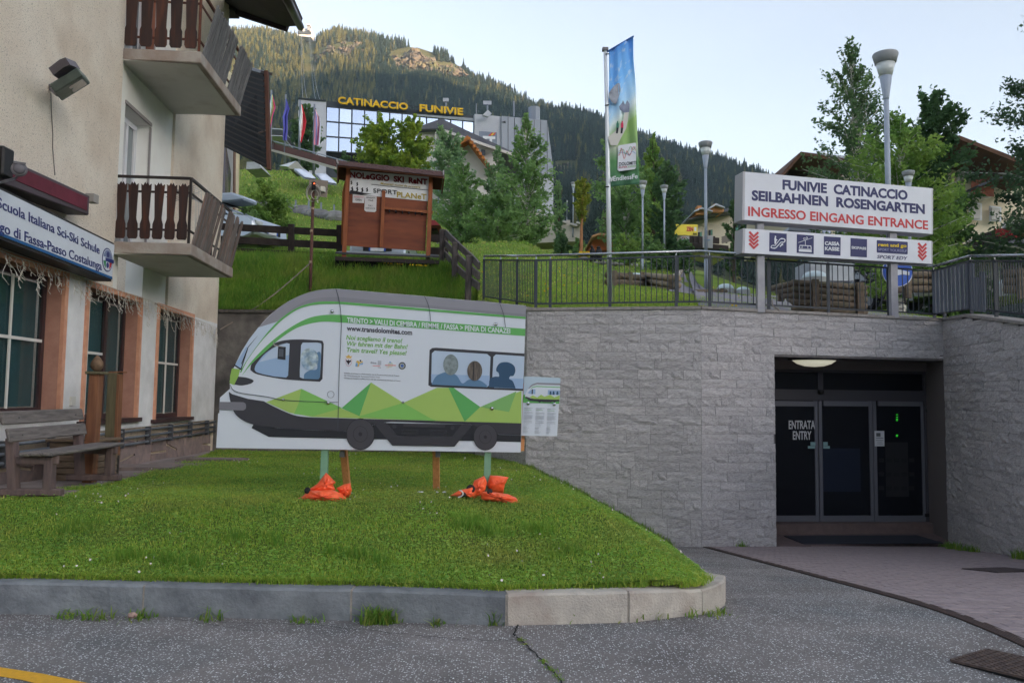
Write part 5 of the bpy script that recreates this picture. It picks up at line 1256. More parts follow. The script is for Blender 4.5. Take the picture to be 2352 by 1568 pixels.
# ================================================================== RAILINGS
ANT = mat('anthracite', srgb(58, 62, 70), rough=.45, metal=.2); SST = mat('steel_rail', srgb(176, 178, 184), rough=.25, metal=.9)
rail = thing('railing', (Q3.x, Q3.y, Q3.z), 'dark metal railing with round steel handrail along the top of the stone walls', 'railing')
up = Vector((0, 0, 1))
def railrun(a, b, zh0, zh1, posts, nb, first=True, bal=True, dense=False, hand=True):
    """a,b base points on the cap; zh heights of handrail above base"""
    o = .06 + 0
    A = lambda f, h0, h1=None: a.lerp(b, f) + up * (h0 + ((h1 if h1 is not None else h0) - h0) * f)
    tp_ = MB().bar(A(0, zh0 - .09), A(1, 0) + up * (zh1 - .09), .028, .03); tp_.build('top_bar', ANT, rail)
    MB().bar(A(0, .1), A(1, .1), .028, .03).build('bottom_bar', ANT, rail)
    if hand: MB().tube([A(0, zh0), A(1, 0) + up * zh1], .024, 12).build('handrail', SST, rail, smooth=True)
    for f in posts:
        h = zh0 + (zh1 - zh0) * f; p = a.lerp(b, f)
        MB().bar(p - up * .03, p + up * (h - .07), .055, .03).build('post', ANT, rail); MB().tube([p + up * (h - .14), p + up * (h - .0)], .012, 6).build('handrail_stem', SST, rail)
    if bal:
        me, _ = MB().box((0, 0, .5), (.014, .014, 1.)).mesh('baluster', ANT, recenter=False)
        for k in range(1, nb):
            f = k / nb; 
            if any(abs(f - q) * nb < .35 for q in posts): continue
            p = a.lerp(b, f); h = zh0 + (zh1 - zh0) * f
            M = Matrix.Translation(p + up * .1) @ Matrix.Diagonal((1, 1, h - .19, 1)); place('baluster', me, M, rail)
inn = .14
def inset(p, n, k=inn): return Vector((p.x, p.y, p.z)) - n * k
H_ = lambda x, y, p: P(x, y, p.y).z - p.z
r1a, r1b = inset(Q1, n12), Q2 - n12 * inn - n23 * inn
h1a, h1b = P(1097, 587, Q1.y).z - Q1.z, P(1212, 583, Q2.y).z - Q2.z
railrun(r1a, r1b, h1a, h1b, [0, .36, .68, 1], 36)
r2a, r2b = r1b, Q3 - n23 * inn
h3 = P(1608, 576.5, r2b.y).z - r2b.z
L2 = (r2b - r2a).length
def pf(a, b, px, y=650):
    u = XU(px, y); d = b - a; return (u * a.y - a.x) / (d.x - u * d.y)
railrun(r2a, r2b, h1b, h3, [pf(r2a, r2b, x) for x in (1264, 1401, 1553)] , 31)
r3b = Q4 - n34 * inn + Vector((-.05, 0, 0)); h4 = P(2186, 612, r3b.y).z - r3b.z
railrun(r2b, r3b, h3, h4, [pf(r2b, r3b, x) for x in (1630, 1765, 1902, 2040, 2168)], 42)
r4a = r3b; r4b = Vector((cc[1].x, cc[1].y, cc[1].z)) - n46 * .1; h5 = P(2262, 588, r4b.y).z - r4b.z
railrun(r4a, r4b, h4, h5 * 1.0, [0, 1], 2, bal=False)
r5b = Vector((cc[2].x, cc[2].y, cc[2].z)) - n46 * .1; h6 = P(2352, 586, r5b.y).z - r5b.z
railrun(r4b, r5b, h5, h6, [.45], 24)
r6b = Vector((cc[3].x, cc[3].y, cc[3].z)) - n46 * .1
railrun(r5b, r6b, h6, h6, [.2, .5, .8], 34)
# sheet metal slats closing the corner
SLT = mat('grey_slat', srgb(96, 101, 112), rough=.6, rand=.12)
ns = 9
for k in range(ns):
    f = (k + .5) / ns; p = r4a.lerp(r4b, f) + n46 * .03; h = h4 + (h5 - h4) * f
    MB().bar(p + up * .1, p + up * (h - .12), .02, (r4b - r4a).length / ns * .7, Vector(((r4b - r4a).x, (r4b - r4a).y, 0)).normalized()).build('metal_slat', SLT, rail)
for k in range(6):
    f = .03 + .05 * k; p = r4b.lerp(r5b, f) + n46 * .03; hh = h5 - .45 + (.1 if k > 3 else 0) + (.25 if k < 2 else 0)
    MB().bar(p + up * .06, p + up * (hh + .06), .02, .075, Vector(((r5b - r4b).x, (r5b - r4b).y, 0)).normalized()).build('metal_slat', SLT, rail)
# ================================================================== DOUBLE ENTRANCE SIGN
z_6 = ZC(2850, 100, 1.3066)
S0, S1 = P(1706.8, 450, 14.05), P(2144, 450, 14.95)
SP_ = Plane(S0, S1)
es = thing('entrance_sign', (S0.x, S0.y, 3.2), 'large white two part cable car entrance sign on two grey posts above the doors', 'sign')
SGC = mat('sign_case_grey', srgb(176, 174, 180), rough=.5, metal=.1); SF = mat('sign_face', srgb(214, 216, 226), srgb(206, 208, 218), scale=1.4, rough=.4); ST = mat('sign_steel', srgb(168, 166, 172), srgb(150, 148, 156), scale=5, rough=.5)
RED = mat('red_letter', srgb(190, 56, 62), rough=.5); NV = mat('navy_print', srgb(42, 46, 96), rough=.5)
def sbox(c4, dep, name):
    f = [SP_.at(*z_6(*c)) for c in c4]
    MB().prism([p - SP_.n * .004 for p in f], -SP_.n * dep).build('case', SGC, es, bevel=.008)
    cx = sum(f, Vector()) / 4; i_ = [p + (cx - p).normalized() * .045 for p in f]
    return MB().prism([p + SP_.n * .002 for p in i_], -SP_.n * .01).build('face', SF, es)
sbox(((160, 765), (1155, 853), (1155, 1095), (155, 1020)), .3, 'u'); sbox(((160, 1062), (1152, 1128), (1153, 1250), (155, 1192)), .3, 'l')
ltx('FUNIVIE  CATINACCIO', SP_, z_6, (366, 858), (1020, 913), (366, 811), NV, es, .004, bold=.042)
ltx('SEILBAHNEN  ROSENGARTEN', SP_, z_6, (205, 914), (1110, 986), (205, 866), NV, es, .004, bold=.042)
ltx('INGRESSO EINGANG ENTRANCE', SP_, z_6, (186, 996), (1127, 1068), (186, 950), RED, es, .004, bold=.026)
z_7 = ZC(2950, 900, 2.94)
def s7(pts, m, name, off=.006, par=None): return MB().prism([SP_.at(*z_7(*p), off) for p in pts], -SP_.n * .003).build(name, m, par or es)
for x0, y0 in ((192, 78), (2174, 212)):
    for k in range(4):
        y = y0 + 45 * k; hw = 62 if x0 < 1000 else 56; x = x0
        s7([(x - hw, y + 18 - 8), (x - hw + 18, y - 8), (x, y + 40), (x + hw - 18, y), (x + hw, y + 16), (x, y + 74)], RED, 'chevron')
squares = [((376, 88), (579, 103), (578, 322), (374, 308)), ((699, 109), (898, 124), (896, 341), (697, 327)), ((1017, 132), (1214, 145), (1211, 360), (1016, 347)), ((1331, 153), (1524, 167), (1522, 381), (1329, 368))]
sq = [s7(s, NV, 'pictogram_square') for s in squares]
WP_ = mat('white_print', srgb(216, 218, 226))
# escalator
s7([(390, 262), (398, 240), (418, 234), (440, 238), (500, 160), (518, 152), (552, 158), (566, 176), (560, 200), (540, 210), (515, 206), (455, 272), (440, 280), (410, 276), (393, 270)], WP_, 'escalator', .009, sq[0])
s7([(400, 258), (408, 244), (445, 246), (506, 168), (548, 168), (554, 184), (548, 196), (510, 196), (448, 264), (412, 266)], NV, 'escalator_inner', .0125, sq[0])
s7([(440, 128), (452, 128), (456, 140), (450, 150), (456, 165), (472, 176), (458, 186), (452, 222), (436, 222), (434, 155), (440, 148)], WP_, 'figure', .013, sq[0])
s7([(496, 250), (516, 228), (508, 224), (536, 214), (536, 240), (526, 236), (504, 258)], WP_, 'arrow', .013, sq[0])
# cable car
s7([(716, 204), (880, 148), (881, 152), (718, 209)], WP_, 'rope', .009, sq[1]); s7([(796, 178), (801, 178), (801, 236), (796, 236)], WP_, 'hanger', .009, sq[1])
for cx, cy_ in ((785, 162), (815, 153)):
    rw = s7([(cx + 12 * cos(a), cy_ + 13 * sin(a)) for a in np.linspace(0, 6.28, 14, endpoint=False)], WP_, 'pulley', .009, sq[1]); s7([(cx + 7 * cos(a), cy_ + 8 * sin(a)) for a in np.linspace(0, 6.28, 12, endpoint=False)], NV, 'pulley_hole', .0125, sq[1])
s7([(732, 234), (866, 242), (873, 284), (722, 276)], WP_, 'cabin', .009, sq[1]); s7([(722, 282), (872, 290), (872, 320), (722, 312)], WP_, 'cabin_base', .009, sq[1])
for q in (((738, 244), (758, 245), (756, 272), (732, 270)), ((765, 245), (824, 248), (824, 277), (764, 273)), ((832, 249), (858, 250), (864, 278), (832, 277))): s7(q, NV, 'cabin_window', .0125, sq[1])
ltx('CASSA', SP_, z_7, (1027, 234), (1200, 242), (1027, 194), WP_, es, .011, bold=.04); ltx('KASSE', SP_, z_7, (1028, 295), (1197, 304), (1028, 256), WP_, es, .011, bold=.04); ltx('SKIPASS', SP_, z_7, (1340, 278), (1514, 291), (1340, 250), WP_, es, .011, bold=.03)
rb = s7([(1645, 177), (1995, 198), (2003, 206), (2002, 338), (1994, 345), (1646, 324), (1638, 316), (1639, 184)], NV, 'rental_plate')
ltx('rent and go', SP_, z_7, (1655, 248), (1988, 262), (1655, 212), mat('yellow_letter', srgb(226, 196, 60)), es, .011, bold=.03); ltx('SPORT YOURSELF', SP_, z_7, (1655, 300), (1990, 321), (1655, 272), mat('pale_letter', srgb(150, 154, 190)), es, .011)
ltx('SPORT EDY', SP_, z_7, (1640, 389), (1992, 411), (1640, 352), NV, es, .006, bold=.02, shear=.2)
for px in (1755, 2063):
    p = SP_.at(px, 700); p = p - SP_.n * .12; f0 = P(px, 708, p.y)
    MB().bar(Vector((p.x, p.y, 3.18)), Vector((p.x, p.y, 5.3)), .13, .1).build('post', ST, es)
    MB().bar(Vector((p.x - .045, p.y + .03, 3.18)), Vector((p.x - .045, p.y + .03, 5.3)), .03, .1).build('post_flange', mat('post_shadow', srgb(120, 118, 126)), es)  # darker copy of the post steel, shade put into the colour
MB().tube([SP_.at(1758, 690) + Vector((.1, -.06, .0)), SP_.at(1764, 703) + Vector((.05, -.1, 0)), SP_.at(1785, 712) + Vector((0, -.12, -.02))], .014, 6).build('conduit', mat('cable_grey'), es, smooth=True)
# ================================================================== FLAGPOLE WITH BANNER
fpb = P(1401, 687, 15.6); fpb.z = hill_z(fpb.x, 15.6) if False else P(1401, 687, 15.6).z
flg = thing('flagpole', fpb, 'tall white flagpole with long printed mountain banner behind the railing', 'flagpole')
WPL = mat('pole_white', srgb(216, 220, 226), rough=.35, metal=.2)
def pz(x, y, Y=15.6): return P(x, y, Y)
MB().tube([pz(1401, 690), pz(1397, 430), pz(1394, 250), pz(1390, 116)], [.052, .046, .04, .036], 14).build('pole', WPL, flg, smooth=True)
MB().box(pz(1390, 114), (.12, .1, .06)).build('pole_cap', mat('grey_plastic'), flg); MB().bar(pz(1392, 121), pz(1455, 84), .03, .03).build('arm', mat('arm_blue', srgb(50, 90, 150)), flg)
z_8 = ZC(2380, 130, 2.4136)
def banner_material():
    M = bpy.data.materials.new('banner_print'); M.use_nodes = True; N = M.node_tree.nodes; L = M.node_tree.links; b = N['Principled BSDF']; b.inputs['Roughness'].default_value = .8
    uv = N.new('ShaderNodeUVMap'); sx = N.new('ShaderNodeSeparateXYZ'); L.new(uv.outputs[0], sx.inputs[0])
    no = N.new('ShaderNodeTexNoise'); no.inputs['Scale'].default_value = 7; no.inputs['Detail'].default_value = 4; mp = N.new('ShaderNodeVectorMath'); mp.operation = 'MULTIPLY'; mp.inputs[1].default_value = (1, 3.4, 1); L.new(uv.outputs[0], mp.inputs[0]); L.new(mp.outputs[0], no.inputs['Vector'])
    ad = N.new('ShaderNodeMath'); ad.operation = 'MULTIPLY_ADD'; ad.inputs[1].default_value = .05; ad.inputs[2].default_value = -.025; L.new(no.outputs['Fac'], ad.inputs[0])
    yy = N.new('ShaderNodeMath'); yy.operation = 'ADD'; L.new(sx.outputs['Y'], yy.inputs[0]); L.new(ad.outputs[0], yy.inputs[1])
    cr = N.new('ShaderNodeValToRGB'); L.new(yy.outputs[0], cr.inputs[0]); e = cr.color_ramp.elements
    e[0].position = 0; e[0].color = (*srgb(69, 115, 91), 1); e[1].position = 1; e[1].color = (*srgb(84, 148, 228), 1)
    for p_, c in ((.22, srgb(100, 153, 98)), (.33, srgb(192, 201, 180)), (.36, srgb(151, 187, 120)), (.5, srgb(165, 201, 124)), (.58, srgb(228, 240, 240)), (.64, srgb(180, 220, 250)), (.8, srgb(120, 187, 250)), (.9, srgb(115, 180, 247))):
        q = e.new(p_); q.color = (*c, 1)
    r = N.new('ShaderNodeMapRange'); r.inputs[1].default_value = .55; r.inputs[2].default_value = .75; r.inputs[4].default_value = .6; L.new(no.outputs['Fac'], r.inputs[0])
    mx = N.new('ShaderNodeMix'); mx.data_type = 'RGBA'; L.new(r.outputs[0], mx.inputs[0]); L.new(cr.outputs[0], mx.inputs[6]); mx.inputs[7].default_value = (*srgb(247, 250, 250), 1)
    sel = N.new('ShaderNodeMapRange'); sel.inputs[1].default_value = .55; sel.inputs[2].default_value = .62; L.new(sx.outputs['Y'], sel.inputs[0]); m2 = N.new('ShaderNodeMix'); m2.data_type = 'RGBA'; L.new(sel.outputs[0], m2.inputs[0]); L.new(cr.outputs[0], m2.inputs[6]); L.new(mx.outputs[2], m2.inputs[7])
    L.new(m2.outputs[2], b.inputs['Base Color']); b.inputs['Transmission Weight'].default_value = 0
    return M
BM_ = banner_material()
LE = bez([(135, 182), (135, 500), (128, 800), (115, 1050), (105, 1110), (108, 1300), (116, 1492)], 5); RE = bez([(370, 36), (372, 260), (392, 500), (402, 800), (414, 1100), (424, 1300), (430, 1462)], 5)
nb_u = 14; vs = []; uvs = []
for j in range(len(LE)):
    for i in range(nb_u):
        f = i / (nb_u - 1); x = LE[j][0] + (RE[j][0] - LE[j][0]) * f; y = LE[j][1] + (RE[j][1] - LE[j][1]) * f; v = j / (len(LE) - 1)
        dy = (.05 * sin(f * 9 + v * 3) + .03 * sin(f * 17 - v * 8)) * (1 - .3 * v) * min(1, f * 3)
        vs.append(P(*z_8(x, y), 15.6 + dy)); uvs.append((f, 1 - v))
nj = len(LE); fs = [(j * nb_u + i, j * nb_u + i + 1, (j + 1) * nb_u + i + 1, (j + 1) * nb_u + i) for j in range(nj - 1) for i in range(nb_u - 1)]
mbb = MB().add(vs, fs); me, c = mbb.mesh('banner', BM_, True); uvl = me.uv_layers.new(name='UVMap')
for li, lp in enumerate(me.loops): uvl.data[li].uv = uvs[lp.vertex_index]
ban = place('banner', me, Matrix.Translation(c), flg); sm = ban.modifiers.new('cloth', 'SOLIDIFY'); sm.thickness = .004
def b8(pts, m, name, off=.07, par=None): return MB().prism([P(*z_8(*p), 15.6 - off) for p in pts], (0, .002, 0)).build(name, m, par or ban)
b8(bez([(140, 640), (136, 590), (165, 540), (205, 500), (235, 495), (246, 560), (222, 640), (200, 690), (160, 672)]), mat('print_rock', srgb(178, 182, 194), srgb(130, 134, 148), scale=9), 'printed_peak')
b8([(232, 715), (262, 680), (270, 655), (290, 700), (310, 655), (334, 690), (330, 770), (280, 775), (240, 745)], mat('print_rock2', srgb(152, 158, 180), srgb(112, 118, 140), scale=9), 'printed_peak')
b8([(290, 775), (325, 770), (316, 860), (300, 930), (250, 1020), (215, 1092), (150, 1090), (125, 1010), (190, 960), (260, 880)], mat('print_path', srgb(206, 202, 196)), 'printed_path', .072)
for x, c in ((218, srgb(70, 130, 110)), (262, srgb(206, 50, 90))):
    b8([(x - 12, 920), (x - 12, 880), (x - 5, 870), (x - 4, 855), (x + 6, 855), (x + 6, 870), (x + 12, 882), (x + 12, 920)], mat('shirt%d' % x, c), 'printed_walker', .076); b8([(x - 11, 920), (x + 11, 920), (x + 2, 975), (x - 16, 975)], mat('print_dark', srgb(50, 52, 60)), 'printed_walker', .076)
lgw = b8([(232, 1092), (380, 1066), (392, 1066), (396, 1080), (396, 1305), (384, 1320), (232, 1340), (218, 1325), (222, 1105)], WP_, 'logo_plate', .076)
for c, pp in ((srgb(206, 84, 76), [(222, 1184), (238, 1180), (256, 1118), (282, 1222), (308, 1140), (334, 1190), (372, 1102), (392, 1140)]), (srgb(110, 170, 110), [(224, 1150), (250, 1140), (275, 1130), (290, 1175), (318, 1150), (345, 1098), (362, 1140), (392, 1105)]), (srgb(90, 150, 200), [(222, 1168), (262, 1156), (300, 1170), (330, 1180), (360, 1150), (392, 1170)])):
    q = [P(*z_8(*p), 15.6 - .08) for p in bez(pp, 4)]; MB().tube(q, .0045, 4).build('logo_line', mat('ll%.2f' % c[0], c), lgw)
def b8t(s, a, b, t, m, **k):
    p0, p1, pu = (P(*z_8(*q), 15.6 - .082) for q in (a, b, t)); o = lettering(s, p0, p1, pu - p0, m, ban, depth=.002, **k); return o
b8t('DOLOMITI', (232, 1288), (396, 1274), (232, 1256), mat('print_dark'), bold=.008); b8t('SUPER', (230, 1312), (312, 1306), (230, 1296), RED); b8t('SUMMER', (316, 1305), (396, 1297), (316, 1290), G3)
b8t('#EndlessFe', (136, 1438), (412, 1408), (136, 1394), WP_, bold=.015)
for y in (212, 705, 1492): MB().tube([P(*z_8(98, y), 15.58), P(*z_8(135, y - 4), 15.52)], .012, 6).build('clip', mat('black_plastic'), flg)
# ================================================================== STREET LAMPS
LAMPG = mat('lamp_grey', srgb(164, 172, 186), srgb(150, 158, 172), scale=3, rough=.5, metal=.1); LGL = mat('lamp_glass', srgb(196, 200, 200), rough=.2, spec=.6); LCAP = mat('lamp_cap', srgb(150, 152, 156), rough=.5)
def make_lamp(h=5.5):
    t = thing('street_lamp', (0, 0, 0), 'x', 'street lamp', 'slim grey street lamps with cone shaped heads'); s = h / 5.5
    MB().tube([(0, 0, 0), (0, 0, 1.1 * s)], [.075 * s, .07 * s], 14).build('pole_base', LAMPG, t, smooth=True)
    MB().tube([(0, 0, 1.1 * s), (0, 0, 4.55 * s)], [.062 * s, .052 * s], 14).build('pole', LAMPG, t, smooth=True)
    MB().lathe((0, 0, 4.5 * s), [(.05 * s, 0), (.06 * s, .05 * s), (.125 * s, .52 * s)], 18).build('cone', LAMPG, t, smooth=True)
    MB().lathe((0, 0, 5.02 * s), [(.125 * s, 0), (.2 * s, .29 * s)], 18).build('glass', LGL, t, smooth=True)
    MB().lathe((0, 0, 5.05 * s), [(.045 * s, 0), (.045 * s, .24 * s)], 8).build('bulb_holder', ALD, t)
    MB().lathe((0, 0, 5.3 * s), [(.21 * s, 0), (.262 * s, .19 * s), (.255 * s, .215 * s), (.17 * s, .25 * s), (.02 * s, .265 * s)], 18).build('cap', LCAP, t, smooth=True)
    return t
lamp0 = make_lamp()
LP_ = [(2046, 712, 120, 17.4, 'tallest looking street lamp, rising behind the big entrance sign'), (1622, 664, 325, 29., 'street lamp between the banner and the entrance sign, beside the asphalt path'), (1476, 632, 415, 46., 'street lamp whose head sits just right of the banner foot'), (1526, 622, 425, 49., 'street lamp standing on the lawn right of the lamp by the banner foot'),
       (2093, 690, 392, 21, 'street lamp whose cone head peeks just above the top right of the entrance sign'), (1316, 545, 418, 62, 'distant street lamp before the pale terrace wall left of the banner'), (1005, 560, 384, 44, 'street lamp directly right of the wooden ski rental board'), (1302, 510, 460, 85, 'tiny far street lamp just left of the lamp at the pale terrace wall')]
for i, (x, yb, yt, Y, lb) in enumerate(LP_):
    b_ = P(x, yb, Y); t_ = P(x, yt, Y); s = (t_.z - b_.z) / 5.56
    gz = hill_z(b_.x, Y)
    if i == 0: lamp0.matrix_basis = Matrix.Translation(b_) @ Matrix.Scale(s, 4); lamp0['label'] = lb
    else: copy_thing(lamp0, b_, 0, lb, s)
# ================================================================== FRONT OBJECTS
def onhill(x, y, lo=15.0, hi=225.0):
    """ground point of the hillside seen at picture point (x, y)"""
    prev = None
    for Y in np.concatenate([np.arange(lo, 60, .25), np.arange(60, hi, 1.)]):
        p = P(x, y, Y); g = hill_z(p.x, p.y)
        if p.z < g and prev is not None: return Vector((p.x, p.y, g))
        prev = p
    p = P(x, y, lo); return Vector((p.x, p.y, hill_z(p.x, p.y)))
def seat(p, dz=0.): return Vector((p.x, p.y, hill_z(p.x, p.y) + dz))
# ---- bench
BW1 = mat('bench_wood', srgb(128, 120, 116), srgb(98, 92, 90), scale=5, rough=.85, stretch=(6, .5, 6), bump=.6, bscale=16, rand=.08, coord='objr'); BW2 = mat('bench_leg_wood', srgb(112, 94, 90), srgb(92, 78, 78), scale=5, rough=.85, stretch=(4, 4, .6), bump=.4, coord='objr')
bdir = -wd; bo = wn
Bk0 = P(36, 1003, 8.2); Bk0.z = 0
g_b = ground_z(Bk0.x, Bk0.y) + .03
bn = thing('bench', (Bk0.x + .3, Bk0.y + .7, g_b), 'weathered grey wooden bench with backrest standing below the large window', 'bench')
def bp(t, o, z): return Vector((Bk0.x, Bk0.y, g_b)) + bdir * t + bo * o + up * z
Lb = 1.72
for z0, z1, t0 in ((.56, .70, -.02), (.74, .88, -.07)):
    MB().hexa([bp(t0, -.02 - (z0 - .5) * .25, z0), bp(Lb, -.02 - (z0 - .5) * .25, z0), bp(Lb, -.06 - (z0 - .5) * .25, z0), bp(t0, -.06 - (z0 - .5) * .25, z0), bp(t0, -.02 - (z1 - .5) * .25, z1), bp(Lb, -.02 - (z1 - .5) * .25, z1), bp(Lb, -.06 - (z1 - .5) * .25, z1), bp(t0, -.06 - (z1 - .5) * .25, z1)]).build('backrest_board', BW1, bn, bevel=.012)
    for t in (.22, Lb - .22): along(bp(t, -.015 - (z0 - .43) * .25, (z0 + z1) / 2), bo, [(1, 0), (.6, 1)], .012, 8).build('bolt', mat('zinc'), bn)
for k in range(3): MB().box(bp(Lb / 2 + .05, .09 + k * .118, .435), (.11, Lb + .12, .04), math.atan2(bdir.y, bdir.x) - pi / 2).build('seat_board', BW1, bn, bevel=.012)
for t in (.12, Lb - .12):
    MB().bar(bp(t, -.05, .05), bp(t, -.1, .60), .09, .1).build('rear_leg', BW2, bn, bevel=.008); MB().bar(bp(t, .30, .05), bp(t, .30, .41), .09, .1).build('front_leg', BW2, bn, bevel=.008)
    MB().bar(bp(t, -.06, .37), bp(t, .38, .37), .06, .09).build('seat_rail', BW2, bn, bevel=.008)
    MB().bar(bp(t, -.2, .035), bp(t, .44, .035), .1, .075).build('foot', BW2, bn, bevel=.012)
# ---- planter box with posts
PLW = mat('planter_wood', srgb(128, 108, 88), srgb(100, 84, 70), scale=6, rough=.8, stretch=(1, 1, 8), rand=.1, bump=.4, coord='objr')
pc0 = P(200, 1085, 10.55); pc0.z = ground_z(pc0.x, pc0.y); pl_ = thing('planter_box', pc0, 'empty slatted wooden planter box standing behind the bench against the building', 'planter')
for k in range(6): MB().box(pc0 + Vector((-.05, 0, .05 + .083 * k)), (.62, .55, .074)).build('plank', PLW, pl_, bevel=.006)
MB().box(pc0 + Vector((-.05, 0, .53)), (.7, .62, .035)).build('rim', PLW, pl_, bevel=.005)
PWD = mat('post_brown', srgb(140, 94, 66), srgb(112, 74, 54), scale=4, rough=.65, stretch=(5, 5, .4), bump=.3); POL = mat('post_olive', srgb(112, 104, 78), srgb(92, 84, 64), scale=4, rough=.8, stretch=(5, 5, .4))
p1_ = P(206, 1090, 10.1); p1_.z = ground_z(p1_.x, p1_.y); tpp = P(222, 858, 10.1)
fpst = thing('wooden_post', p1_, 'brown square timber post topped with an acorn finial behind the bench', 'post')
MB().bar(p1_, Vector((tpp.x, tpp.y, tpp.z)), .13, .13).build('shaft', PWD, fpst, bevel=.008); MB().box(tpp + up * .01, (.2, .2, .035)).build('cap', POL, fpst, bevel=.006)
MB().lathe(tpp + up * .03, [(.03, 0), (.06, .03), (.078, .07), (.07, .12), (.04, .17), (.012, .205)], 14).build('finial', mat('finial_wood', srgb(126, 100, 78), srgb(100, 80, 62), scale=20), fpst, smooth=True)
p2_ = P(254, 1078, 11.); p2_.z = ground_z(p2_.x, p2_.y); t2_ = P(264, 856, 11.)
f2 = thing('wooden_post', p2_, 'split olive brown timber post with plain sawn top right of the acorn post', 'post')
MB().bar(p2_, t2_, .14, .14).build('shaft', POL, f2, bevel=.008); MB().bar(p2_ + Vector((.085, -.02, 0)), t2_ + Vector((.085, -.02, -.02)), .03, .12).build('split_face', PWD, f2); MB().box(t2_ + Vector((.04, 0, .01)), (.2, .12, .02)).build('top_slat', PWD, f2)
MB().bar(p2_ + Vector((.12, -.06, 0)), p2_ + Vector((.12, -.06, .3)), .05, .01).build('steel_shoe', mat('zinc'), f2)
# ---- orange water bags
ORA = mat('orange_plastic', srgb(252, 92, 50), srgb(255, 112, 66), scale=8, rough=.35, spec=.5, bump=.5, bscale=14)
def bag(pts, Yc, thick, name, seed, puff=1.):
    """pillow between two wrinkled skins, outline in picture points lying on the ground or leaning"""
    r = np.random.default_rng(seed); n = len(pts); cx = sum(p[0] for p in pts) / n; cy_ = sum(p[1] for p in pts) / n
    rings = 7; vs = []; fs = []
    for side in (-1, 1):
        for k in range(rings):
            f = 1 - k / (rings - 1)
            for i, (x, y) in enumerate(pts):
                px = cx + (x - cx) * f; py = cy_ + (y - cy_) * f
                h = (1 - f ** 2.2) ** .5 * thick * (1 + .25 * sin(i * 2.1 + seed) * f + r.normal(0, .08))
                vs.append(P(px, py, Yc + side * h * puff + r.normal(0, .004)))
    for s in (0, 1):
        b = s * rings * n
        for k in range(rings - 1):
            for i in range(n): a = b + k * n + i; c = b + k * n + (i + 1) % n; fs.append((a, c, c + n, a + n))
    mb = MB().add(vs, fs); me, c = mb.mesh(name, ORA, True)
    bm = bmesh.new(); bm.from_mesh(me); bmesh.ops.remove_doubles(bm, verts=bm.verts, dist=.006); bmesh.ops.recalc_face_normals(bm, faces=bm.faces); bm.to_mesh(me); bm.free()
    return me, c
z_9 = ZC(1100, 1750, 2.24)
def dens(pts, k=3): return [(a[0] + (b[0] - a[0]) * j / k, a[1] + (b[1] - a[1]) * j / k) for a, b in zip(pts, pts[1:] + pts[:1]) for j in range(k)]
def mkbag(name, label, shapes, grp, extra):
    c0 = P(*z_9(*shapes[0][0][0]), shapes[0][1]); t = thing(name, c0, label, 'water bag', grp)
    for pts, Yc, th, sd in shapes:
        me, c = bag([z_9(*p) for p in dens(pts)], Yc, th, 'bag_skin', sd); place('bag_skin', me, Matrix.Translation(c), t)
    for (x, y), Y, r in extra: along(P(*z_9(x, y), Y), Vector((-.3, -1, .3)), [(1, 0), (1, .3), (.6, .5)], r, 12).build('filler_cap', mat('black_plastic'), t)
    return t
G_ = 'orange plastic ballast bags at the cut-out posts'
mkbag('ballast_bag', 'crumpled orange ballast bag wrapped round the left green post', [([(198, 545), (250, 520), (300, 470), (390, 470), (520, 465), (600, 500), (648, 548), (600, 580), (480, 588), (340, 580), (250, 562)], 8.5, .16, 1), ([(290, 470), (380, 410), (458, 310), (500, 350), (545, 400), (520, 420), (545, 470), (430, 500), (320, 500)], 8.62, .09, 2), ([(550, 450), (620, 415), (676, 404), (690, 470), (670, 530), (630, 540), (580, 490)], 8.6, .08, 3)], G_, [((292, 472), 8.45, .035)])
mkbag('ballast_bag', 'upright orange ballast bag folded behind the right green post', [([(1926, 335), (2010, 340), (2095, 352), (2060, 420), (2045, 498), (1925, 492), (1900, 420)], 8.8, .1, 4), ([(1785, 380), (1875, 340), (1900, 400), (1880, 490), (1800, 550), (1715, 525), (1760, 450)], 8.68, .11, 5), ([(1568, 520), (1640, 475), (1780, 432), (1800, 480), (1790, 545), (1700, 525), (1640, 528)], 8.58, .08, 6)], G_, [((1755, 462), 8.56, .05), ((1690, 512), 8.5, .03)])
mkbag('ballast_bag', 'flat orange ballast bag lying in front of the right green post', [([(1845, 490), (1900, 480), (1990, 488), (2090, 505), (2160, 535), (2212, 612), (2100, 600), (1980, 585), (1850, 558)], 8.42, .17, 7)], G_, [((1925, 482), 8.32, .03)])
rpz = [P(*z_9(1640 + 45 * cos(a) , 500 + 32 * sin(a)), 8.45) for a in np.linspace(-1.3, 1.6, 10)]
tag(MB().tube(rpz, .008, 6).build('cord_loop', mat('cord_white', srgb(214, 206, 200)), smooth=True), 'short loop of white cord lying over the orange bag at the right post', 'cord')
lt = MB()
for x, y in ((1290, 514), (1310, 517), (1452, 527), (655, 545), (688, 545), (1515, 540)):
    p = P(*z_9(x, y), 9.0); p.z = ground_z(p.x, p.y) + .035; lt.box(p, (.045, .02, .012), random.random() * 3)
tag(lt.build('paper_scraps', mat('paper_white')), 'tiny white scraps of paper lying in the grass by the post feet', 'litter', kind='stuff')
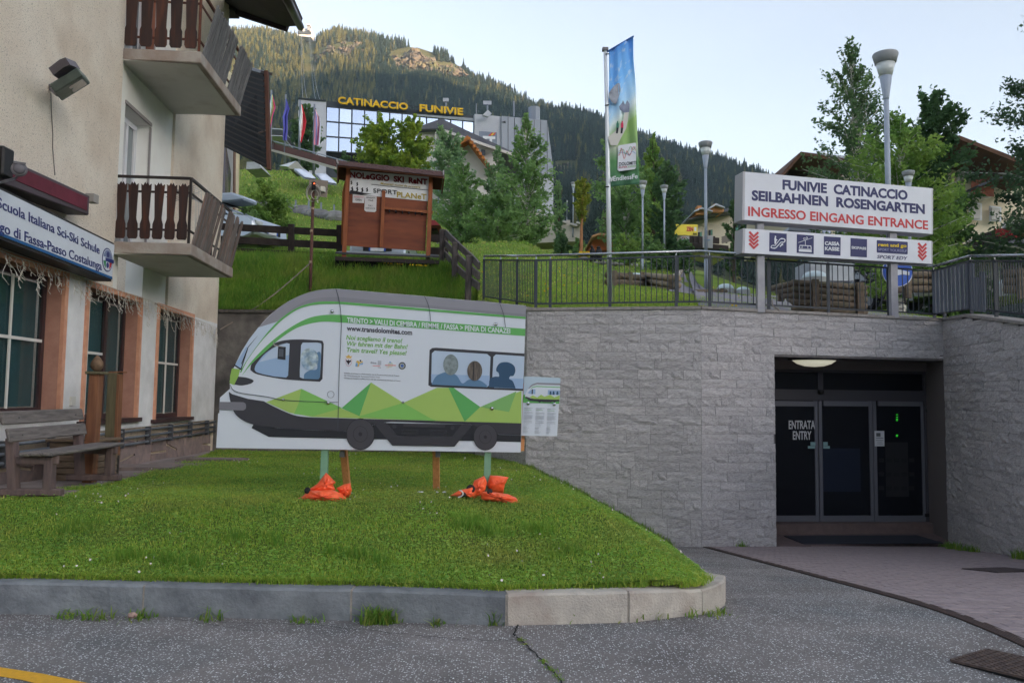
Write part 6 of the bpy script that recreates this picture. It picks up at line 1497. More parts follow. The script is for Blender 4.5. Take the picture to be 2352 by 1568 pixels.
# ================================================================== KIOSK BOARD
z_k = ZC(1200, 580, 2.613)
YK = 20.8; KP = Plane(P(790, 500, YK - .2), P(1000, 500, YK + .25))
kio = thing('notice_board', P(900, 600, YK), 'brown roofed wooden ski rental board on the bank above the concrete wall', 'notice board')
KW = mat('board_plywood', srgb(132, 74, 50), srgb(112, 60, 44), scale=1.6, rough=.75, stretch=(.5, .5, 2.5), c3=srgb(86, 50, 40), scale3=2.2, f3=.7); KPO = mat('kiosk_post', srgb(152, 88, 52), srgb(128, 72, 46), scale=4, rough=.7, stretch=(5, 5, .5))
def kq(pts, m, name, off=0., th=.02, par=None): return MB().prism([KP.at(*z_k(*p), off) for p in pts], -KP.n * th).build(name, m, par or kio)
kq([(495, 250), (1345, 345), (1310, 1108), (470, 1050)], KW, 'plywood_panel', 0)
kq([(440, 500), (500, 250), (470, 1130), (430, 1030)], mat('kiosk_side', srgb(150, 92, 50)), 'side_panel', -.05)
for x0, x1, y0, y1, w in ((505, 460, 250, 1170, .1), (1368, 1338, 345, 1180, .1), (875, 850, 480, 1070, .08)):
    MB().bar(KP.at(*z_k(x0, y0), .06), KP.at(*z_k(x1, y1), .06), w * 1.1, w, KP.n).build('post', KPO, kio)
MB().bar(KP.at(*z_k(505, 1190), -.1), KP.at(*z_k(500, 1320), -.1), .2, .15, KP.n).build('foot_post', KPO, kio); MB().bar(KP.at(*z_k(1335, 1180), -.1), KP.at(*z_k(1330, 1340), -.1), .1, .1, KP.n).build('foot_post', mat('bench_wood'), kio)
sgk = kq([(515, 262), (1348, 335), (1335, 588), (508, 508)], mat('faded_white', srgb(226, 226, 230), srgb(214, 214, 220), scale=2), 'rental_sign', .015, .012)
MAR = mat('dark_red_letter', srgb(120, 34, 48)); GLD = mat('gold_letter', srgb(170, 150, 62)); BLL = mat('black_letter', srgb(44, 42, 48))
ltx('NOLeGGIO  SKI  ReNT', KP, z_k, (520, 338), (1332, 414), (520, 282), MAR, kio, .03, bold=.05)
ltx('Materiali nuovi da provare', KP, z_k, (842, 412), (1255, 452), (842, 390), GLD, kio, .03, bold=.01, shear=.15)
ltx('SPORT', KP, z_k, (766, 498), (1015, 520), (766, 454), BLL, kio, .03, bold=.005); ltx('PLANeT', KP, z_k, (1012, 545), (1322, 570), (1012, 490), GLD, kio, .03, bold=.02)
kq([(745, 410), (1340, 470), (1340, 475), (745, 415)], BLL, 'sign_line', .03, .003, sgk)
kq([(510, 500), (530, 472), (600, 485), (660, 500), (745, 512), (640, 520), (510, 506)], BLL, 'skier_ground', .03, .003, sgk)
for x, y, s in ((537, 372, 1), (597, 388, 1), (545, 435, 1.2), (597, 438, 1.2), (650, 445, 1.2), (700, 445, 1.1)):
    kq([(x, y), (x + 9 * s, y + 2), (x + 6 * s, y + 12 * s), (x + 12 * s, y + 26 * s), (x + 2, y + 42 * s), (x - 10 * s, y + 38 * s), (x - 2, y + 24 * s), (x - 10 * s, y + 14 * s)], BLL, 'skier_print', .03, .003, sgk)
PAP = mat('notice_paper', srgb(206, 202, 204), rough=.9)
n1 = kq([(552, 515), (680, 530), (668, 608), (549, 602)], PAP, 'paper_notice', .014, .003); n2 = kq([(680, 528), (802, 540), (796, 690), (780, 702), (690, 696), (672, 680)], PAP, 'paper_notice', .018, .003)
ltx('APERTO', KP, z_k, (562, 548), (664, 552), (562, 532), mat('faded_pink', srgb(200, 140, 146)), kio, .026, bold=.02); ltx('OPEN', KP, z_k, (580, 580), (645, 585), (580, 563), BLL, kio, .026, bold=.01); ltx('VENDITA', KP, z_k, (688, 555), (790, 562), (688, 540), BLL, kio, .03); ltx('SALE', KP, z_k, (710, 582), (765, 587), (710, 567), BLL, kio, .03); ltx('SKI', KP, z_k, (712, 640), (755, 643), (712, 625), BLL, kio, .03); ltx('SERVICE', KP, z_k, (685, 666), (785, 672), (685, 652), BLL, kio, .03)
MB().bar(KP.at(*z_k(878, 658), .07), KP.at(*z_k(1385, 706), .07), .05, .07).build('ski_rail', KPO, kio)
for k in range(6): MB().bar(KP.at(*z_k(935 + k * 68, 670 + k * 6.5), .04), KP.at(*z_k(935 + k * 68, 700 + k * 6.5), .1), .03, .05).build('ski_hook', BLL, kio)
# roof with shingle rows
SHN = mat('brown_shingle', srgb(96, 70, 66), srgb(76, 56, 54), scale=8, rough=.9, rand=.15, coord='objr')
ra, rb_ = KP.at(*z_k(385, 168), .1), KP.at(*z_k(1500, 285), .1); fa, fb = KP.at(*z_k(395, 212), .38), KP.at(*z_k(1500, 332), .38)
ba, bb_ = ra - KP.n * .6 - up * .3, rb_ - KP.n * .6 - up * .3
rfk = MB().prism([ra, rb_, fb, fa], -up * .04).build('roof', mat('roof_board', srgb(104, 62, 44)), kio); MB().prism([ra, rb_, bb_, ba], -up * .04).build('roof', mat('roof_board'), kio)
me = MB().box((0, 0, 0), (1, 1, 1)).mesh('shingle', SHN, recenter=False)[0]
NR, NC = 4, 30
for j in range(NR):
    for i in range(NC):
        f0 = (i + (.5 if j % 2 else 0)) / NC; g0 = (j + .5) / NR
        a = ra.lerp(rb_, f0).lerp(fa.lerp(fb, f0), g0 + .06); X = (rb_ - ra) / NC * .96; Yv = (fa - ra) / NR * 1.25; Z = X.cross(Yv).normalized()
        if Z.z < 0: Z = -Z
        M = Matrix.Identity(4); M.col[0] = (*X, 0); M.col[1] = (*Yv, 0); M.col[2] = (*(Z * .014), 0); M.translation = a + Z * (.014 + .004 * (i % 3)) + Z * .008 * j * 0
        if f0 < .99: place('shingle', me, M, rfk)
for e0, e1, e2 in ((ra, fa, ba), (rb_, fb, bb_)): MB().bar(e0, e1, .04, .12).build('barge_board', mat('grey_trim'), kio); MB().prism([e0 - up * .04, e1 - up * .04, e1 - up * .3 - KP.n * .45, e2 - up * .15], KP.d * .03).build('gable_panel', mat('roof_board'), kio)
# bench-like tray board beneath
tr_ = thing('display_counter', KP.at(*z_k(900, 1180), .2), 'black slanted counter board below the wooden ski rental board', 'counter')
c4 = [KP.at(*z_k(*p), o) for p, o in (((368, 1138), .15), ((460, 1122), -.45), ((1450, 1165), -.45), ((1455, 1180), .15))]
MB().prism(c4, up * .05).build('counter_top', mat('black_wet_board', srgb(34, 32, 36), rough=.35), tr_); MB().bar(c4[0] - up * .12, c4[3] - up * .12, .06, .1).build('front_rail', mat('dark_rail', srgb(48, 40, 38)), tr_); MB().bar(c4[0] - up * .3 - KP.n * .3, c4[3] - up * .3 - KP.n * .3, .3, .3).build('under_box', mat('back_dark'), tr_)
# ================================================================== WOODEN FENCE
FW = mat('fence_wood', srgb(62, 52, 50), srgb(48, 40, 40), scale=5, rough=.9, rand=.1, bump=.4, coord='objr'); FWG = mat('fence_wood_grey', srgb(112, 104, 102), srgb(74, 66, 66), scale=5, rough=.9, rand=.1, bump=.6, stretch=(4, 4, .7), coord='objr')
fen = thing('rail_fence', P(668, 590, 23), 'dark three rail wooden fence along the grassy bank beside the rental board', 'fence')
YF = 22.6
def fpt(x, y, Y=YF): return P(x, y, Y)
for (xa, xb) in ((505, 668), (668, 790), (985, 1030)):
    for ya, yb in ((525, 531), (555, 562), (583, 590)):
        sl = (531 - 520) / (770 - 555)
        y = lambda x, b: b + (x - 555) * .055
        b0 = {525: 523, 555: 552, 583: 578}[ya]
        MB().bar(fpt(xa, y(xa, b0)), fpt(xb, y(xb, b0)), .06, .2).build('rail', FW, fen)
for x in (530, 669, 780): MB().bar(fpt(x, 513 + (x - 555) * .02, YF - .1), fpt(x, 612, YF - .1), .16, .12).build('post', FW, fen)
z_f = ZC(1700, 600, 2.851)
dposts = [((197, 905), (197, 1320), 22.2), ((345, 1055), (335, 1500), 20.4), ((505, 1205), (490, 1640), 18.7)]
dpt = []
for (a, b, Y) in dposts:
    t0, t1 = P(*z_f(*a), Y), P(*z_f(*b), Y); dpt.append((t0, t1)); MB().bar(t1 - up * .2, t0, .15, .15).build('post', FWG, fen, bevel=.02)
endp = (P(*z_f(575, 1290), 18.0), P(*z_f(570, 1680), 18.0))
dpt.append(endp)
for (a, b), (c, d) in zip(dpt[:-1], dpt[1:]):
    for f in (.08, .38, .68): MB().bar(a.lerp(b, f) + Vector((.09, 0, 0)), c.lerp(d, f) + Vector((.09, 0, 0)), .05, .17).build('rail', FWG, fen)
# ================================================================== POLE WITH SENSOR PLATE
z_p = ZC(880, 620, 3.2667)
YP_ = 19.3; pp_ = lambda x, y, dy=0.: P(*z_p(x, y), YP_ + dy)
spl = thing('sensor_pole', pp_(1190, 1700), 'thin rusty steel pole with a grey plate, white box and coiled cable', 'pole')
MB().tube([pp_(1180, 1780), pp_(1190, 1380), pp_(1212, 700), pp_(1222, 400)], .038, 10).build('pole', mat('rusty_pole', srgb(104, 70, 64), srgb(84, 56, 54), scale=6, rough=.8), spl, smooth=True)
MB().prism([pp_(*p) for p in ((1168, 312), (1412, 338), (1396, 555), (1148, 520))], (0, .02, 0)).build('plate', mat('taupe_plate', srgb(140, 130, 122), rough=.7), spl)
MB().prism([pp_(*p, -.1) for p in ((1312, 405), (1370, 412), (1368, 478), (1310, 470))], (0, .1, 0)).build('white_box', mat('box_white', srgb(214, 212, 204)), spl, bevel=.008)
MB().box(pp_(1225, 410, -.08), (.09, .08, .2)).build('sensor', mat('black_plastic'), spl); MB().box(pp_(1232, 374, -.13), (.03, .02, .02)).build('red_lamp', mat('red_led', (.5, .02, .01), emit=(1, .15, .05), estr=.8), spl)
for r, cx, cy_ in ((.22, 1218, 490), (.2, 1222, 500), (.11, 1240, 518)): MB().tube([pp_(cx, cy_, -.1) + Vector((r * .8 * cos(a), 0, r * 1.05 * sin(a))) for a in np.linspace(0, 2 * pi, 24)], .011, 5).build('cable_coil', mat('cable_pale', srgb(170, 166, 160), rough=.5), spl, smooth=True)
MB().bar(pp_(1272, 540, -.05), pp_(1276, 625, -.05), .03, .02).build('tag_strip', mat('box_white'), spl)
for y in (700, 992, 1398): MB().tube([pp_(1209 - (y - 700) * .035, y - 14), pp_(1208 - (y - 700) * .035, y + 14)], .044, 10).build('pole_clamp', mat('clamp_pale', srgb(170, 150, 130)), spl)
gA_ = pp_(1185, 1405); gB_ = BW.pt(.05, bz(499, 757), .08)
pts = [gA_.lerp(gB_, f) - up * (.12 * sin(pi * f)) for f in np.linspace(0, 1, 14)]
tag(MB().tube(pts, .014, 6).build('sagging_cable', mat('cable_tan', srgb(140, 128, 118))), 'thin grey cable slanting from the rusty pole down to the building corner', 'cable')
# ================================================================== TERRACE: logs, domes, path
LOG = mat('log_wood', srgb(118, 104, 88), srgb(88, 76, 66), scale=4, rough=.85, stretch=(.8, 3, 3), bump=.5, bscale=16, rand=.1, coord='objr', c3=srgb(86, 98, 66), scale3=2, f3=.4); LOGE = mat('log_pale', srgb(158, 140, 116), srgb(134, 118, 98), scale=4, rough=.85, rand=.08, coord='objr')
DOM = mat('dome_acrylic', srgb(206, 220, 224), srgb(190, 206, 210), scale=3, rough=.15, spec=.6)
z_t = ZC(2200, 850, 2.94); z_s = ZC(2900, 950, 1.9666)
def logwall(t, p, q, rows, r, posts, m=LOG, base=None):
    d = (q - p).normalized()
    for k in range(rows):
        h = up * (r * .95 + k * r * 1.9); a = p + h - d * .08; b = q + h + d * .08
        MB().tube([a, a.lerp(b, .5) + up * .004, b], [r, r * .97, r * .93], 10).build('log', m, t, smooth=True)
    for f in posts:
        c = p.lerp(q, f); n = Vector((d.y, -d.x, 0)); n = n if n.y < 0 else -n
        MB().bar(c + n * (r + .04) - up * .15, c + n * (r + .04) + up * (rows * r * 1.9 + .02), .14, .09).build('stake', LOG, t, bevel=.008)
def dome(cx, yb, w, h, Y, label):
    a, b = P(cx - w / 2, yb, Y), P(cx + w / 2, yb, Y); R = (b - a).length / 2; Hh = (P(cx, yb - h, Y) - P(cx, yb, Y)).z; c = (a + b) / 2
    t = thing('skylight_dome', c, label, 'skylight dome', 'clear acrylic skylight domes on the lawn'); prof = [(R * cos(a_) ** .8, Hh * sin(a_)) for a_ in np.linspace(0, 1.5, 9)]
    MB().lathe(c, prof, 24).build('dome', DOM, t, smooth=True); MB().lathe(c - up * .3, [(R * 1.02, 0), (R * 1.02, .32)], 24).build('kerb_ring', mat('dome_rim', srgb(170, 172, 170)), t); return t
Yb = 16.5; pA, pB = P(*z_s(560, 560), Yb), P(*z_s(1085, 575), Yb + .55); zb_ = min(hill_z(pA.x, pA.y), hill_z(pB.x, pB.y)) - .05
pA.z = pB.z = P(*z_s(820, 575), Yb).z - .03
lb = thing('log_planter', (pA + pB) / 2, 'large stacked log wall right behind the railing below the entrance sign', 'log wall')
rl_ = (P(*z_s(820, 335), Yb).z - pA.z) / (5 * 1.9); logwall(lb, pA, pB, 5, rl_, (.23, .9))
pW = P(*z_s(380, 470), Yb + 1.6); pW.z = pA.z + .25; ang = pA + Vector((.02, 0, 0))
for k in range(5): MB().tube([pA + up * (rl_ * .95 + k * rl_ * 1.9), P(*z_s(370 + (4 - k) * 45, 400 + (4 - k) * 28), Yb + 1.5 - (4 - k) * .3)], rl_ * .95, 10).build('log', LOG, lb, smooth=True)
MB().bar(P(*z_s(440, 500), Yb + 1.), P(*z_s(440, 360), Yb + 1.), .12, .12).build('stake', LOG, lb)
dome(*z_s(706, 328), 104 * .98 / (1.9666 * 1.7415) * 2, 19, 17.1, 'largest skylight dome, on top of the tall log wall below the entrance sign')
def at_(x, y, lo=15): p = onhill(*z_t(x, y), lo); return p
q1, q2_, q3 = at_(690, 865), at_(1130, 870), at_(1500, 935)
for nm, a, b, lbv, rows, zz, xs_ in (('l', q1, q2_, 'two log high wall left of the path, beside the flagpole', 2, .0, (.02, .4, .98)), ('r', q2_, q3, 'pale low log wall running down to the path edge', 3, -.12, (.0, .95))):
    t = thing('log_edging', a, lbv, 'log wall'); logwall(t, a + up * zz, b + up * zz, rows, .11, xs_, LOG if nm == 'l' else LOGE)
d1_, d2_ = at_(1010, 850), at_(1230, 870)
dome(*z_t(1010, 775), 200 / (2.94 * 1.7415), 64 / (2.94 * 1.7415), d1_.y + .6, 'skylight dome behind the left log wall near the flagpole'); dome(*z_t(1222, 800), 160 / (2.94 * 1.7415), 48 / (2.94 * 1.7415), d2_.y + .6, 'smaller skylight dome right of the one beside the flagpole')
q4, q5 = at_(1720, 965), at_(2250, 935); t = thing('log_edging', q4, 'low log edging with two domes behind, in the middle of the lawn behind the railing', 'log wall'); q4 = seat(q4); q5 = seat(q5); logwall(t, q4 - up * .08, q5 - up * .08, 1, .12, (.36, .95))
dome(*z_t(2062, 905), 200 / (2.94 * 1.7415), 68 / (2.94 * 1.7415), (q4.y + q5.y) / 2 + .5, 'skylight dome left of the left sign post, before the path'); dome(*z_t(2270, 920), 160 / (2.94 * 1.7415), 46 / (2.94 * 1.7415), (q4.y + q5.y) / 2 + .5, 'skylight dome partly hidden by the left sign post')
# path
PATH = mat('path_asphalt', srgb(138, 134, 140), srgb(124, 120, 126), scale=2, rough=.95, bump=.3, bscale=40)
L_ = [(1575, 617), (1568, 628), (1555, 645), (1543, 662), (1536, 670)]; R2 = [(1585, 617), (1640, 622), (1700, 630), (1800, 640), (1830, 645)]
def path_mesh(name, A, B, m, dz=.03, nn=8):
    mb = MB(); k = 24; G = []
    for i in range(k + 1):
        f = i / k
        def ip_(arr): t = f * (len(arr) - 1); j = min(int(t), len(arr) - 2); t -= j; return (arr[j][0] + (arr[j + 1][0] - arr[j][0]) * t, arr[j][1] + (arr[j + 1][1] - arr[j][1]) * t)
        a, b = onhill(*ip_(A)), onhill(*ip_(B)); G.append([seat(a.lerp(b, g / nn), dz) for g in range(nn + 1)])
    vs = [p for r_ in G for p in r_]; fs = [(i * (nn + 1) + g, i * (nn + 1) + g + 1, (i + 1) * (nn + 1) + g + 1, (i + 1) * (nn + 1) + g) for i in range(k) for g in range(nn)]
    o = MB().add(vs, fs).build(name, m, recalc=False); tag(o, kind='structure'); return o
path_mesh('path', [(1575, 617), (1568, 628), (1555, 645), (1543, 662), (1536, 672)], [(1585, 617), (1700, 628), (1900, 645), (2100, 660), (2250, 675)], PATH, .05)
path_mesh('path', [(1536, 672), (1700, 676), (1800, 682)], [(2250, 675), (2300, 690), (2352, 705)], PATH, .045)
path_mesh('path', [(1995, 684), (2060, 690), (2130, 697), (2190, 706)], [(1995, 700), (2060, 706), (2130, 712), (2190, 716)], PATH, .06)
kc = [onhill(*z_t(*p)) for p in ((1425, 835), (1450, 800), (1500, 752), (1560, 700), (1595, 665), (1590, 655))]
kk = thing('path_kerb', kc[0], 'curved pale stone kerb along the left edge of the hill path', 'kerb')
for a, b in zip(kc[:-1], kc[1:]): MB().bar(seat(a, .08), seat(b, .08), .22, .22).build('kerb_stone', KL, kk)
# blue arrow sign
z_b = ZC(2900, 950, 1.9666); YS = 17.6
bs = thing('blue_arrow_sign', P(*z_b(1358, 540), YS), 'round blue road sign with white arrow on a black tripod behind the railing', 'road sign')
cS = P(*z_b(1357, 268), YS); rS = (P(*z_b(1478, 268), YS) - cS).length
def cdisc(c, r, dy, m, name, par): return MB().prism([c + Vector((r * cos(a), dy, r * sin(a))) for a in np.linspace(0, 2 * pi, 32, endpoint=False)], (0, .01, 0)).build(name, m, par)
cdisc(cS, rS, 0, WP_, 'sign_rim', bs); cdisc(cS, rS * .95, -.006, mat('road_blue', srgb(44, 86, 176), rough=.4), 'sign_disc', bs)
def sgp(pts): return [P(*z_b(*p), YS - .016) for p in pts]
MB().prism(sgp([(1310, 225), (1345, 238), (1395, 258), (1452, 270), (1450, 298), (1395, 290), (1340, 300), (1312, 312), (1318, 280)]), (0, .004, 0)).build('arrow', WP_, bs)
for a, b in (((1290, 380), (1215, 540)), ((1300, 380), (1330, 505)), ((1400, 380), (1420, 530)), ((1240, 490), (1410, 515))): MB().bar(P(*z_b(*a), YS + .05), P(*z_b(*b), YS + .1), .03, .03).build('tripod_leg', mat('black_plastic'), bs)
# electrical cabinet / concrete block
MB_c = [P(*z_b(665, 185), 19.5), P(*z_b(1018, 205), 20.), P(*z_b(1018, 340), 20.), P(*z_b(665, 340), 19.5)]
cab = thing('white_cabinet', P(*z_b(840, 340), 19.8), 'pale grey concrete service block behind the big log wall', 'service block')
MB().prism(MB_c, (0, 1.0, 0)).build('block', mat('pale_concrete', srgb(166, 170, 176), srgb(150, 154, 160), scale=3, rough=.8), cab)
# logs at far right
for (x0, y0, x1, y1, Y, lb) in ((1320, 440, 1690, 430, 20.5, 'low log wall seen behind the blue road sign'), (2230, 440, 2420, 440, 18.5, 'log wall with a white dome at the far right behind the railing')):
    a, b = P(*z_b(x0, y0), Y), P(*z_b(x1, y1), Y + .3); t = thing('log_edging', a, lb, 'log wall'); logwall(t, a, b, 3, .1, (.25, .85))
    dome(*z_b((x0 + x1) / 2 + (60 if x0 < 2000 else -10), y0 - 70), 40 if x0 < 2000 else 90, 12 if x0 < 2000 else 18, Y + .5, 'skylight dome behind the low log wall by the blue sign' if x0 < 2000 else 'wide skylight dome at the right edge behind the railing')
# sculpture on rocks, flower bed
sc_ = onhill(*z_t(540, 600)); YSc = sc_.y; BRZ = mat('bronze', srgb(44, 42, 44), rough=.45, metal=.5, c2=srgb(30, 30, 32))
scu = thing('sculpture', sc_, 'dark bronze figure group on a row of rocks left of the flagpole', 'sculpture')
def blob(c, rx, ry, rz_, m, name, par, seed=0, n=10):
    r = np.random.default_rng(seed); mb = MB(); prof = [(sin(a), -cos(a)) for a in np.linspace(.12, pi - .12, 8)]; vs = []; fs = []
    for q, z in prof:
        for k in range(n): j = 1 + r.normal(0, .08); vs.append(c + Vector((q * rx * cos(2 * pi * k / n) * j, q * ry * sin(2 * pi * k / n) * j, z * rz_)))
    for i in range(7):
        for k in range(n): a = i * n + k; b = i * n + (k + 1) % n; fs.append((a, b, b + n, a + n))
    fs += [tuple(range(n)), tuple(range(7 * n, 8 * n))]; return MB().add(vs, fs).build(name, m, par, smooth=False)
zs_ = lambda x, y: P(*z_t(x, y), YSc)
kpx = 1 / (2.94 * 1.7415) * YSc / FPX
for i, (x, y, w, h) in enumerate(((500, 480, 34, 70), (575, 490, 44, 80), (490, 405, 17, 17), (572, 415, 26, 20), (480, 560, 22, 40), (530, 545, 16, 50), (600, 560, 16, 45))): blob(zs_(x, y), w * kpx, w * kpx * .8, h * kpx, BRZ, 'figure', scu, i)
for i, (x, y, w) in enumerate(((470, 600, 30), (540, 590, 45), (620, 585, 40), (700, 590, 45), (770, 598, 40), (835, 602, 32), (400, 545, 60))): blob(zs_(x, y + 8), w * kpx, w * kpx, w * .6 * kpx, mat('pale_rock', srgb(142, 138, 134), srgb(118, 114, 112), scale=6, rough=.95), 'rock', scu, i + 20)
yfl = MB(); rf = random.Random(6)
for k in range(260): 
    p = zs_(350 + 125 * rf.random(), 462 + 34 * rf.random()) + Vector((0, rf.uniform(0, .6), 0)); yfl.box(p, (.09, .02, .07), rf.random() * 3)
tag(yfl.build('yellow_flowers', mat('flower_yellow', srgb(226, 186, 30), rough=.8)), 'dense patch of yellow flowers left of the bronze sculpture', 'flowers', kind='stuff')
# ================================================================== BUILDINGS ON THE HILL
def pr(t, name, m, pts, Y, dep, Ys=None, zc=None, label=None):
    """solid whose front outline is measured on the photograph at depth Y (or Ys per point), going dep metres back"""
    q = []
    for i, p in enumerate(pts):
        x, y = zc(*p) if zc else p; q.append(P(x, y, Ys[i] if Ys else Y))
    e = dep if isinstance(dep, Vector) else Vector((0, dep, 0))
    o = MB().prism(q, e).build(name, m, t)
    if label: o['label'] = label
    return o
z_m = ZC(850, 50, 1.4253); z_n = ZC(1050, 350, 2.6133)
# ---- cable car station
StP = Plane(P(750, 300, 105), P(1090, 300, 110)); sta = thing('cable_car_station', P(900, 400, 105), 'pale cable car station with mirrored window wall and yellow rooftop letters', 'station building')
STW = mat('station_white', srgb(186, 188, 198), srgb(174, 176, 188), scale=.4, rough=.8); STG = mat('station_metal', srgb(136, 142, 154), srgb(126, 132, 144), scale=.3, rough=.5, metal=.3, stretch=(1, 1, .1)); STD = mat('station_dark', srgb(52, 58, 66), rough=.6)
def sq_(pts, m, name, off=0., th=.3, par=None): return MB().prism([StP.at(*p, off) for p in pts], -StP.n * th).build(name, m, par or sta)
sq_([(750, 232), (1092, 266), (1092, 470), (750, 470)], STD, 'main_block', -.3, 22)
sq_([(685.6, 226), (749, 231.5), (749, 420), (683, 420)], STW, 'left_tower', .6, 14); sq_([(685.6, 224), (749, 229.5), (749, 232.5), (685.6, 227)], STD, 'parapet', .8, 14)
sq_([(1090, 262), (1151.6, 268), (1152, 440), (1090, 440)], STW, 'right_tower', .6, 14); sq_([(1152, 266.5), (1257, 277), (1271, 391), (1270, 402), (1181, 395), (1152, 391)], STG, 'metal_block', 1., 16)
sq_([(1181, 397), (1271, 405), (1271, 540), (1181, 540)], STW, 'lower_block', .2, 12)
sq_([(956, 262), (1090, 272), (1090, 279), (956, 266)], mat('roof_edge_grey', srgb(150, 156, 168)), 'roof_edge', .3, 1.)
for k in range(1, 8): x = 1152 + 15 * k; a = StP.at(x, 268 + 1.5 * k, 1.02); b = StP.at(x, 391 + 1.3 * k, 1.02); MB().bar(a, b, .06, .06).build('metal_seam', STD, sta)
MIR = mat('mirror_glass', srgb(150, 164, 188), rough=.06, metal=.9)
TL, TR, BL, BR_ = (StP.at(*p, .05) for p in ((750, 245), (1090, 276), (748, 348), (1090, 370)))
def bil(u, v): return TL.lerp(TR, u).lerp(BL.lerp(BR_, u), v)
for i in range(12):
    for j in range(3):
        u0, u1, v0, v1 = (i + .04) / 12, (i + .96) / 12, (j + .03) / 3, (j + .97) / 3
        d = StP.n * (.02 * rng.normal())
        MB().prism([bil(u0, v1), bil(u1, v1) + d, bil(u1, v0) + d, bil(u0, v0)], -StP.n * .06).build('pane', MIR, sta)
for i in range(13): MB().bar(bil(i / 12, -.01), bil(i / 12, 1.01), .16, .2).build('mullion', STD, sta)
for j in range(4): MB().bar(bil(0, j / 3), bil(1, j / 3), .2, .16).build('transom', STD, sta)
YLL = mat('yellow_sign_letter', srgb(228, 182, 28), srgb(216, 170, 24), scale=1, rough=.6)
def letters(s, pl, zc, a, b, top, m, parent, off, bold, depth):
    p0 = pl.at(*zc(*a), off); p1 = pl.at(*zc(*b), off); upv = pl.at(*zc(*top), off) - p0
    h = max(v.co.y for v in text_geo('H').vertices); full = text_geo(s, bold); W_ = max(v.co.x for v in full.vertices) - min(v.co.x for v in full.vertices); x0 = min(v.co.x for v in full.vertices)
    for i, c in enumerate(s):
        if c == ' ': continue
        pre = text_geo(s[:i + 1], bold); me = text_geo(c, bold, .5); xr = max(v.co.x for v in pre.vertices); cx = max(v.co.x for v in me.vertices); sh = xr - cx - x0
        X = (p1 - p0) / W_; Yv = upv / h; n = X.cross(Yv).normalized()
        for v in me.vertices: q = v.co.copy(); v.co = X * (q.x + sh) + Yv * q.y + n * (q.z * depth)
        me.materials.clear(); me.materials.append(m); me.name = 'letter'; place('letter', me, Matrix.Translation(p0), parent)
letters('CATINACCIO', StP, z_m, (715, 520), (1114, 557), (715, 483), YLL, sta, .5, .028, .3); letters('FUNIVIE', StP, z_m, (1180, 563), (1428, 586), (1180, 526), YLL, sta, .5, .028, .3)
for dy in (0, 20): MB().bar(StP.at(*z_m(715, 497 + dy), .2), StP.at(*z_m(1428, 560 + dy), .2), .08, .08).build('letter_frame', STD, sta)
for k in range(12): x = 720 + 62 * k; MB().bar(StP.at(*z_m(x, 497 + (x - 715) * .09), .2), StP.at(*z_m(x, 540 + (x - 715) * .09), .2), .08, .08).build('letter_strut', STD, sta)
lg = sq_([z_m(*p) for p in ((1520, 676), (1622, 684), (1622, 752), (1520, 745))], mat('logo_slate', srgb(124, 132, 150)), 'logo_panel', .68, .06)
sq_([z_m(*p) for p in ((1540, 704), (1612, 708), (1612, 722), (1594, 722), (1594, 740), (1580, 739), (1580, 720), (1562, 720), (1562, 738), (1546, 737))], WP_, 'logo_mark', .76, .05, lg)
for k, c in enumerate(('red_letter', 'yellow_letter', 'red_letter')): sq_([z_m(*p) for p in ((1572 + 12 * k, 704 - 2 * k), (1590 + 10 * k, 686), (1600 + 8 * k, 685), (1584 + 12 * k, 704 - 2 * k))], MATS[c], 'logo_stripe', .76, .05, lg)
sq_([z_m(*p) for p in ((1540, 585), (1570, 556), (1592, 576), (1572, 594))], STW, 'pulley_housing', 2, .5)
for x, y0, y1, w in ((1567, 520, 560, .12), (1330, 500, 560, .1), (1718, 506, 552, .12), (1834, 545, 612, .9), (1504, 520, 560, .06)): MB().tube([StP.at(*z_m(x, y1 + 40), -2), StP.at(*z_m(x, y0), -2)], w, 8).build('roof_mast' if w < .5 else 'chimney', STG, sta)
MB().box(StP.at(*z_m(1567, 516), -2), (1.2, .3, .5)).build('anemometer', STW, sta); MB().box(StP.at(*z_m(1330, 500), -2), (.8, .3, .5)).build('anemometer', STW, sta)
sq_([(748, 350), (900, 356), (900, 372), (748, 372)], mat('back_dark'), 'dark_gallery', .02, .4)
for i, (x, y) in enumerate(((1160, 624), )): sq_([z_m(1648, 625), z_m(1670, 617), z_m(1672, 630)], STD, 'camera', 1.1, .3)
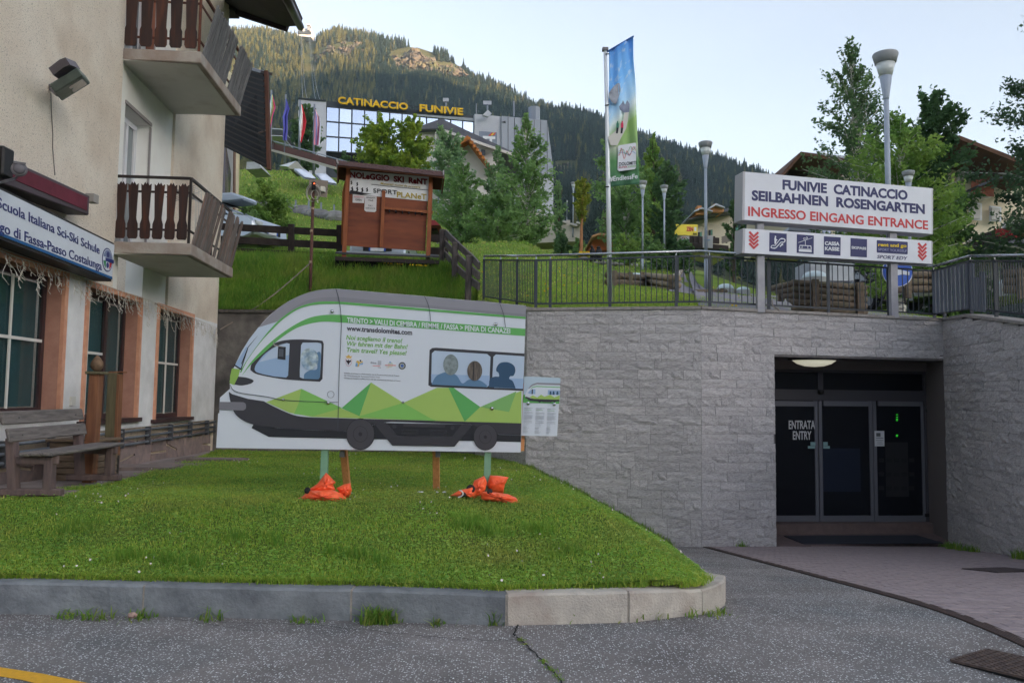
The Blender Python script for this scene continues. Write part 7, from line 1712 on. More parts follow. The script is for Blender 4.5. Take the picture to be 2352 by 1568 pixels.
# ---- top station and ropes
tst = thing('mountain_station', P(700, 80, 985), 'tiny white cable car top station between the firs on the skyline', 'station building')
z_r = ZC(900, 50, 3.485); YT = 985
pr(tst, 'building', STW, ((1012, 222), (1200, 232), (1200, 345), (1012, 330)), YT, 20, zc=z_r); pr(tst, 'dark_band', STD, ((1014, 262), (1198, 268), (1198, 300), (1014, 292)), YT - 2, 2, zc=z_r)
for x in (1062, 1160): pr(tst, 'tower', STG, ((x - 18, 165), (x + 18, 168), (x + 14, 250), (x - 14, 250)), YT - 4, 6, zc=z_r); pr(tst, 'tower_head', STW, ((x - 24, 160), (x + 22, 164), (x + 22, 180), (x - 24, 178)), YT - 6, 8, zc=z_r)
ROPE = mat('steel_rope', srgb(150, 160, 176), rough=.5)
for nm, a, mid, b in (('left', (1065, 300), (1078, 740), (1140, 1190)), ('right', (1172, 300), (1215, 740), (1322, 1210))):
    A, B = P(*z_r(*a), YT), P(*z_r(*b), 118); M_ = P(*z_r(*mid), 420)
    # sagging rope through the measured middle
    ctl = M_ * 2 - (A + B) / 2; pts = []
    for f in np.linspace(0, 1, 40): f = float(f); pts.append(A * (1 - f) ** 2 + ctl * (2 * f * (1 - f)) + B * f * f)
    mb = MB()
    for dx in (-.45, .45): mb.tube([p + Vector((dx, 0, 0)) for p in pts], [.10 * max(.35, p.y / 985) for p in pts], 4, cap=False)
    tag(mb.build('cableway_rope', ROPE, recalc=False), 'pair of steel cableway ropes down the forest, %s of the two' % nm, 'cable', 'cableway ropes')
# ---- chalet in front of the station
ch1 = thing('chalet', P(1050, 500, 80), 'white chalet with grey hipped roof and orange gable partly hidden by birches below the station', 'house')
SLR = mat('slate_roof', srgb(104, 104, 114), srgb(88, 88, 98), scale=.8, rough=.85, bump=.4, bscale=6); CHW = mat('chalet_white', srgb(206, 200, 196), srgb(194, 188, 184), scale=.5, rough=.9); ORW = mat('orange_eaves', srgb(188, 116, 50), srgb(160, 94, 42), scale=1.5, rough=.7); DKG = mat('dark_glass', (.02, .022, .028), rough=.1)
pr(ch1, 'wall', CHW, ((1165, 665), (1305, 640), (1640, 770), (1640, 1130), (1165, 1130)), 84, 10, zc=z_m)
pr(ch1, 'roof', SLR, ((1150, 660), (1305, 605), (1750, 812), (1745, 822), (1305, 660), (1150, 668)), 83, 11, zc=z_m); pr(ch1, 'fascia', CHW, ((1305, 660), (1748, 814), (1745, 826), (1305, 676)), 82.9, .3, zc=z_m)
pr(ch1, 'gable_wall', CHW, ((1330, 790), (1455, 712), (1590, 890), (1590, 1140), (1330, 1140)), 79, 5, zc=z_m)
pr(ch1, 'gable_roof', ORW, ((1325, 790), (1455, 700), (1600, 895), (1588, 902), (1455, 728), (1332, 800)), 77.5, 6, zc=z_m)
for k in range(9): f = k / 8; x, y = z_m(1465 + 125 * f, 722 + 172 * f); MB().box(P(x, y, 77.3), (.25, .4, .3)).build('rafter_end', ORW, ch1)
pr(ch1, 'window', DKG, ((1530, 782), (1555, 785), (1555, 815), (1530, 812)), 83.6, .2, zc=z_m); pr(ch1, 'base_wall', mat('grey_base', srgb(150, 148, 152)), ((1300, 1090), (1560, 1140), (1560, 1200), (1300, 1160)), 72, 4, zc=z_m)
for x in (1270, 1300): pr(ch1, 'pillar', CHW, ((x, 680), (x + 7, 680), (x + 7, 740), (x, 740)), 83.2, .3, zc=z_m)
# low terrace wall
tw = thing('terrace_wall', P(1300, 550, 58), 'cream stepped terrace wall right of the birches', 'wall'); z_w = ZC(1700, 600, 2.851)
pr(tw, 'wall', mat('cream_wall', srgb(198, 190, 180), srgb(184, 176, 166), scale=.8, rough=.95), ((1200, 770), (1330, 752), (1530, 770), (1530, 800), (1612, 830), (1612, 796), (1655, 800), (1655, 846), (1730, 866), (1730, 830), (1790, 850), (1785, 1040), (1200, 1060)), 62, 3, zc=z_w)
for a, b in (((1530, 800), (1612, 832)), ((1655, 846), (1732, 868)), ((1330, 750), (1530, 770)), ((1725, 830), (1792, 850))): MB().bar(P(*z_w(*a), 61.8), P(*z_w(*b), 61.8), .5, .14).build('coping', CHW, tw)
for a, b in (((1535, 786), (1612, 812)), ((1660, 832), (1730, 850))): MB().bar(P(*z_w(*a), 62), P(*z_w(*b), 62), .06, .06).build('handrail', STG, tw)
# ---- distant house with awning board
z_h = ZC(2300, 100, 1.3636); z_q = ZC(2200, 850, 2.94)
h3_ = thing('house', P(1640, 560, 75), 'cream house with orange dormers and stair behind the second lamp left of the sign', 'house')
CRM = mat('cream_render', srgb(206, 196, 178), srgb(194, 184, 166), scale=.5, rough=.9); ORD = mat('dormer_orange', srgb(196, 140, 92), srgb(178, 120, 76), scale=1, rough=.8); SNW = mat('metal_roof', srgb(164, 168, 178), rough=.5, metal=.2)
pr(h3_, 'wall', CRM, ((1640, 85), (1830, 30), (2200, -30), (2200, 440), (1640, 300)), 76, 9, zc=z_q); pr(h3_, 'roof', SLR, ((1630, 72), (2130, -60), (2210, -50), (2210, -32), (1830, 36), (1640, 84)), 74, 12, zc=z_q)
for q in (((730, 1000), (760, 975), (812, 1000), (812, 1018), (735, 1022)), ((655, 1020), (690, 997), (725, 1012), (725, 1030), (660, 1035))): pr(h3_, 'dormer', ORD, q, 73.5, 5, zc=z_h)
for q in (((728, 998), (770, 972), (816, 992), (816, 998), (770, 982), (728, 1006)), ((650, 1012), (690, 994), (752, 1012), (752, 1018), (690, 1002), (650, 1020))): pr(h3_, 'dormer_roof', SNW, q, 73, 6, zc=z_h)
pr(h3_, 'chimney', ORD, ((668, 985), (690, 985), (690, 1010), (668, 1010)), 78, 1, zc=z_h)
GSH = mat('green_shutter', srgb(96, 142, 130)); 
for q in (((1740, 235), (1762, 228), (1762, 282), (1740, 285)), ((1868, 205), (1888, 205), (1888, 268), (1868, 268)), ((2160, 150), (2190, 152), (2190, 215), (2160, 215))): w_ = pr(h3_, 'window', DKG, q, 75.8, .1, zc=z_q); pr(h3_, 'shutter', GSH, [(x + 24, y - 4) for x, y in q], 75.7, .1, zc=z_q)
dk = thing('terrace_fence', P(1690, 560, 66), 'dark wooden terrace fence in front of the cream house', 'fence')
FDK = mat('terrace_wood', srgb(58, 50, 48), rough=.9)
pr(dk, 'base_wall', FDK, ((1640, 340), (2100, 390), (2100, 440), (1640, 410)), 68, 2, zc=z_q)
for k in range(3): MB().bar(P(*z_q(1640, 285 + 24 * k), 67), P(*z_q(1990, 310 + 24 * k), 67), .08, .18).build('rail', FDK, dk); MB().bar(P(*z_q(2020, 300 + 26 * k), 64), P(*z_q(2200, 240 + 32 * k), 64), .08, .2).build('rail', mat('fence_pale', srgb(126, 118, 112)), dk)
for x in (1700, 1760, 1930, 2075): MB().bar(P(*z_q(x, 280), 66.8), P(*z_q(x, 360), 66.8), .14, .14).build('post', FDK, dk)
zn = thing('yellow_sign', P(1560, 540, 60), 'yellow sign with red lettering below the trees left of the cream house', 'sign')
ZNP = Plane(P(1510, 520, 60), P(1600, 520, 60.5))
MB().prism([ZNP.at(*z_q(*p)) for p in ((1470, 136), (1738, 142), (1735, 270), (1470, 262))], -ZNP.n * .1).build('board', mat('sign_yellow', srgb(224, 204, 70), rough=.6), zn)
ltx('PIZZA ZEN'[-3:], ZNP, z_q, (1604, 215), (1682, 218), (1604, 170), RED, zn, .02, bold=.04, depth=.02); ltx('BAR', ZNP, z_q, (1685, 262), (1728, 264), (1685, 240), BLL, zn, .02, bold=.02, depth=.02); MB().prism([ZNP.at(*z_q(*p), .02) for p in ((1697, 172), (1722, 172), (1722, 220), (1697, 220))], -ZNP.n * .02).build('plate', WP_, zn)
for k, (q, lb) in enumerate(((((1540, 282), (1638, 286), (1640, 412), (1545, 395)), 'white notice board left of the second lamp below the cream house'), (((1798, 270), (1918, 272), (1914, 418), (1798, 412)), 'white notice board crossed by the second lamp below the cream house'))):
    t = thing('white_notice', P(*z_q(*q[3]), 56), lb, 'notice board'); pr(t, 'board', PAP, q, 56, .06, zc=z_q)
    pr(t, 'print', mat('blue_print', srgb(150, 170, 200)), ((q[0][0] + 12, 316), (q[0][0] + 86, 318), (q[0][0] + 86, 330), (q[0][0] + 12, 328)), 55.9, .04, zc=z_q); pr(t, 'print', mat('pink_print', srgb(214, 130, 136)), ((q[0][0] + 14, 290), (q[0][0] + 60, 290), (q[0][0] + 60, 298), (q[0][0] + 14, 298)), 55.9, .04, zc=z_q)
# small orange roofed hut
hut = thing('orange_hut', P(1320, 570, 70), 'small orange wooden hut glimpsed left of the banner pole', 'hut'); pr(hut, 'wall', mat('hut_orange', srgb(190, 104, 62)), ((498, 285), (560, 262), (720, 300), (1000, 330), (1000, 440), (500, 440)), 74, 6, zc=z_q); pr(hut, 'roof', mat('hut_roof', srgb(176, 130, 92), srgb(150, 104, 74), scale=1), ((490, 272), (575, 240), (900, 262), (1060, 300), (1060, 330), (860, 300), (575, 262), (498, 292)), 72, 8, zc=z_q)
# red roofed stall behind the kiosk right side
stl = thing('red_stall', P(995, 560, 38), 'small dark stall with red roof showing at the right of the wooden rental board', 'stall'); z_k2 = z_k
pr(stl, 'body', FDK, ((1330, 850), (1430, 850), (1430, 900), (1330, 900)), 27, 2, zc=z_k); pr(stl, 'roof', mat('red_roof', srgb(130, 48, 54)), ((1330, 782), (1410, 786), (1465, 838), (1330, 838)), 26.5, 3, zc=z_k)
# ---- chalets at the right
z_g = ZC(2850, 100, 1.3066); z_v = ZC(3600, 400, 1.8447)
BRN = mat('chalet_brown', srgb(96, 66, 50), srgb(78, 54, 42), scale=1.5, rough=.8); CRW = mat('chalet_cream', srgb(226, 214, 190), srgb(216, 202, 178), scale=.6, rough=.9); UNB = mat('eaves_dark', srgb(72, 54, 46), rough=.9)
m1 = thing('chalet', P(1880, 500, 44), 'chalet with broad brown eaves rising behind the left half of the entrance sign', 'house')
pr(m1, 'wall', CRW, ((420, 790), (520, 700), (720, 740), (720, 1100), (400, 1100)), 46, 9, zc=z_g)
for nm, q, Y, d, m_ in (('roof', ((462, 662), (475, 672), (378, 782), (355, 785)), 43, 10, BRN), ('roof', ((462, 662), (760, 712), (760, 732), (466, 680)), 43, 10, BRN), ('snow_guard_roof', ((478, 664), (760, 708), (760, 690), (520, 668)), 43.5, 9, SNW), ('purlin', ((500, 690), (540, 696), (540, 715), (500, 710)), 44, 4, BRN)): pr(m1, nm, m_, q, Y, d, zc=z_g)
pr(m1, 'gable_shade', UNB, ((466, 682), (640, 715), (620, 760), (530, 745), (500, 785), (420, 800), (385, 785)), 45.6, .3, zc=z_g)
m2 = thing('chalet', P(2260, 600, 44), 'tall cream chalet with brown balcony behind the trees at the right', 'house')
pr(m2, 'wall', CRW, ((330, 420), (440, 330), (700, 520), (1100, 640), (1100, 1300), (330, 1300)), 45, 10, zc=z_v)
pr(m2, 'roof', BRN, ((440, 260), (445, 278), (330, 360), (310, 352)), 41.5, 12, zc=z_v); pr(m2, 'roof', BRN, ((436, 260), (1100, 520), (1100, 556), (440, 292)), 41.5, 12, zc=z_v)
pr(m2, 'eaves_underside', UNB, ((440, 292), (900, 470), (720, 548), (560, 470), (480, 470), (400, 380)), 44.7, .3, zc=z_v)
pr(m2, 'upper_wall', CHW, ((440, 500), (500, 470), (600, 500), (714, 556), (714, 600), (440, 590)), 44.6, .3, zc=z_v)
pr(m2, 'balcony_door', DKG, ((524, 515), (570, 505), (576, 580), (524, 575)), 44.2, .1, zc=z_v)
BLC = mat('balcony_brown', srgb(128, 72, 50), srgb(108, 60, 42), scale=2, rough=.7)
bb = pr(m2, 'balcony', CHW, ((540, 690), (690, 712), (600, 728), (400, 705), (400, 690)), 43.2, 1.4, zc=z_v)
for k in range(14): x = 528 + 12 * k; pr(bb, 'board', BLC, ((x, 572 + k * .6), (x + 10, 573 + k * .6), (x + 10, 700 + k), (x, 699 + k)), 42.9, .05, zc=z_v)
pr(m2, 'side_roof', mat('side_roof_dark', srgb(70, 74, 84)), ((572, 630), (720, 562), (760, 566), (760, 580), (720, 580), (590, 640)), 42.2, 3, zc=z_v)
for q in (((516, 758), (604, 760), (604, 888), (516, 882)), ((666, 780), (748, 790), (748, 898), (666, 892))):
    wn_ = pr(m2, 'window', WP_, q, 44.6, .12, zc=z_v); cx, cy_ = sum(p[0] for p in q) / 4, sum(p[1] for p in q) / 4; pr(wn_, 'roller_blind', mat('blind_grey', srgb(196, 192, 190)), [(cx + (x - cx) * .76, cy_ + (y - cy_) * .8) for x, y in q], 44.5, .08, zc=z_v)
awn = pr(m2, 'awning', mat('awning_frame', srgb(200, 196, 196)), ((540, 1022), (672, 1032), (672, 1042), (540, 1034)), 43.6, .8, zc=z_v)
for k in range(10): x = 540 + 13.2 * k; pr(awn, 'awning_stripe', mat('awn_o', srgb(228, 170, 140)) if k % 2 == 0 else mat('awn_w', srgb(224, 214, 206)), ((x, 1040 + k * .8), (x + 13.2, 1041 + k * .8), (x + 13.2, 1072), (x, 1068)), 43.4, .06, zc=z_v)
pr(m2, 'lower_beam', BRN, ((520, 1092), (800, 1100), (800, 1112), (520, 1106)), 43.5, .4, zc=z_v); pr(m2, 'ground_floor', mat('lower_brown', srgb(110, 84, 70), srgb(90, 70, 60), scale=1), ((540, 1070), (780, 1070), (780, 1300), (540, 1300)), 44.3, .3, zc=z_v)
m3 = thing('chalet', P(2330, 600, 36), 'white lower house with dark flower balcony at the far right edge', 'house')
pr(m3, 'wall', CHW, ((800, 1040), (1300, 1020), (1300, 1420), (790, 1400)), 36, 8, zc=z_v); pr(m3, 'roof', SLR, ((676, 1082), (880, 1020), (1300, 980), (1300, 1040), (860, 1085), (700, 1095)), 34.5, 9, zc=z_v)
bb = pr(m3, 'balcony', FDK, ((674, 965), (900, 910), (1300, 880), (1300, 1010), (880, 1030), (690, 1060)), 35, 1.5, zc=z_v); pr(m3, 'balcony_parapet', CHW, ((780, 900), (870, 880), (870, 930), (780, 945)), 35.6, .3, zc=z_v)
blob(P(*z_v(880, 1290), 35), .8, .5, .9, FDK, 'dark_window', m3, 3)
rfw = MB(); 
for k in range(120): rfw.box(P(*z_v(700 + 210 * rf.random(), 955 + 55 * rf.random()), 34.7), (.08, .04, .08), rf.random())
tag(rfw.build('flower_box', mat('red_flowers', srgb(130, 40, 40)), m3), kind='stuff')
pr(m3, 'fence_panel', WP_, ((815, 1260), (920, 1265), (920, 1285), (815, 1282)), 34, .1, zc=z_v); pr(m3, 'fence_panel', WP_, ((815, 1300), (920, 1305), (920, 1310), (815, 1308)), 34, .1, zc=z_v)
# shed and milk churn like tanks behind the sign
shd = thing('metal_roof_shed', P(1830, 570, 33), 'corrugated shed roof visible between the two parts of the entrance sign', 'shed'); pr(shd, 'roof', SNW, ((612, 22), (980, 44), (980, 92), (600, 60)), 30, 3, zc=z_7); pr(shd, 'wall', FDK, ((600, 62), (975, 92), (975, 240), (600, 240)), 30.5, 2, zc=z_7)
for x in (1045, 1210): t = thing('steel_flue', P(*z_7(x, 300), 31), 'shiny steel flue pipe between the sign parts, %s one' % ('left' if x < 1100 else 'right'), 'flue', 'steel flues behind the sign'); MB().tube([P(*z_7(x, 330), 30), P(*z_7(x, 30), 30)], .17, 14).build('pipe', CHR, t, smooth=True)
# ================================================================== HILL DETAILS LEFT
rw = thing('escalator_ramp', P(700, 350, 80), 'covered escalator ramp with brown panels and grey handrail climbing towards the station', 'ramp')
def rr2(a, b, Ya, Yb, w, h, m, name): MB().bar(P(*z_n(*a), Ya), P(*z_n(*b), Yb), w, h).build(name, m, rw)
RED_B = mat('ramp_brown', srgb(104, 62, 54), srgb(84, 52, 46), scale=.8)
for k in range(3): rr2((60, 590 + 22 * k), (790, 795 + 18 * k), 86, 72, .2, .5, RED_B, 'panel')
rr2((40, 640), (770, 845), 85, 71.5, .3, .22, mat('ramp_concrete', srgb(176, 168, 156)), 'concrete_edge'); rr2((60, 545), (880, 775), 85, 71, .09, .09, STG, 'handrail')
for k in range(6): x = 110 + 155 * k; rr2((x, 560 + (x - 60) * .28), (x, 640 + (x - 60) * .28), 84 - k * 2, 84 - k * 2, .12, .12, mat('ramp_post', srgb(92, 82, 80)), 'post')
oh = thing('small_house', P(630, 330, 100), 'sliver of a house with stacked brown eaves behind the flagpoles', 'house'); pr(oh, 'wall', BRN, ((60, 440), (200, 440), (200, 560), (60, 560)), 100, 5, zc=z_n)
for y in (425, 495): pr(oh, 'eaves', SNW, ((60, y), (205, y + 6), (205, y + 16), (60, y + 12)), 98, 6, zc=z_n)
# flags
def flag(x, yb, yt, f_pts, stripes, label, Y):
    b_ = P(*z_n(x, yb), Y); t_ = P(*z_n(x + 8, yt), Y); t = thing('flag', b_, label, 'flag', 'flags on grey poles near the ramp'); MB().tube([b_ - up * .5, t_], [.14, .09], 8).build('pole', STG, t, smooth=True)
    n = len(stripes)
    L0, R0 = f_pts; rows = len(L0)
    for k in range(n):
        vs = []
        for j in range(rows):
            for f in (k / n, (k + .5) / n, (k + 1) / n):
                xx = L0[j][0] + (R0[j][0] - L0[j][0]) * f; yy = L0[j][1] + (R0[j][1] - L0[j][1]) * f; vs.append(P(*z_n(xx, yy), Y - .3 + .25 * sin(f * 9 + j * 1.1)))
        fs = [(j * 3 + i, j * 3 + i + 1, (j + 1) * 3 + i + 1, (j + 1) * 3 + i) for j in range(rows - 1) for i in range(2)]
        o = MB().add(vs, fs).build('cloth', stripes[k], t, recalc=False); sd_ = o.modifiers.new('cloth', 'SOLIDIFY'); sd_.thickness = .03
fm_ = lambda n, *c: mat(n, srgb(*c), rough=.9)
flag(85, 1100, 30, ([(92, 75), (62, 200), (62, 330), (70, 400), (66, 480)], [(105, 80), (138, 210), (110, 290), (88, 390), (76, 480)]), [fm_('f_violet', 137, 112, 212), fm_('f_white', 250, 250, 250), fm_('f_green', 162, 200, 150), fm_('f_yellow', 250, 225, 137), fm_('f_pink', 250, 87, 162)], 'striped rainbow flag on the leftmost of the four hill flagpoles', 84)
flag(235, 815, 75, ([(246, 120), (236, 220), (212, 310), (222, 430), (214, 552)], [(252, 130), (282, 225), (262, 300), (262, 430), (254, 552)]), [fm_('f_blue', 115, 112, 210), fm_('f_blue2', 92, 92, 187), fm_('f_blue', 115, 112, 210)], 'drooping plain blue flag on the second hill flagpole', 82)
flag(385, 800, 130, ([(404, 180), (396, 250), (384, 380), (390, 440), (396, 560)], [(412, 180), (440, 270), (460, 360), (440, 460), (404, 580)]), [fm_('f_white', 250, 250, 250), fm_('f_white', 250, 250, 250), fm_('f_red', 245, 57, 75), fm_('f_red2', 220, 50, 67)], 'white and red flag on the third hill flagpole', 80)
flag(535, 870, 175, ([(550, 225), (546, 300), (544, 400), (542, 500), (540, 600)], [(556, 240), (602, 310), (614, 390), (606, 490), (596, 605)]), [fm_('f_mix1', 237, 150, 175), fm_('f_mix2', 162, 162, 225), fm_('f_mix3', 250, 200, 212), fm_('f_mix4', 187, 100, 137), fm_('f_mix5', 237, 237, 250)], 'small patterned pink and violet flag on the fourth hill flagpole', 78)
# roof light panels in the slope
PNL = mat('roof_light', srgb(206, 212, 226), rough=.2, spec=.6)
def panel(pts, Ys, label):
    q = [P(*z_n(*p), Y) for p, Y in zip(pts, Ys)]; t = thing('roof_light', q[0], label, 'roof light'); n = (q[1] - q[0]).cross(q[3] - q[0]).normalized(); n = n if n.z > 0 else -n
    c = sum(q, Vector()) / 4; mb = MB(); top = [c + (p - c) * .55 + n * .16 for p in q]; mb.add(q + top, [(0, 1, 5, 4), (1, 2, 6, 5), (2, 3, 7, 6), (3, 0, 4, 7), (4, 5, 6, 7)]); mb.build('bubble', PNL, t, smooth=True); MB().prism([p - n * .15 for p in q], n * .1).build('frame', STG, t)
panel(((330, 850), (440, 860), (568, 955), (440, 935)), (60, 61, 57, 56), 'sloping translucent roof light in the grass above the rusty pole, left one'); panel(((553, 900), (665, 910), (778, 1003), (640, 985)), (58, 59, 55, 54), 'sloping translucent roof light in the grass nearest the wooden rental board')
tn = thing('glass_hood', P(*z_n(300, 850), 66), 'pale tent shaped glass hood at the foot of the flagpoles', 'roof light'); pr(tn, 'gable', mat('hood_grey', srgb(166, 164, 158)), ((270, 828), (358, 768), (412, 850), (280, 850)), 66, 3, zc=z_n); pr(tn, 'slope', PNL, ((175, 818), (350, 768), (270, 830), (230, 822)), 66.5, 1, zc=z_n)
pr(thing('concrete_block', P(*ZC(0, 0, 2.138)(2180, 1420), 50), 'pale concrete block in the grass below the lean-to roof', 'block'), 'block', mat('pale_concrete'), ((2110, 1385), (2200, 1385), (2240, 1440), (2105, 1448)), 50, 2, zc=ZC(0, 0, 2.138))
# boulder row with wire fence posts
bo_ = thing('boulder_row', P(720, 495, 44), 'row of grey boulders holding the grass slope left of the wooden rental board', 'boulders'); ROK = mat('boulder', srgb(140, 138, 140), srgb(112, 110, 114), scale=1.2, rough=.95, rand=.15, bump=.5, coord='objr')
rb2 = np.random.default_rng(3)
for k in range(22):
    f = k / 21; x = 30 + 1480 * f; y = (560 + 330 * f ** 1.2 - 40 * (1 - f)) if x > 800 else 560 + x * .12
    if x < 800: y = 560 + x * .2
    else: y = 690 + (x - 800) * .19
    p = onhill(*z_p(x, y + 20), 20); w = rb2.uniform(.35, .7) * p.y / 45; blob(p + up * .1 * w, w, w * .7, w * .6, ROK, 'boulder', bo_, k, 9)
wf = thing('wire_fence', P(720, 480, 43), 'thin grey posts of a wire fence standing along the boulder row', 'fence')
for x, y0, y1 in ((990, 590, 750), (1160, 600, 790), (1322, 620, 800), (1490, 650, 830), (880, 580, 700)): p = onhill(*z_p(x, y1), 20); MB().bar(p, P(*z_p(x, y0), p.y), .09, .09).build('post', STG, wf)
# ================================================================== CARS
def car(t, paint, L=4.3, Wd=1.76, H=1.48, box=False):
    """length along local X, built at the origin"""
    prof = [(-2.15, .35), (-2.1, .75), (-1.95, .92), (-1.2, 1.02), (-.55, 1.42), (.2, 1.48), (1.2, 1.42), (1.9, 1.02), (2.1, .9), (2.15, .4), (1.75, .22), (-1.8, .22)]
    mb = MB(); 
    secs = []; ws = (-.88, -.8, .8, .88)
    for w in (-.88, .88):
        pass
    lo = [(x, z) for x, z in prof if z < 1.1]; body = MB().prism([Vector((x, -Wd / 2, z)) for x, z in lo], (0, Wd, 0)); body.build('body', paint, t, bevel=.06)
    cab = [(-1.2, 1.0), (-.55, 1.40), (.2, 1.46), (1.2, 1.40), (1.9, 1.0)]; gl = [(-1.12, 1.0), (-.52, 1.36), (.2, 1.42), (1.15, 1.36), (1.8, 1.0)]
    gw = MB(); a = [Vector((x, -.84 + (z - 1) * .28, z)) for x, z in gl]; b = [Vector((x, .84 - (z - 1) * .28, z)) for x, z in gl]; n = len(a); gw.add(a + b, [tuple(range(n)), tuple(reversed(range(n, 2 * n)))] + [(i, i + n, (i + 1) % n + n, (i + 1) % n) for i in range(n)]); gw.build('windows', mat('car_glass', (.02, .03, .035), rough=.05, spec=.8), t)
    rf_ = MB(); rf_.hexa([Vector(p) for p in ((-.5, -.72, 1.38), (1.15, -.72, 1.38), (1.15, .72, 1.38), (-.5, .72, 1.38), (-.4, -.64, 1.47), (1.05, -.64, 1.45), (1.05, .64, 1.45), (-.4, .64, 1.47))]); rf_.build('roof', paint, t, bevel=.03)
    for y in (-.78, .78):
        for x0, x1, z0, z1 in ((-1.15, -.52, 1.02, 1.4), (1.85, 1.16, 1.02, 1.4)): MB().bar((x0, y, z0), (x1, y * .88, z1), .07, .06).build('pillar', paint, t)
    TY = mat('tyre', (.015, .015, .016), rough=.9); AL = mat('wheel_rim', srgb(150, 152, 156), metal=.7, rough=.35)
    for x in (-1.32, 1.32):
        for y in (-.8, .8):
            w = along(Vector((x, y - .1, .32)), Vector((0, 1, 0)), [(.28, 0), (.32, .03), (.32, .17), (.28, .2)], 1, 22).build('wheel', TY, t); along(Vector((x, y - .115 if y < 0 else y + .0, .32)), Vector((0, 1, 0)), [(.19, 0), (.2, .11)], 1, 14).build('rim', AL, w)
    for y in (-.6, .6): MB().box((-2.08, y, .72), (.12, .36, .16)).build('headlight', mat('headlight_glass', srgb(214, 220, 224), rough=.05, spec=.9, metal=.3), t, bevel=.03)
    MB().box((-2.13, 0, .55), (.06, .9, .18)).build('grille', mat('black_plastic'), t)
    pl_ = MB().box((-2.175, 0, .5), (.02, .52, .11)).build('number_plate', WP_, t); 
    for y in (-.24, .24): MB().box((-2.19, y, .5), (.01, .05, .11)).build('plate_band', mat('road_blue'), pl_)
    for y in (-.95, .95): MB().box((-.75, y, 1.02), (.1, .14, .12)).build('mirror', paint, t, bevel=.02)
    return t
def place_thing(t, loc, rz):
    t.matrix_basis = Matrix.Translation(loc) @ Matrix.Rotation(rz, 4, 'Z')
SIL = mat('silver_paint', srgb(176, 184, 196), rough=.3, metal=.6); SIG = mat('grey_green_paint', srgb(120, 132, 128), rough=.3, metal=.5)
c1_ = thing('parked_car', (0, 0, 0), 'silver car with grey roof box parked behind the fence beside the lower balcony', 'car'); car(c1_, SIL)
p = P(500, 570, 26.); p.z = hill_z(p.x, p.y) + .0; gz_ = P(*z_p(60, 1230), 26).z; p.z = max(p.z, gz_ - .1)
rbx = MB(); q = [(-1.3, .0), (-1.25, .12), (-.8, .28), (.5, .33), (.85, .22), (1.0, .02), (.95, -.03), (-1.2, -.03)]; rbx.prism([Vector((x * 1.0, -.38, 1.6 + z)) for x, z in q], (0, .76, 0)); rbx.build('roof_box', mat('roof_box_grey', srgb(160, 172, 190), rough=.3), c1_, bevel=.06)
for x in (-.5, .5): MB().bar((x, -.6, 1.54), (x, .6, 1.54), .05, .04).build('roof_bar', mat('black_plastic'), c1_)
place_thing(c1_, p, radians(160))
c2c = thing('parked_car', (0, 0, 0), 'silver car with front number plate parked behind the wooden rental board', 'car'); car(c2c, SIL)
pl0 = P(*z_k(808, 1093), 24.4); pc2 = Vector((pl0.x, 24.4 + 2.17, pl0.z - .5)); 
o = lettering('DH 927 WN', Vector((-2.178, .21, .465)), Vector((-2.178, -.21, .465)), Vector((0, 0, .07)), BLL, c2c, bold=.02); place_thing(c2c, pc2, radians(90))
c3c = thing('parked_car', (0, 0, 0), 'dark car parked in shade behind the grey block below the entrance sign', 'car'); car(c3c, mat('black_paint', srgb(34, 36, 44), rough=.25, metal=.3)); p = P(*z_b(1130, 330), 27); p.z = hill_z(p.x, p.y); place_thing(c3c, p, radians(100))
# ================================================================== TREES AND SHRUBS
BARKW = mat('birch_bark', srgb(206, 200, 192), srgb(90, 84, 80), scale=3, rough=.9, stretch=(1, 1, 3), contrast=(.5, .62)); BARKD = mat('dark_bark', srgb(84, 70, 60), srgb(62, 52, 46), scale=4, rough=.95)
def leafm(name, a, b, sc=.9, **kw):
    M = mat(name, srgb(*a), srgb(*b), scale=sc, rough=.6, spec=.25, contrast=(.35, .65), **kw)
    N, L, bs_ = nodes(M)
    if 'Translucent' not in [n.name for n in N]:
        tr = N.new('ShaderNodeBsdfTranslucent'); tr.name = 'Translucent'; mx = N.new('ShaderNodeMixShader'); mx.inputs[0].default_value = .5
        s = bs_.inputs['Base Color'].links[0].from_socket; L.new(s, tr.inputs[0]); L.new(bs_.outputs[0], mx.inputs[1]); L.new(tr.outputs[0], mx.inputs[2]); L.new(mx.outputs[0], N['Material Output'].inputs['Surface'])
    return M
def quads(c, size, r, flat=.0, asp=.6):
    n = len(c); a = r.normal(0, 1, (n, 3)); a[:, 2] *= (1 - flat); a /= np.linalg.norm(a, axis=1)[:, None]
    b = r.normal(0, 1, (n, 3)); b -= a * (a * b).sum(1)[:, None]; b /= np.linalg.norm(b, axis=1)[:, None]
    s = size * r.uniform(.6, 1.3, (n, 1)); a = a * s; b = b * s * asp
    v = np.stack([c - a, c + b * .9, c + a, c - b * .9], 1).reshape(-1, 3); return v
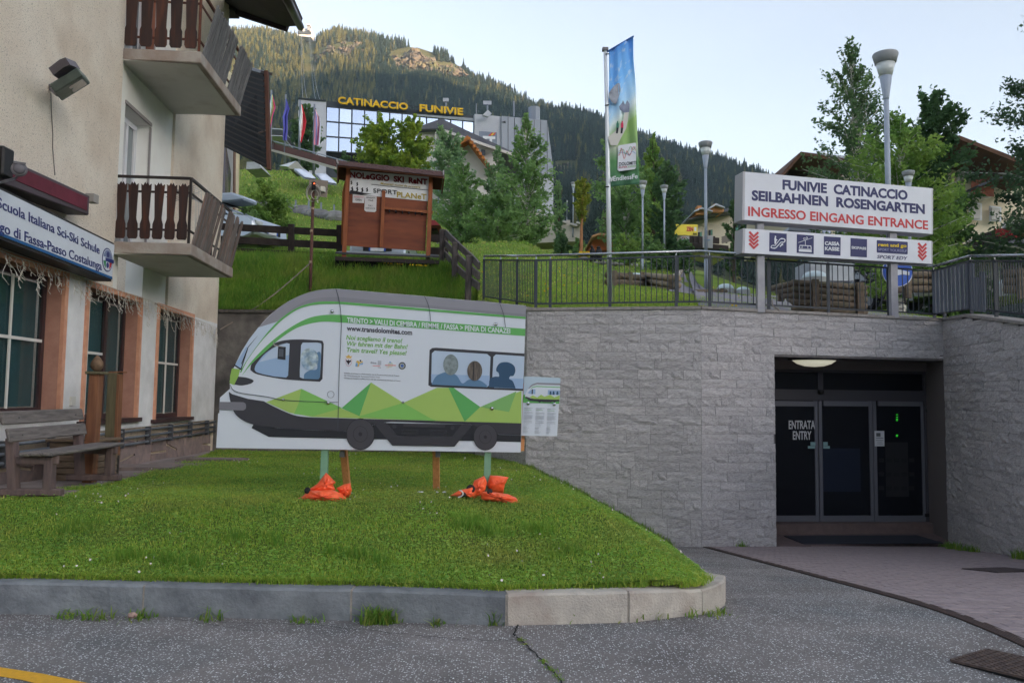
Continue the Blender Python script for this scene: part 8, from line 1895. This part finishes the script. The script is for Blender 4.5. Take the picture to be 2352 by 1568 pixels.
def tree(x0, x1, yt, yb, Y, prof, nleaf, lm, label, cat='tree', name='birch_tree', bark=None, leaf=.1, nb=60, seed=0, xb=None, crown_lo=.12, droop=.0, trunks=1, ground=True, spread=.17, lean=0.):
    """prof: (height fraction, radius fraction) outline of the crown"""
    r = np.random.default_rng(seed + 50); xc = (x0 + x1) / 2; xb = xb if xb is not None else xc
    base = P(xb, yb, Y)
    if ground:
        g = hill_z(base.x, base.y); base.z = min(base.z, g) if base.z - g < 3 else g
    top = P(xc + lean, yt, Y); H = top.z - base.z; R = (P(x1, yb, Y).x - P(x0, yb, Y).x) / 2 * 1.0
    t = thing(name, base, label, cat)
    ax = np.array([top.x - base.x, 0, H]); mb = MB()
    tps = []
    for k in range(trunks):
        off = Vector((r.normal(0, .15) * (k > 0) + .25 * k, r.normal(0, .2), 0)); pts = [base + off - up * .2] + [base + off * (1 - f) + Vector((ax[0] * f + r.normal(0, .02 * R), r.normal(0, .03), H * f)) for f in (.2, .4, .6, .8, .97)]
        r0_ = .022 * H * (.75 if trunks > 1 else 1); mb.tube(pts, [r0_, r0_ * .9, r0_ * .72, r0_ * .5, r0_ * .3, r0_ * .1], 7); tps.append(pts)
    hs = [p[0] for p in prof]; rs = [p[1] for p in prof]
    C = []; per0 = max(4, nleaf // nb)
    for k in range(nb):
        h = crown_lo + (1 - crown_lo) * (k + r.random()) / nb; rad = R * float(np.interp(h, hs, rs)) * r.uniform(.42, 1.22); az = k * 2.4 + r.normal(0, .5); per = int(per0 * (.2 + 1.1 * rad / R)) + 3
        p0 = np.array(base) + ax * max(crown_lo * .7, h - .10 - .12 * rad / H); tip = np.array(base) + ax * h + np.array([cos(az) * rad, sin(az) * rad, -droop * rad + r.normal(0, .05 * R)])
        mid = (p0 + tip) / 2 + np.array([0, 0, .08 * rad]); mb.tube([Vector(p0), Vector(mid), Vector(tip)], [.006 * H * (1 - h) + .015, .003 * H * (1 - h) + .01, .006], 4, cap=False)
        f = r.beta(2.2, 1.1, per)[:, None]; c = np.where(f < .5, p0 + (mid - p0) * f * 2, mid + (tip - mid) * (f - .5) * 2)
        sg = spread * R * (.45 + .8 * r.random()) * (.3 + .7 * min(1, rad / R * 1.3))
        nsub = max(2, per // 22); cc = r.normal(0, 1, (nsub, 3)) * sg; pick = r.integers(0, nsub, per); c = c + cc[pick] + r.normal(0, 1, (per, 3)) * sg * .32
        if droop: c[:, 2] -= abs(r.normal(0, 1, per)) * droop * sg * 2
        C.append(c)
    mb.build('trunk', bark or BARKW, t, recalc=False)
    C = np.concatenate(C); v = quads(C, leaf, r, .2); f = np.arange(len(v)).reshape(-1, 4)
    cr = np_mesh('crown', v, f, lm); cr.parent = t; cr.matrix_parent_inverse = WT[t.name].inverted(); cr['kind'] = 'stuff'; return t
BIR = [(.1, .5), (.25, .95), (.45, 1.), (.65, .75), (.85, .38), (1, .06)]; RND = [(.1, .4), (.25, .85), (.5, 1.), (.75, .85), (.92, .5), (1, .15)]; CON = [(.08, .8), (.3, 1.), (.6, .6), (.85, .22), (1, .02)]
LB = leafm('leaf_birch', (144, 177, 106), (107, 140, 87)); LD = leafm('leaf_dark', (104, 136, 84), (78, 108, 73)); LL = leafm('leaf_light', (155, 180, 91), (113, 151, 76)); LY = leafm('leaf_yellowgreen', (168, 183, 66), (116, 147, 55)); LG_ = leafm('leaf_grey', (152, 180, 129), (117, 150, 107))
tree(812, 935, 270, 440, 58, [(.1, .3), (.35, .8), (.55, 1), (.75, .7), (.9, .55), (1, .15)], 9000, LY, 'bright yellow green maple left of two, in front of the mirrored station windows', name='maple_tree', bark=BARKD, leaf=.17, nb=46, seed=1, spread=.15, crown_lo=.25)
tree(895, 1000, 262, 440, 57, RND, 7500, LY, 'bright yellow green maple beside the gable of the grey roofed chalet', name='maple_tree', bark=BARKD, leaf=.17, nb=44, seed=2, spread=.15, crown_lo=.2)
tree(970, 1085, 290, 530, 44, RND, 5200, LG_, 'grey green birch with thin crown between the maples and the orange gable', leaf=.12, nb=60, seed=3, xb=1043, trunks=2, crown_lo=.3)
tree(1010, 1125, 375, 545, 40, RND, 5200, LB, 'twin stemmed birch low in front of the white chalet', leaf=.1, nb=50, seed=4, xb=1052, trunks=2, crown_lo=.3)
tree(1100, 1190, 335, 540, 46, BIR, 6000, LG_, 'narrow grey green birch before the grey metal station block', leaf=.11, nb=50, seed=5, xb=1128, crown_lo=.2)
tree(1128, 1285, 262, 542, 38, [(.08, .5), (.2, .85), (.42, 1.), (.6, .72), (.75, .5), (.88, .25), (1, .05)], 9500, LB, 'tall pointed birch with white trunk right of the station building', leaf=.1, nb=80, seed=6, xb=1214, crown_lo=.1)
tree(1085, 1200, 430, 552, 36, RND, 5000, LB, 'low bushy birch left of the tall pointed birch', leaf=.1, nb=40, seed=7, crown_lo=.1, name='bushy_birch')
tree(1268, 1300, 410, 550, 58, RND, 3000, LG_, 'small grey green tree just right of the station block', leaf=.13, nb=30, seed=8, bark=BARKD, name='small_tree')
tree(672, 738, 238, 378, 86, RND, 6500, LD, 'round dark green tree behind the flags', name='round_tree', bark=BARKD, leaf=.2, nb=50, seed=9, spread=.2)
tree(1318, 1362, 405, 585, 44, [(.5, .2), (.65, .8), (.85, 1), (1, .3)], 2600, leafm('leaf_mustard', (174, 177, 69), (125, 144, 58)), 'small mustard green tree with slim reddish stem left of the banner', name='slim_tree', bark=mat('red_bark', srgb(156, 107, 72)), leaf=.1, nb=26, seed=10, xb=1333, crown_lo=.55)
tree(1350, 1480, 325, 575, 56, RND, 9500, LB, 'broad green tree directly behind the mountain banner', name='broad_tree', leaf=.15, nb=80, seed=11, xb=1450, trunks=2, crown_lo=.15, spread=.15)
tree(1455, 1545, 305, 570, 60, BIR, 8000, LL, 'light green pointed tree between the banner and the lamp posts', name='pointed_tree', leaf=.15, nb=70, seed=12, crown_lo=.2, bark=BARKD)
tree(1488, 1572, 365, 590, 52, RND, 7500, LD, 'dark broad tree behind the lamp posts left of the yellow sign', name='dark_tree', leaf=.14, nb=70, seed=13, crown_lo=.1, bark=BARKD, spread=.15)
tree(1660, 1712, 452, 545, 48, RND, 2500, LD, 'small dark tree at the left edge of the entrance sign', name='small_tree', bark=BARKD, leaf=.1, nb=26, seed=14)
tree(1858, 2075, 88, 650, 27, [(.1, .6), (.3, .9), (.5, .95), (.62, .9), (.72, .8), (.82, .56), (.92, .3), (1, .05)], 15000, leafm('leaf_sky', (116, 143, 94), (86, 114, 79)), 'tall airy birch whose feathery top rises left of the tallest lamp', leaf=.075, nb=130, seed=15, xb=1985, crown_lo=.2, lean=-12, spread=.13)
tree(1945, 2185, 262, 640, 24, RND, 17000, LL, 'light green bushy birch behind the right half of the entrance sign', leaf=.075, nb=120, seed=16, crown_lo=.12, spread=.13, name='bushy_birch')
tree(2068, 2222, 208, 640, 28, [(.08, .8), (.3, 1.), (.55, .9), (.75, .9), (.9, .75), (1, .3)], 22000, LD, 'dark leafed rowan right of the entrance sign', name='rowan_tree', bark=BARKD, leaf=.09, nb=110, seed=17, crown_lo=.08, spread=.13)
tree(2268, 2620, -120, 620, 25, BIR, 34000, leafm('leaf_shade', (103, 128, 92), (73, 98, 75)), 'dark drooping birch cut off by the right frame edge', leaf=.08, nb=140, seed=18, xb=2425, crown_lo=.1, droop=.25, spread=.1)
tree(2140, 2225, 440, 645, 25.5, RND, 8000, LB, 'shorter green tree in front of the cream chalet wall', name='small_tree', bark=BARKD, leaf=.08, nb=60, seed=19, crown_lo=.05)
def shrub(x0, x1, yt, yb, Y, n, lm, label, leaf=.09, seed=0): return tree(x0, x1, yt, yb, Y, [(0, .8), (.3, 1), (.7, .85), (1, .3)], n, lm, label, 'shrub', 'shrub', BARKD, leaf, 34, seed, crown_lo=.0, spread=.22)
shrub(566, 668, 418, 548, 31, 9000, LL, 'bright green shrub behind the fence beside the silver car', .07, 20)
shrub(545, 600, 470, 540, 29, 3000, LB, 'small dark shrub touching the annex corner', .06, 21)
shrub(1268, 1312, 535, 580, 50, 2600, LD, 'dark shrub at the foot of the cream terrace wall, left one', .1, 22); shrub(1310, 1350, 548, 592, 49, 2600, LB, 'green shrub below the slim mustard tree', .1, 23)
shrub(1486, 1530, 552, 600, 46, 2600, LB, 'green shrub beside the lamp right of the banner foot', .1, 24); shrub(1535, 1590, 552, 612, 45, 3000, LD, 'dark shrub at the start of the hill path', .1, 25)
shrub(1400, 1470, 540, 585, 52, 2600, LL, 'yellowish shrub behind the banner pole foot', .1, 26); shrub(1165, 1240, 520, 560, 37, 2600, LB, 'low shrub on the lawn crest below the tall pointed birch', .09, 27)
shrub(1030, 1100, 500, 550, 38, 2200, LB, 'loose shrub below the twin stemmed birch', .09, 28); shrub(770, 812, 350, 385, 80, 1500, LD, 'dark shrub under the mirrored station windows', .16, 29)
shrub(2100, 2300, 590, 660, 27, 4000, LD, 'dark hedge like shrub below the cream chalet', .09, 30)
# ================================================================== GRASS
def blades(name, pos, h, w, r, m, bend=.45, parent=None):
    n = len(pos); az = r.uniform(0, 6.283, n); hh = h * r.uniform(.5, 1.35, n); ww = w * r.uniform(.6, 1.3, n); be = bend * r.uniform(.2, 1.3, n) * hh
    d = np.stack([np.cos(az), np.sin(az), np.zeros(n)], 1); s = np.stack([-np.sin(az), np.cos(az), np.zeros(n)], 1) * ww[:, None] * .5; up_ = np.array([0, 0, 1.])
    b = pos; m1_ = b + d * (be * .3)[:, None] + up_ * (hh * .6)[:, None]; tp_ = b + d * be[:, None] + up_ * (hh * .95)[:, None]
    v = np.stack([b - s, b + s, m1_ + s * .8, m1_ - s * .8, tp_], 1).reshape(-1, 3); k = np.arange(n)[:, None] * 5
    q = np.concatenate([k + np.array([[0, 1, 2]]), k + np.array([[0, 2, 3]]), k + np.array([[3, 2, 4]])], 1).reshape(-1, 3)
    o = np_mesh(name, v, q, m); return tag(o, kind='stuff')
def grassm(name, a, b, c, sc=1.2):
    M = leafm(name, a, b, sc, c3=srgb(172, 160, 92), scale3=.75, f3=.55); N, L, bs_ = nodes(M)
    ge = N.new('ShaderNodeNewGeometry'); hv = N.new('ShaderNodeMix'); hv.data_type = 'RGBA'; s = bs_.inputs['Base Color'].links[0].from_socket
    rr_ = N.new('ShaderNodeMapRange'); rr_.inputs[1].default_value = .55; rr_.inputs[2].default_value = 1.; rr_.inputs[4].default_value = .8; L.new(ge.outputs['Random Per Island'], rr_.inputs[0]); L.new(rr_.outputs[0], hv.inputs[0]); L.new(s, hv.inputs[6]); hv.inputs[7].default_value = (*srgb(*c), 1)
    L.new(hv.outputs[2], bs_.inputs['Base Color']); L.new(hv.outputs[2], N['Translucent'].inputs[0]); return M
GM = grassm('lawn_blade', (157, 187, 72), (127, 165, 66), (216, 210, 105)); GT = grassm('bank_blade', (123, 165, 62), (99, 142, 57), (170, 184, 82)); GH = grassm('hill_blade', (146, 184, 76), (126, 157, 70), (197, 187, 115))
def lawn_points(n, seed):
    r = np.random.default_rng(seed); Y = 5.65 + 12.7 * r.random(n) ** 1.9; u = r.random(n); xl = np.interp(Y, [5.5, 6.6, 7.75, 9.9, 12.5, 15.2, 18.4], [-6.5, -6.0, -5.3, -5.0, -5.45, -6.1, -6.8]); xr = np.array([xr_(min(y, 13.6)) if y < 13.6 else 2.75 for y in Y])
    X = xl + (xr - xl) * u + r.normal(0, .03, n); ok = (X / Y > -.68) & (Y > np.interp(X, KX, KY) + .15)
    ok &= ~((Y > 13.9) & (X > .3)); ok &= ~((Y > 14.4) & (X > .31 - (Y - 14.5) * .34))
    X, Y = X[ok], Y[ok]; z = np.array([ground_z(x, y) for x, y in zip(X, Y)]) + .01; return np.stack([X, Y, z], 1), r
pos, r_ = lawn_points(230000, 1)
clump = np.sin(pos[:, 0] * 3.1 + 2 * np.sin(pos[:, 1] * 2.3)) * np.cos(pos[:, 1] * 3.7 + pos[:, 0])
blades('lawn_grass', pos, .029 * (1 + .35 * np.clip(clump, -1, 1)) * (1 + .0 * pos[:, 1]), .0065 * (.6 + pos[:, 1] / 14), r_, GM, .7)
# clover and plantain leaves lying among the blades
pos, r_ = lawn_points(60000, 2); pos[:, 2] += r_.uniform(.01, .045, len(pos)); v = quads(pos, .017, r_, .0, .75)
v4 = v.reshape(-1, 4, 3); cz = pos[:, None, 2]; v4[:, :, 2] = cz + (v4[:, :, 2] - cz) * .45; tag(np_mesh('lawn_clover', v4.reshape(-1, 3), np.arange(len(v)).reshape(-1, 4), grassm('clover_leaf', (145, 187, 82), (114, 157, 72), (182, 204, 105))), kind='stuff')
pos, r_ = lawn_points(420, 3); pos = pos[(np.sin(pos[:, 0] * 2 + 1) * np.cos(pos[:, 1] * 1.1) > .1)]; pos[:, 2] += r_.uniform(.04, .07, len(pos)); tag(np_mesh('clover_blossom', quads(pos, .011, r_, 0, 1.), np.arange(len(pos) * 4).reshape(-1, 4), mat('blossom_white', srgb(220, 208, 206))), kind='stuff')
# darker lush tufts and fringe over the kerb
def tufts(name, centres, n, h, w, sp_, m, seed, bend=.6):
    r = np.random.default_rng(seed); P_ = []
    for c in centres: P_.append(np.array(c) + r.normal(0, 1, (n, 3)) * np.array([sp_, sp_, 0]))
    return blades(name, np.concatenate(P_), h * r.uniform(.5, 1.2, len(centres)).repeat(n), w, r, m, bend)
r_ = np.random.default_rng(9)
fx = r_.uniform(-4.5, 1.6, 700); fy = np.interp(fx, KX, KY) + .155; tufts('kerb_fringe', [(x, y, .195 if x < 1.3 else .17) for x, y in zip(fx, fy)], 14, .045, .007, .022, GM, 4, 1.3)
tc = [Gz(*p, .3) for p in ((1080, 1225), (1040, 1235), (1110, 1240), (820, 1270), (300, 1270), (420, 1275), (1300, 1270), (600, 1250), (1250, 1240), (200, 1230))]
tufts('lush_tufts', [(p.x + r_.normal(0, .12), p.y + r_.normal(0, .1), ground_z(p.x, p.y)) for p in tc for _ in range(5)], 60, .1, .008, .05, GT, 5)
fl = [(Q2 + (Q3 - Q2) * f) for f in np.linspace(0, 1, 60)]; tufts('wall_foot_grass', [(p.x, p.y - .06, ground_z(p.x, p.y - .06)) for p in fl if p.x < 2.9], 40, .11, .009, .04, GT, 6)
wdc = [Gz(x, y, 0) for x, y in ((160, 1412), (200, 1414), (240, 1414), (320, 1416), (335, 1412), (480, 1418), (690, 1420), (720, 1420), (850, 1424), (865, 1420), (880, 1424), (895, 1422), (1010, 1428), (1130, 1424), (1140, 1428), (1225, 1416), (1290, 1418), (1296, 1414), (1410, 1414), (1448, 1414), (1490, 1408), (1500, 1405), (1580, 1403), (1640, 1402), (1662, 1396))]
tufts('kerb_weeds', [(p.x, p.y - .01, zroad(0, p.y)) for p in wdc], 22, .07, .012, .045, grassm('weed_leaf', (121, 161, 65), (93, 128, 51), (175, 175, 93)), 7, 1.5)
tufts('kerb_weeds', [(p.x + .02 * k, p.y - .02, zroad(0, p.y)) for p in (wdc[8], wdc[9], wdc[10], wdc[20], wdc[13]) for k in range(3)], 22, .13, .012, .03, MATS['weed_leaf'], 8, 1.)
tufts('crack_moss', [tuple(p) for p in ck[14:] if r_.random() < .45], 22, .012, .006, .014, MATS['weed_leaf'], 10, 1.2)
wp2 = [P(1700, 1248, 14.2), P(2175, 1240, 14.8), P(2190, 1246, 14.2), P(2215, 1250, 13.8), P(2345, 1280, 12.1), P(2350, 1286, 11.9), P(2240, 1255, 13.5)]
tufts('wall_foot_weeds', [(p.x - .05 * (p.x > 5), p.y - .05, zroad(0, p.y)) for p in wp2 for _ in range(2)], 40, .13, .012, .05, GT, 11)
# tall grass on the steep bank and the meadow further up
def hill_points(n, u0, u1, f0, f1, seed, pw=1.6):
    r = np.random.default_rng(seed); u = r.uniform(u0, u1, n); P_ = []
    for uu, q in zip(u, r.random(n)):
        yf = front(round(float(uu), 3))[0]; Y = yf + f0 + (f1 - f0) * q ** pw; P_.append((uu * Y, Y, hill_z(uu * Y, Y)))
    return np.array(P_), r
def offpath(pos):
    q = pos - np.array([0, 0, EYE]); Fv, Rv, Uv = (np.array(v) for v in (F_, R_, U_)); dp = q @ Fv; px = 1176 + FPX * (q @ Rv) / dp; py = 784 - FPX * (q @ Uv) / dp
    a = (px > np.interp(py, [617, 628, 645, 662, 672], [1577, 1570, 1557, 1545, 1538])) & (py > np.interp(px, [1585, 1700, 2100, 2250], [617, 628, 656, 672])) & (py < np.interp(px, [1536, 1800, 2250], [671, 681, 703]))
    b = (px > 1995) & (px < 2190) & (py > np.interp(px, [1995, 2190], [684, 705])) & (py < np.interp(px, [1995, 2190], [700, 714]))
    return ~(a | b)
uA, uB = XU(500), XU(1090)
pos, r_ = hill_points(52000, uA, uB, .1, 6.0, 31, 1.3); blades('bank_grass', pos - np.array([0, 0, .03]), .30, .022, r_, GT, .6)
pos, r_ = hill_points(52000, XU(1095), XU(2352), .1, 9, 32, 1.7); pos = pos[offpath(pos)]; blades('terrace_grass', pos - np.array([0, 0, .02]), .075, .018, r_, GM, .7)
pos, r_ = hill_points(60000, XU(540), XU(2300), 5.5, 60, 33, 1.7); pos = pos[offpath(pos)]; blades('meadow_grass', pos - np.array([0, 0, .03]), .0028 * pos[:, 1] + .02, .0016 * pos[:, 1], r_, GH, .7)
yf_ = MB(); 
for k in range(70):
    p = onhill(rf.uniform(880, 1000), rf.uniform(618, 640), 18) if k < 40 else onhill(rf.uniform(1100, 1700), rf.uniform(600, 690), 15); yf_.box(p + up * (.28 if k < 40 else .1), (.035, .02, .03), rf.random() * 3)
tag(yf_.build('buttercups', mat('flower_yellow')), kind='stuff')
# fallen stone by the kerb
tag(blob(Gz(304, 1412, .03), .032, .026, .022, mat('pink_stone', srgb(168, 140, 128), srgb(140, 116, 108), scale=20), 'loose_stone', None, 2), 'small pinkish loose stone at the kerb foot near the left joint', 'stone')
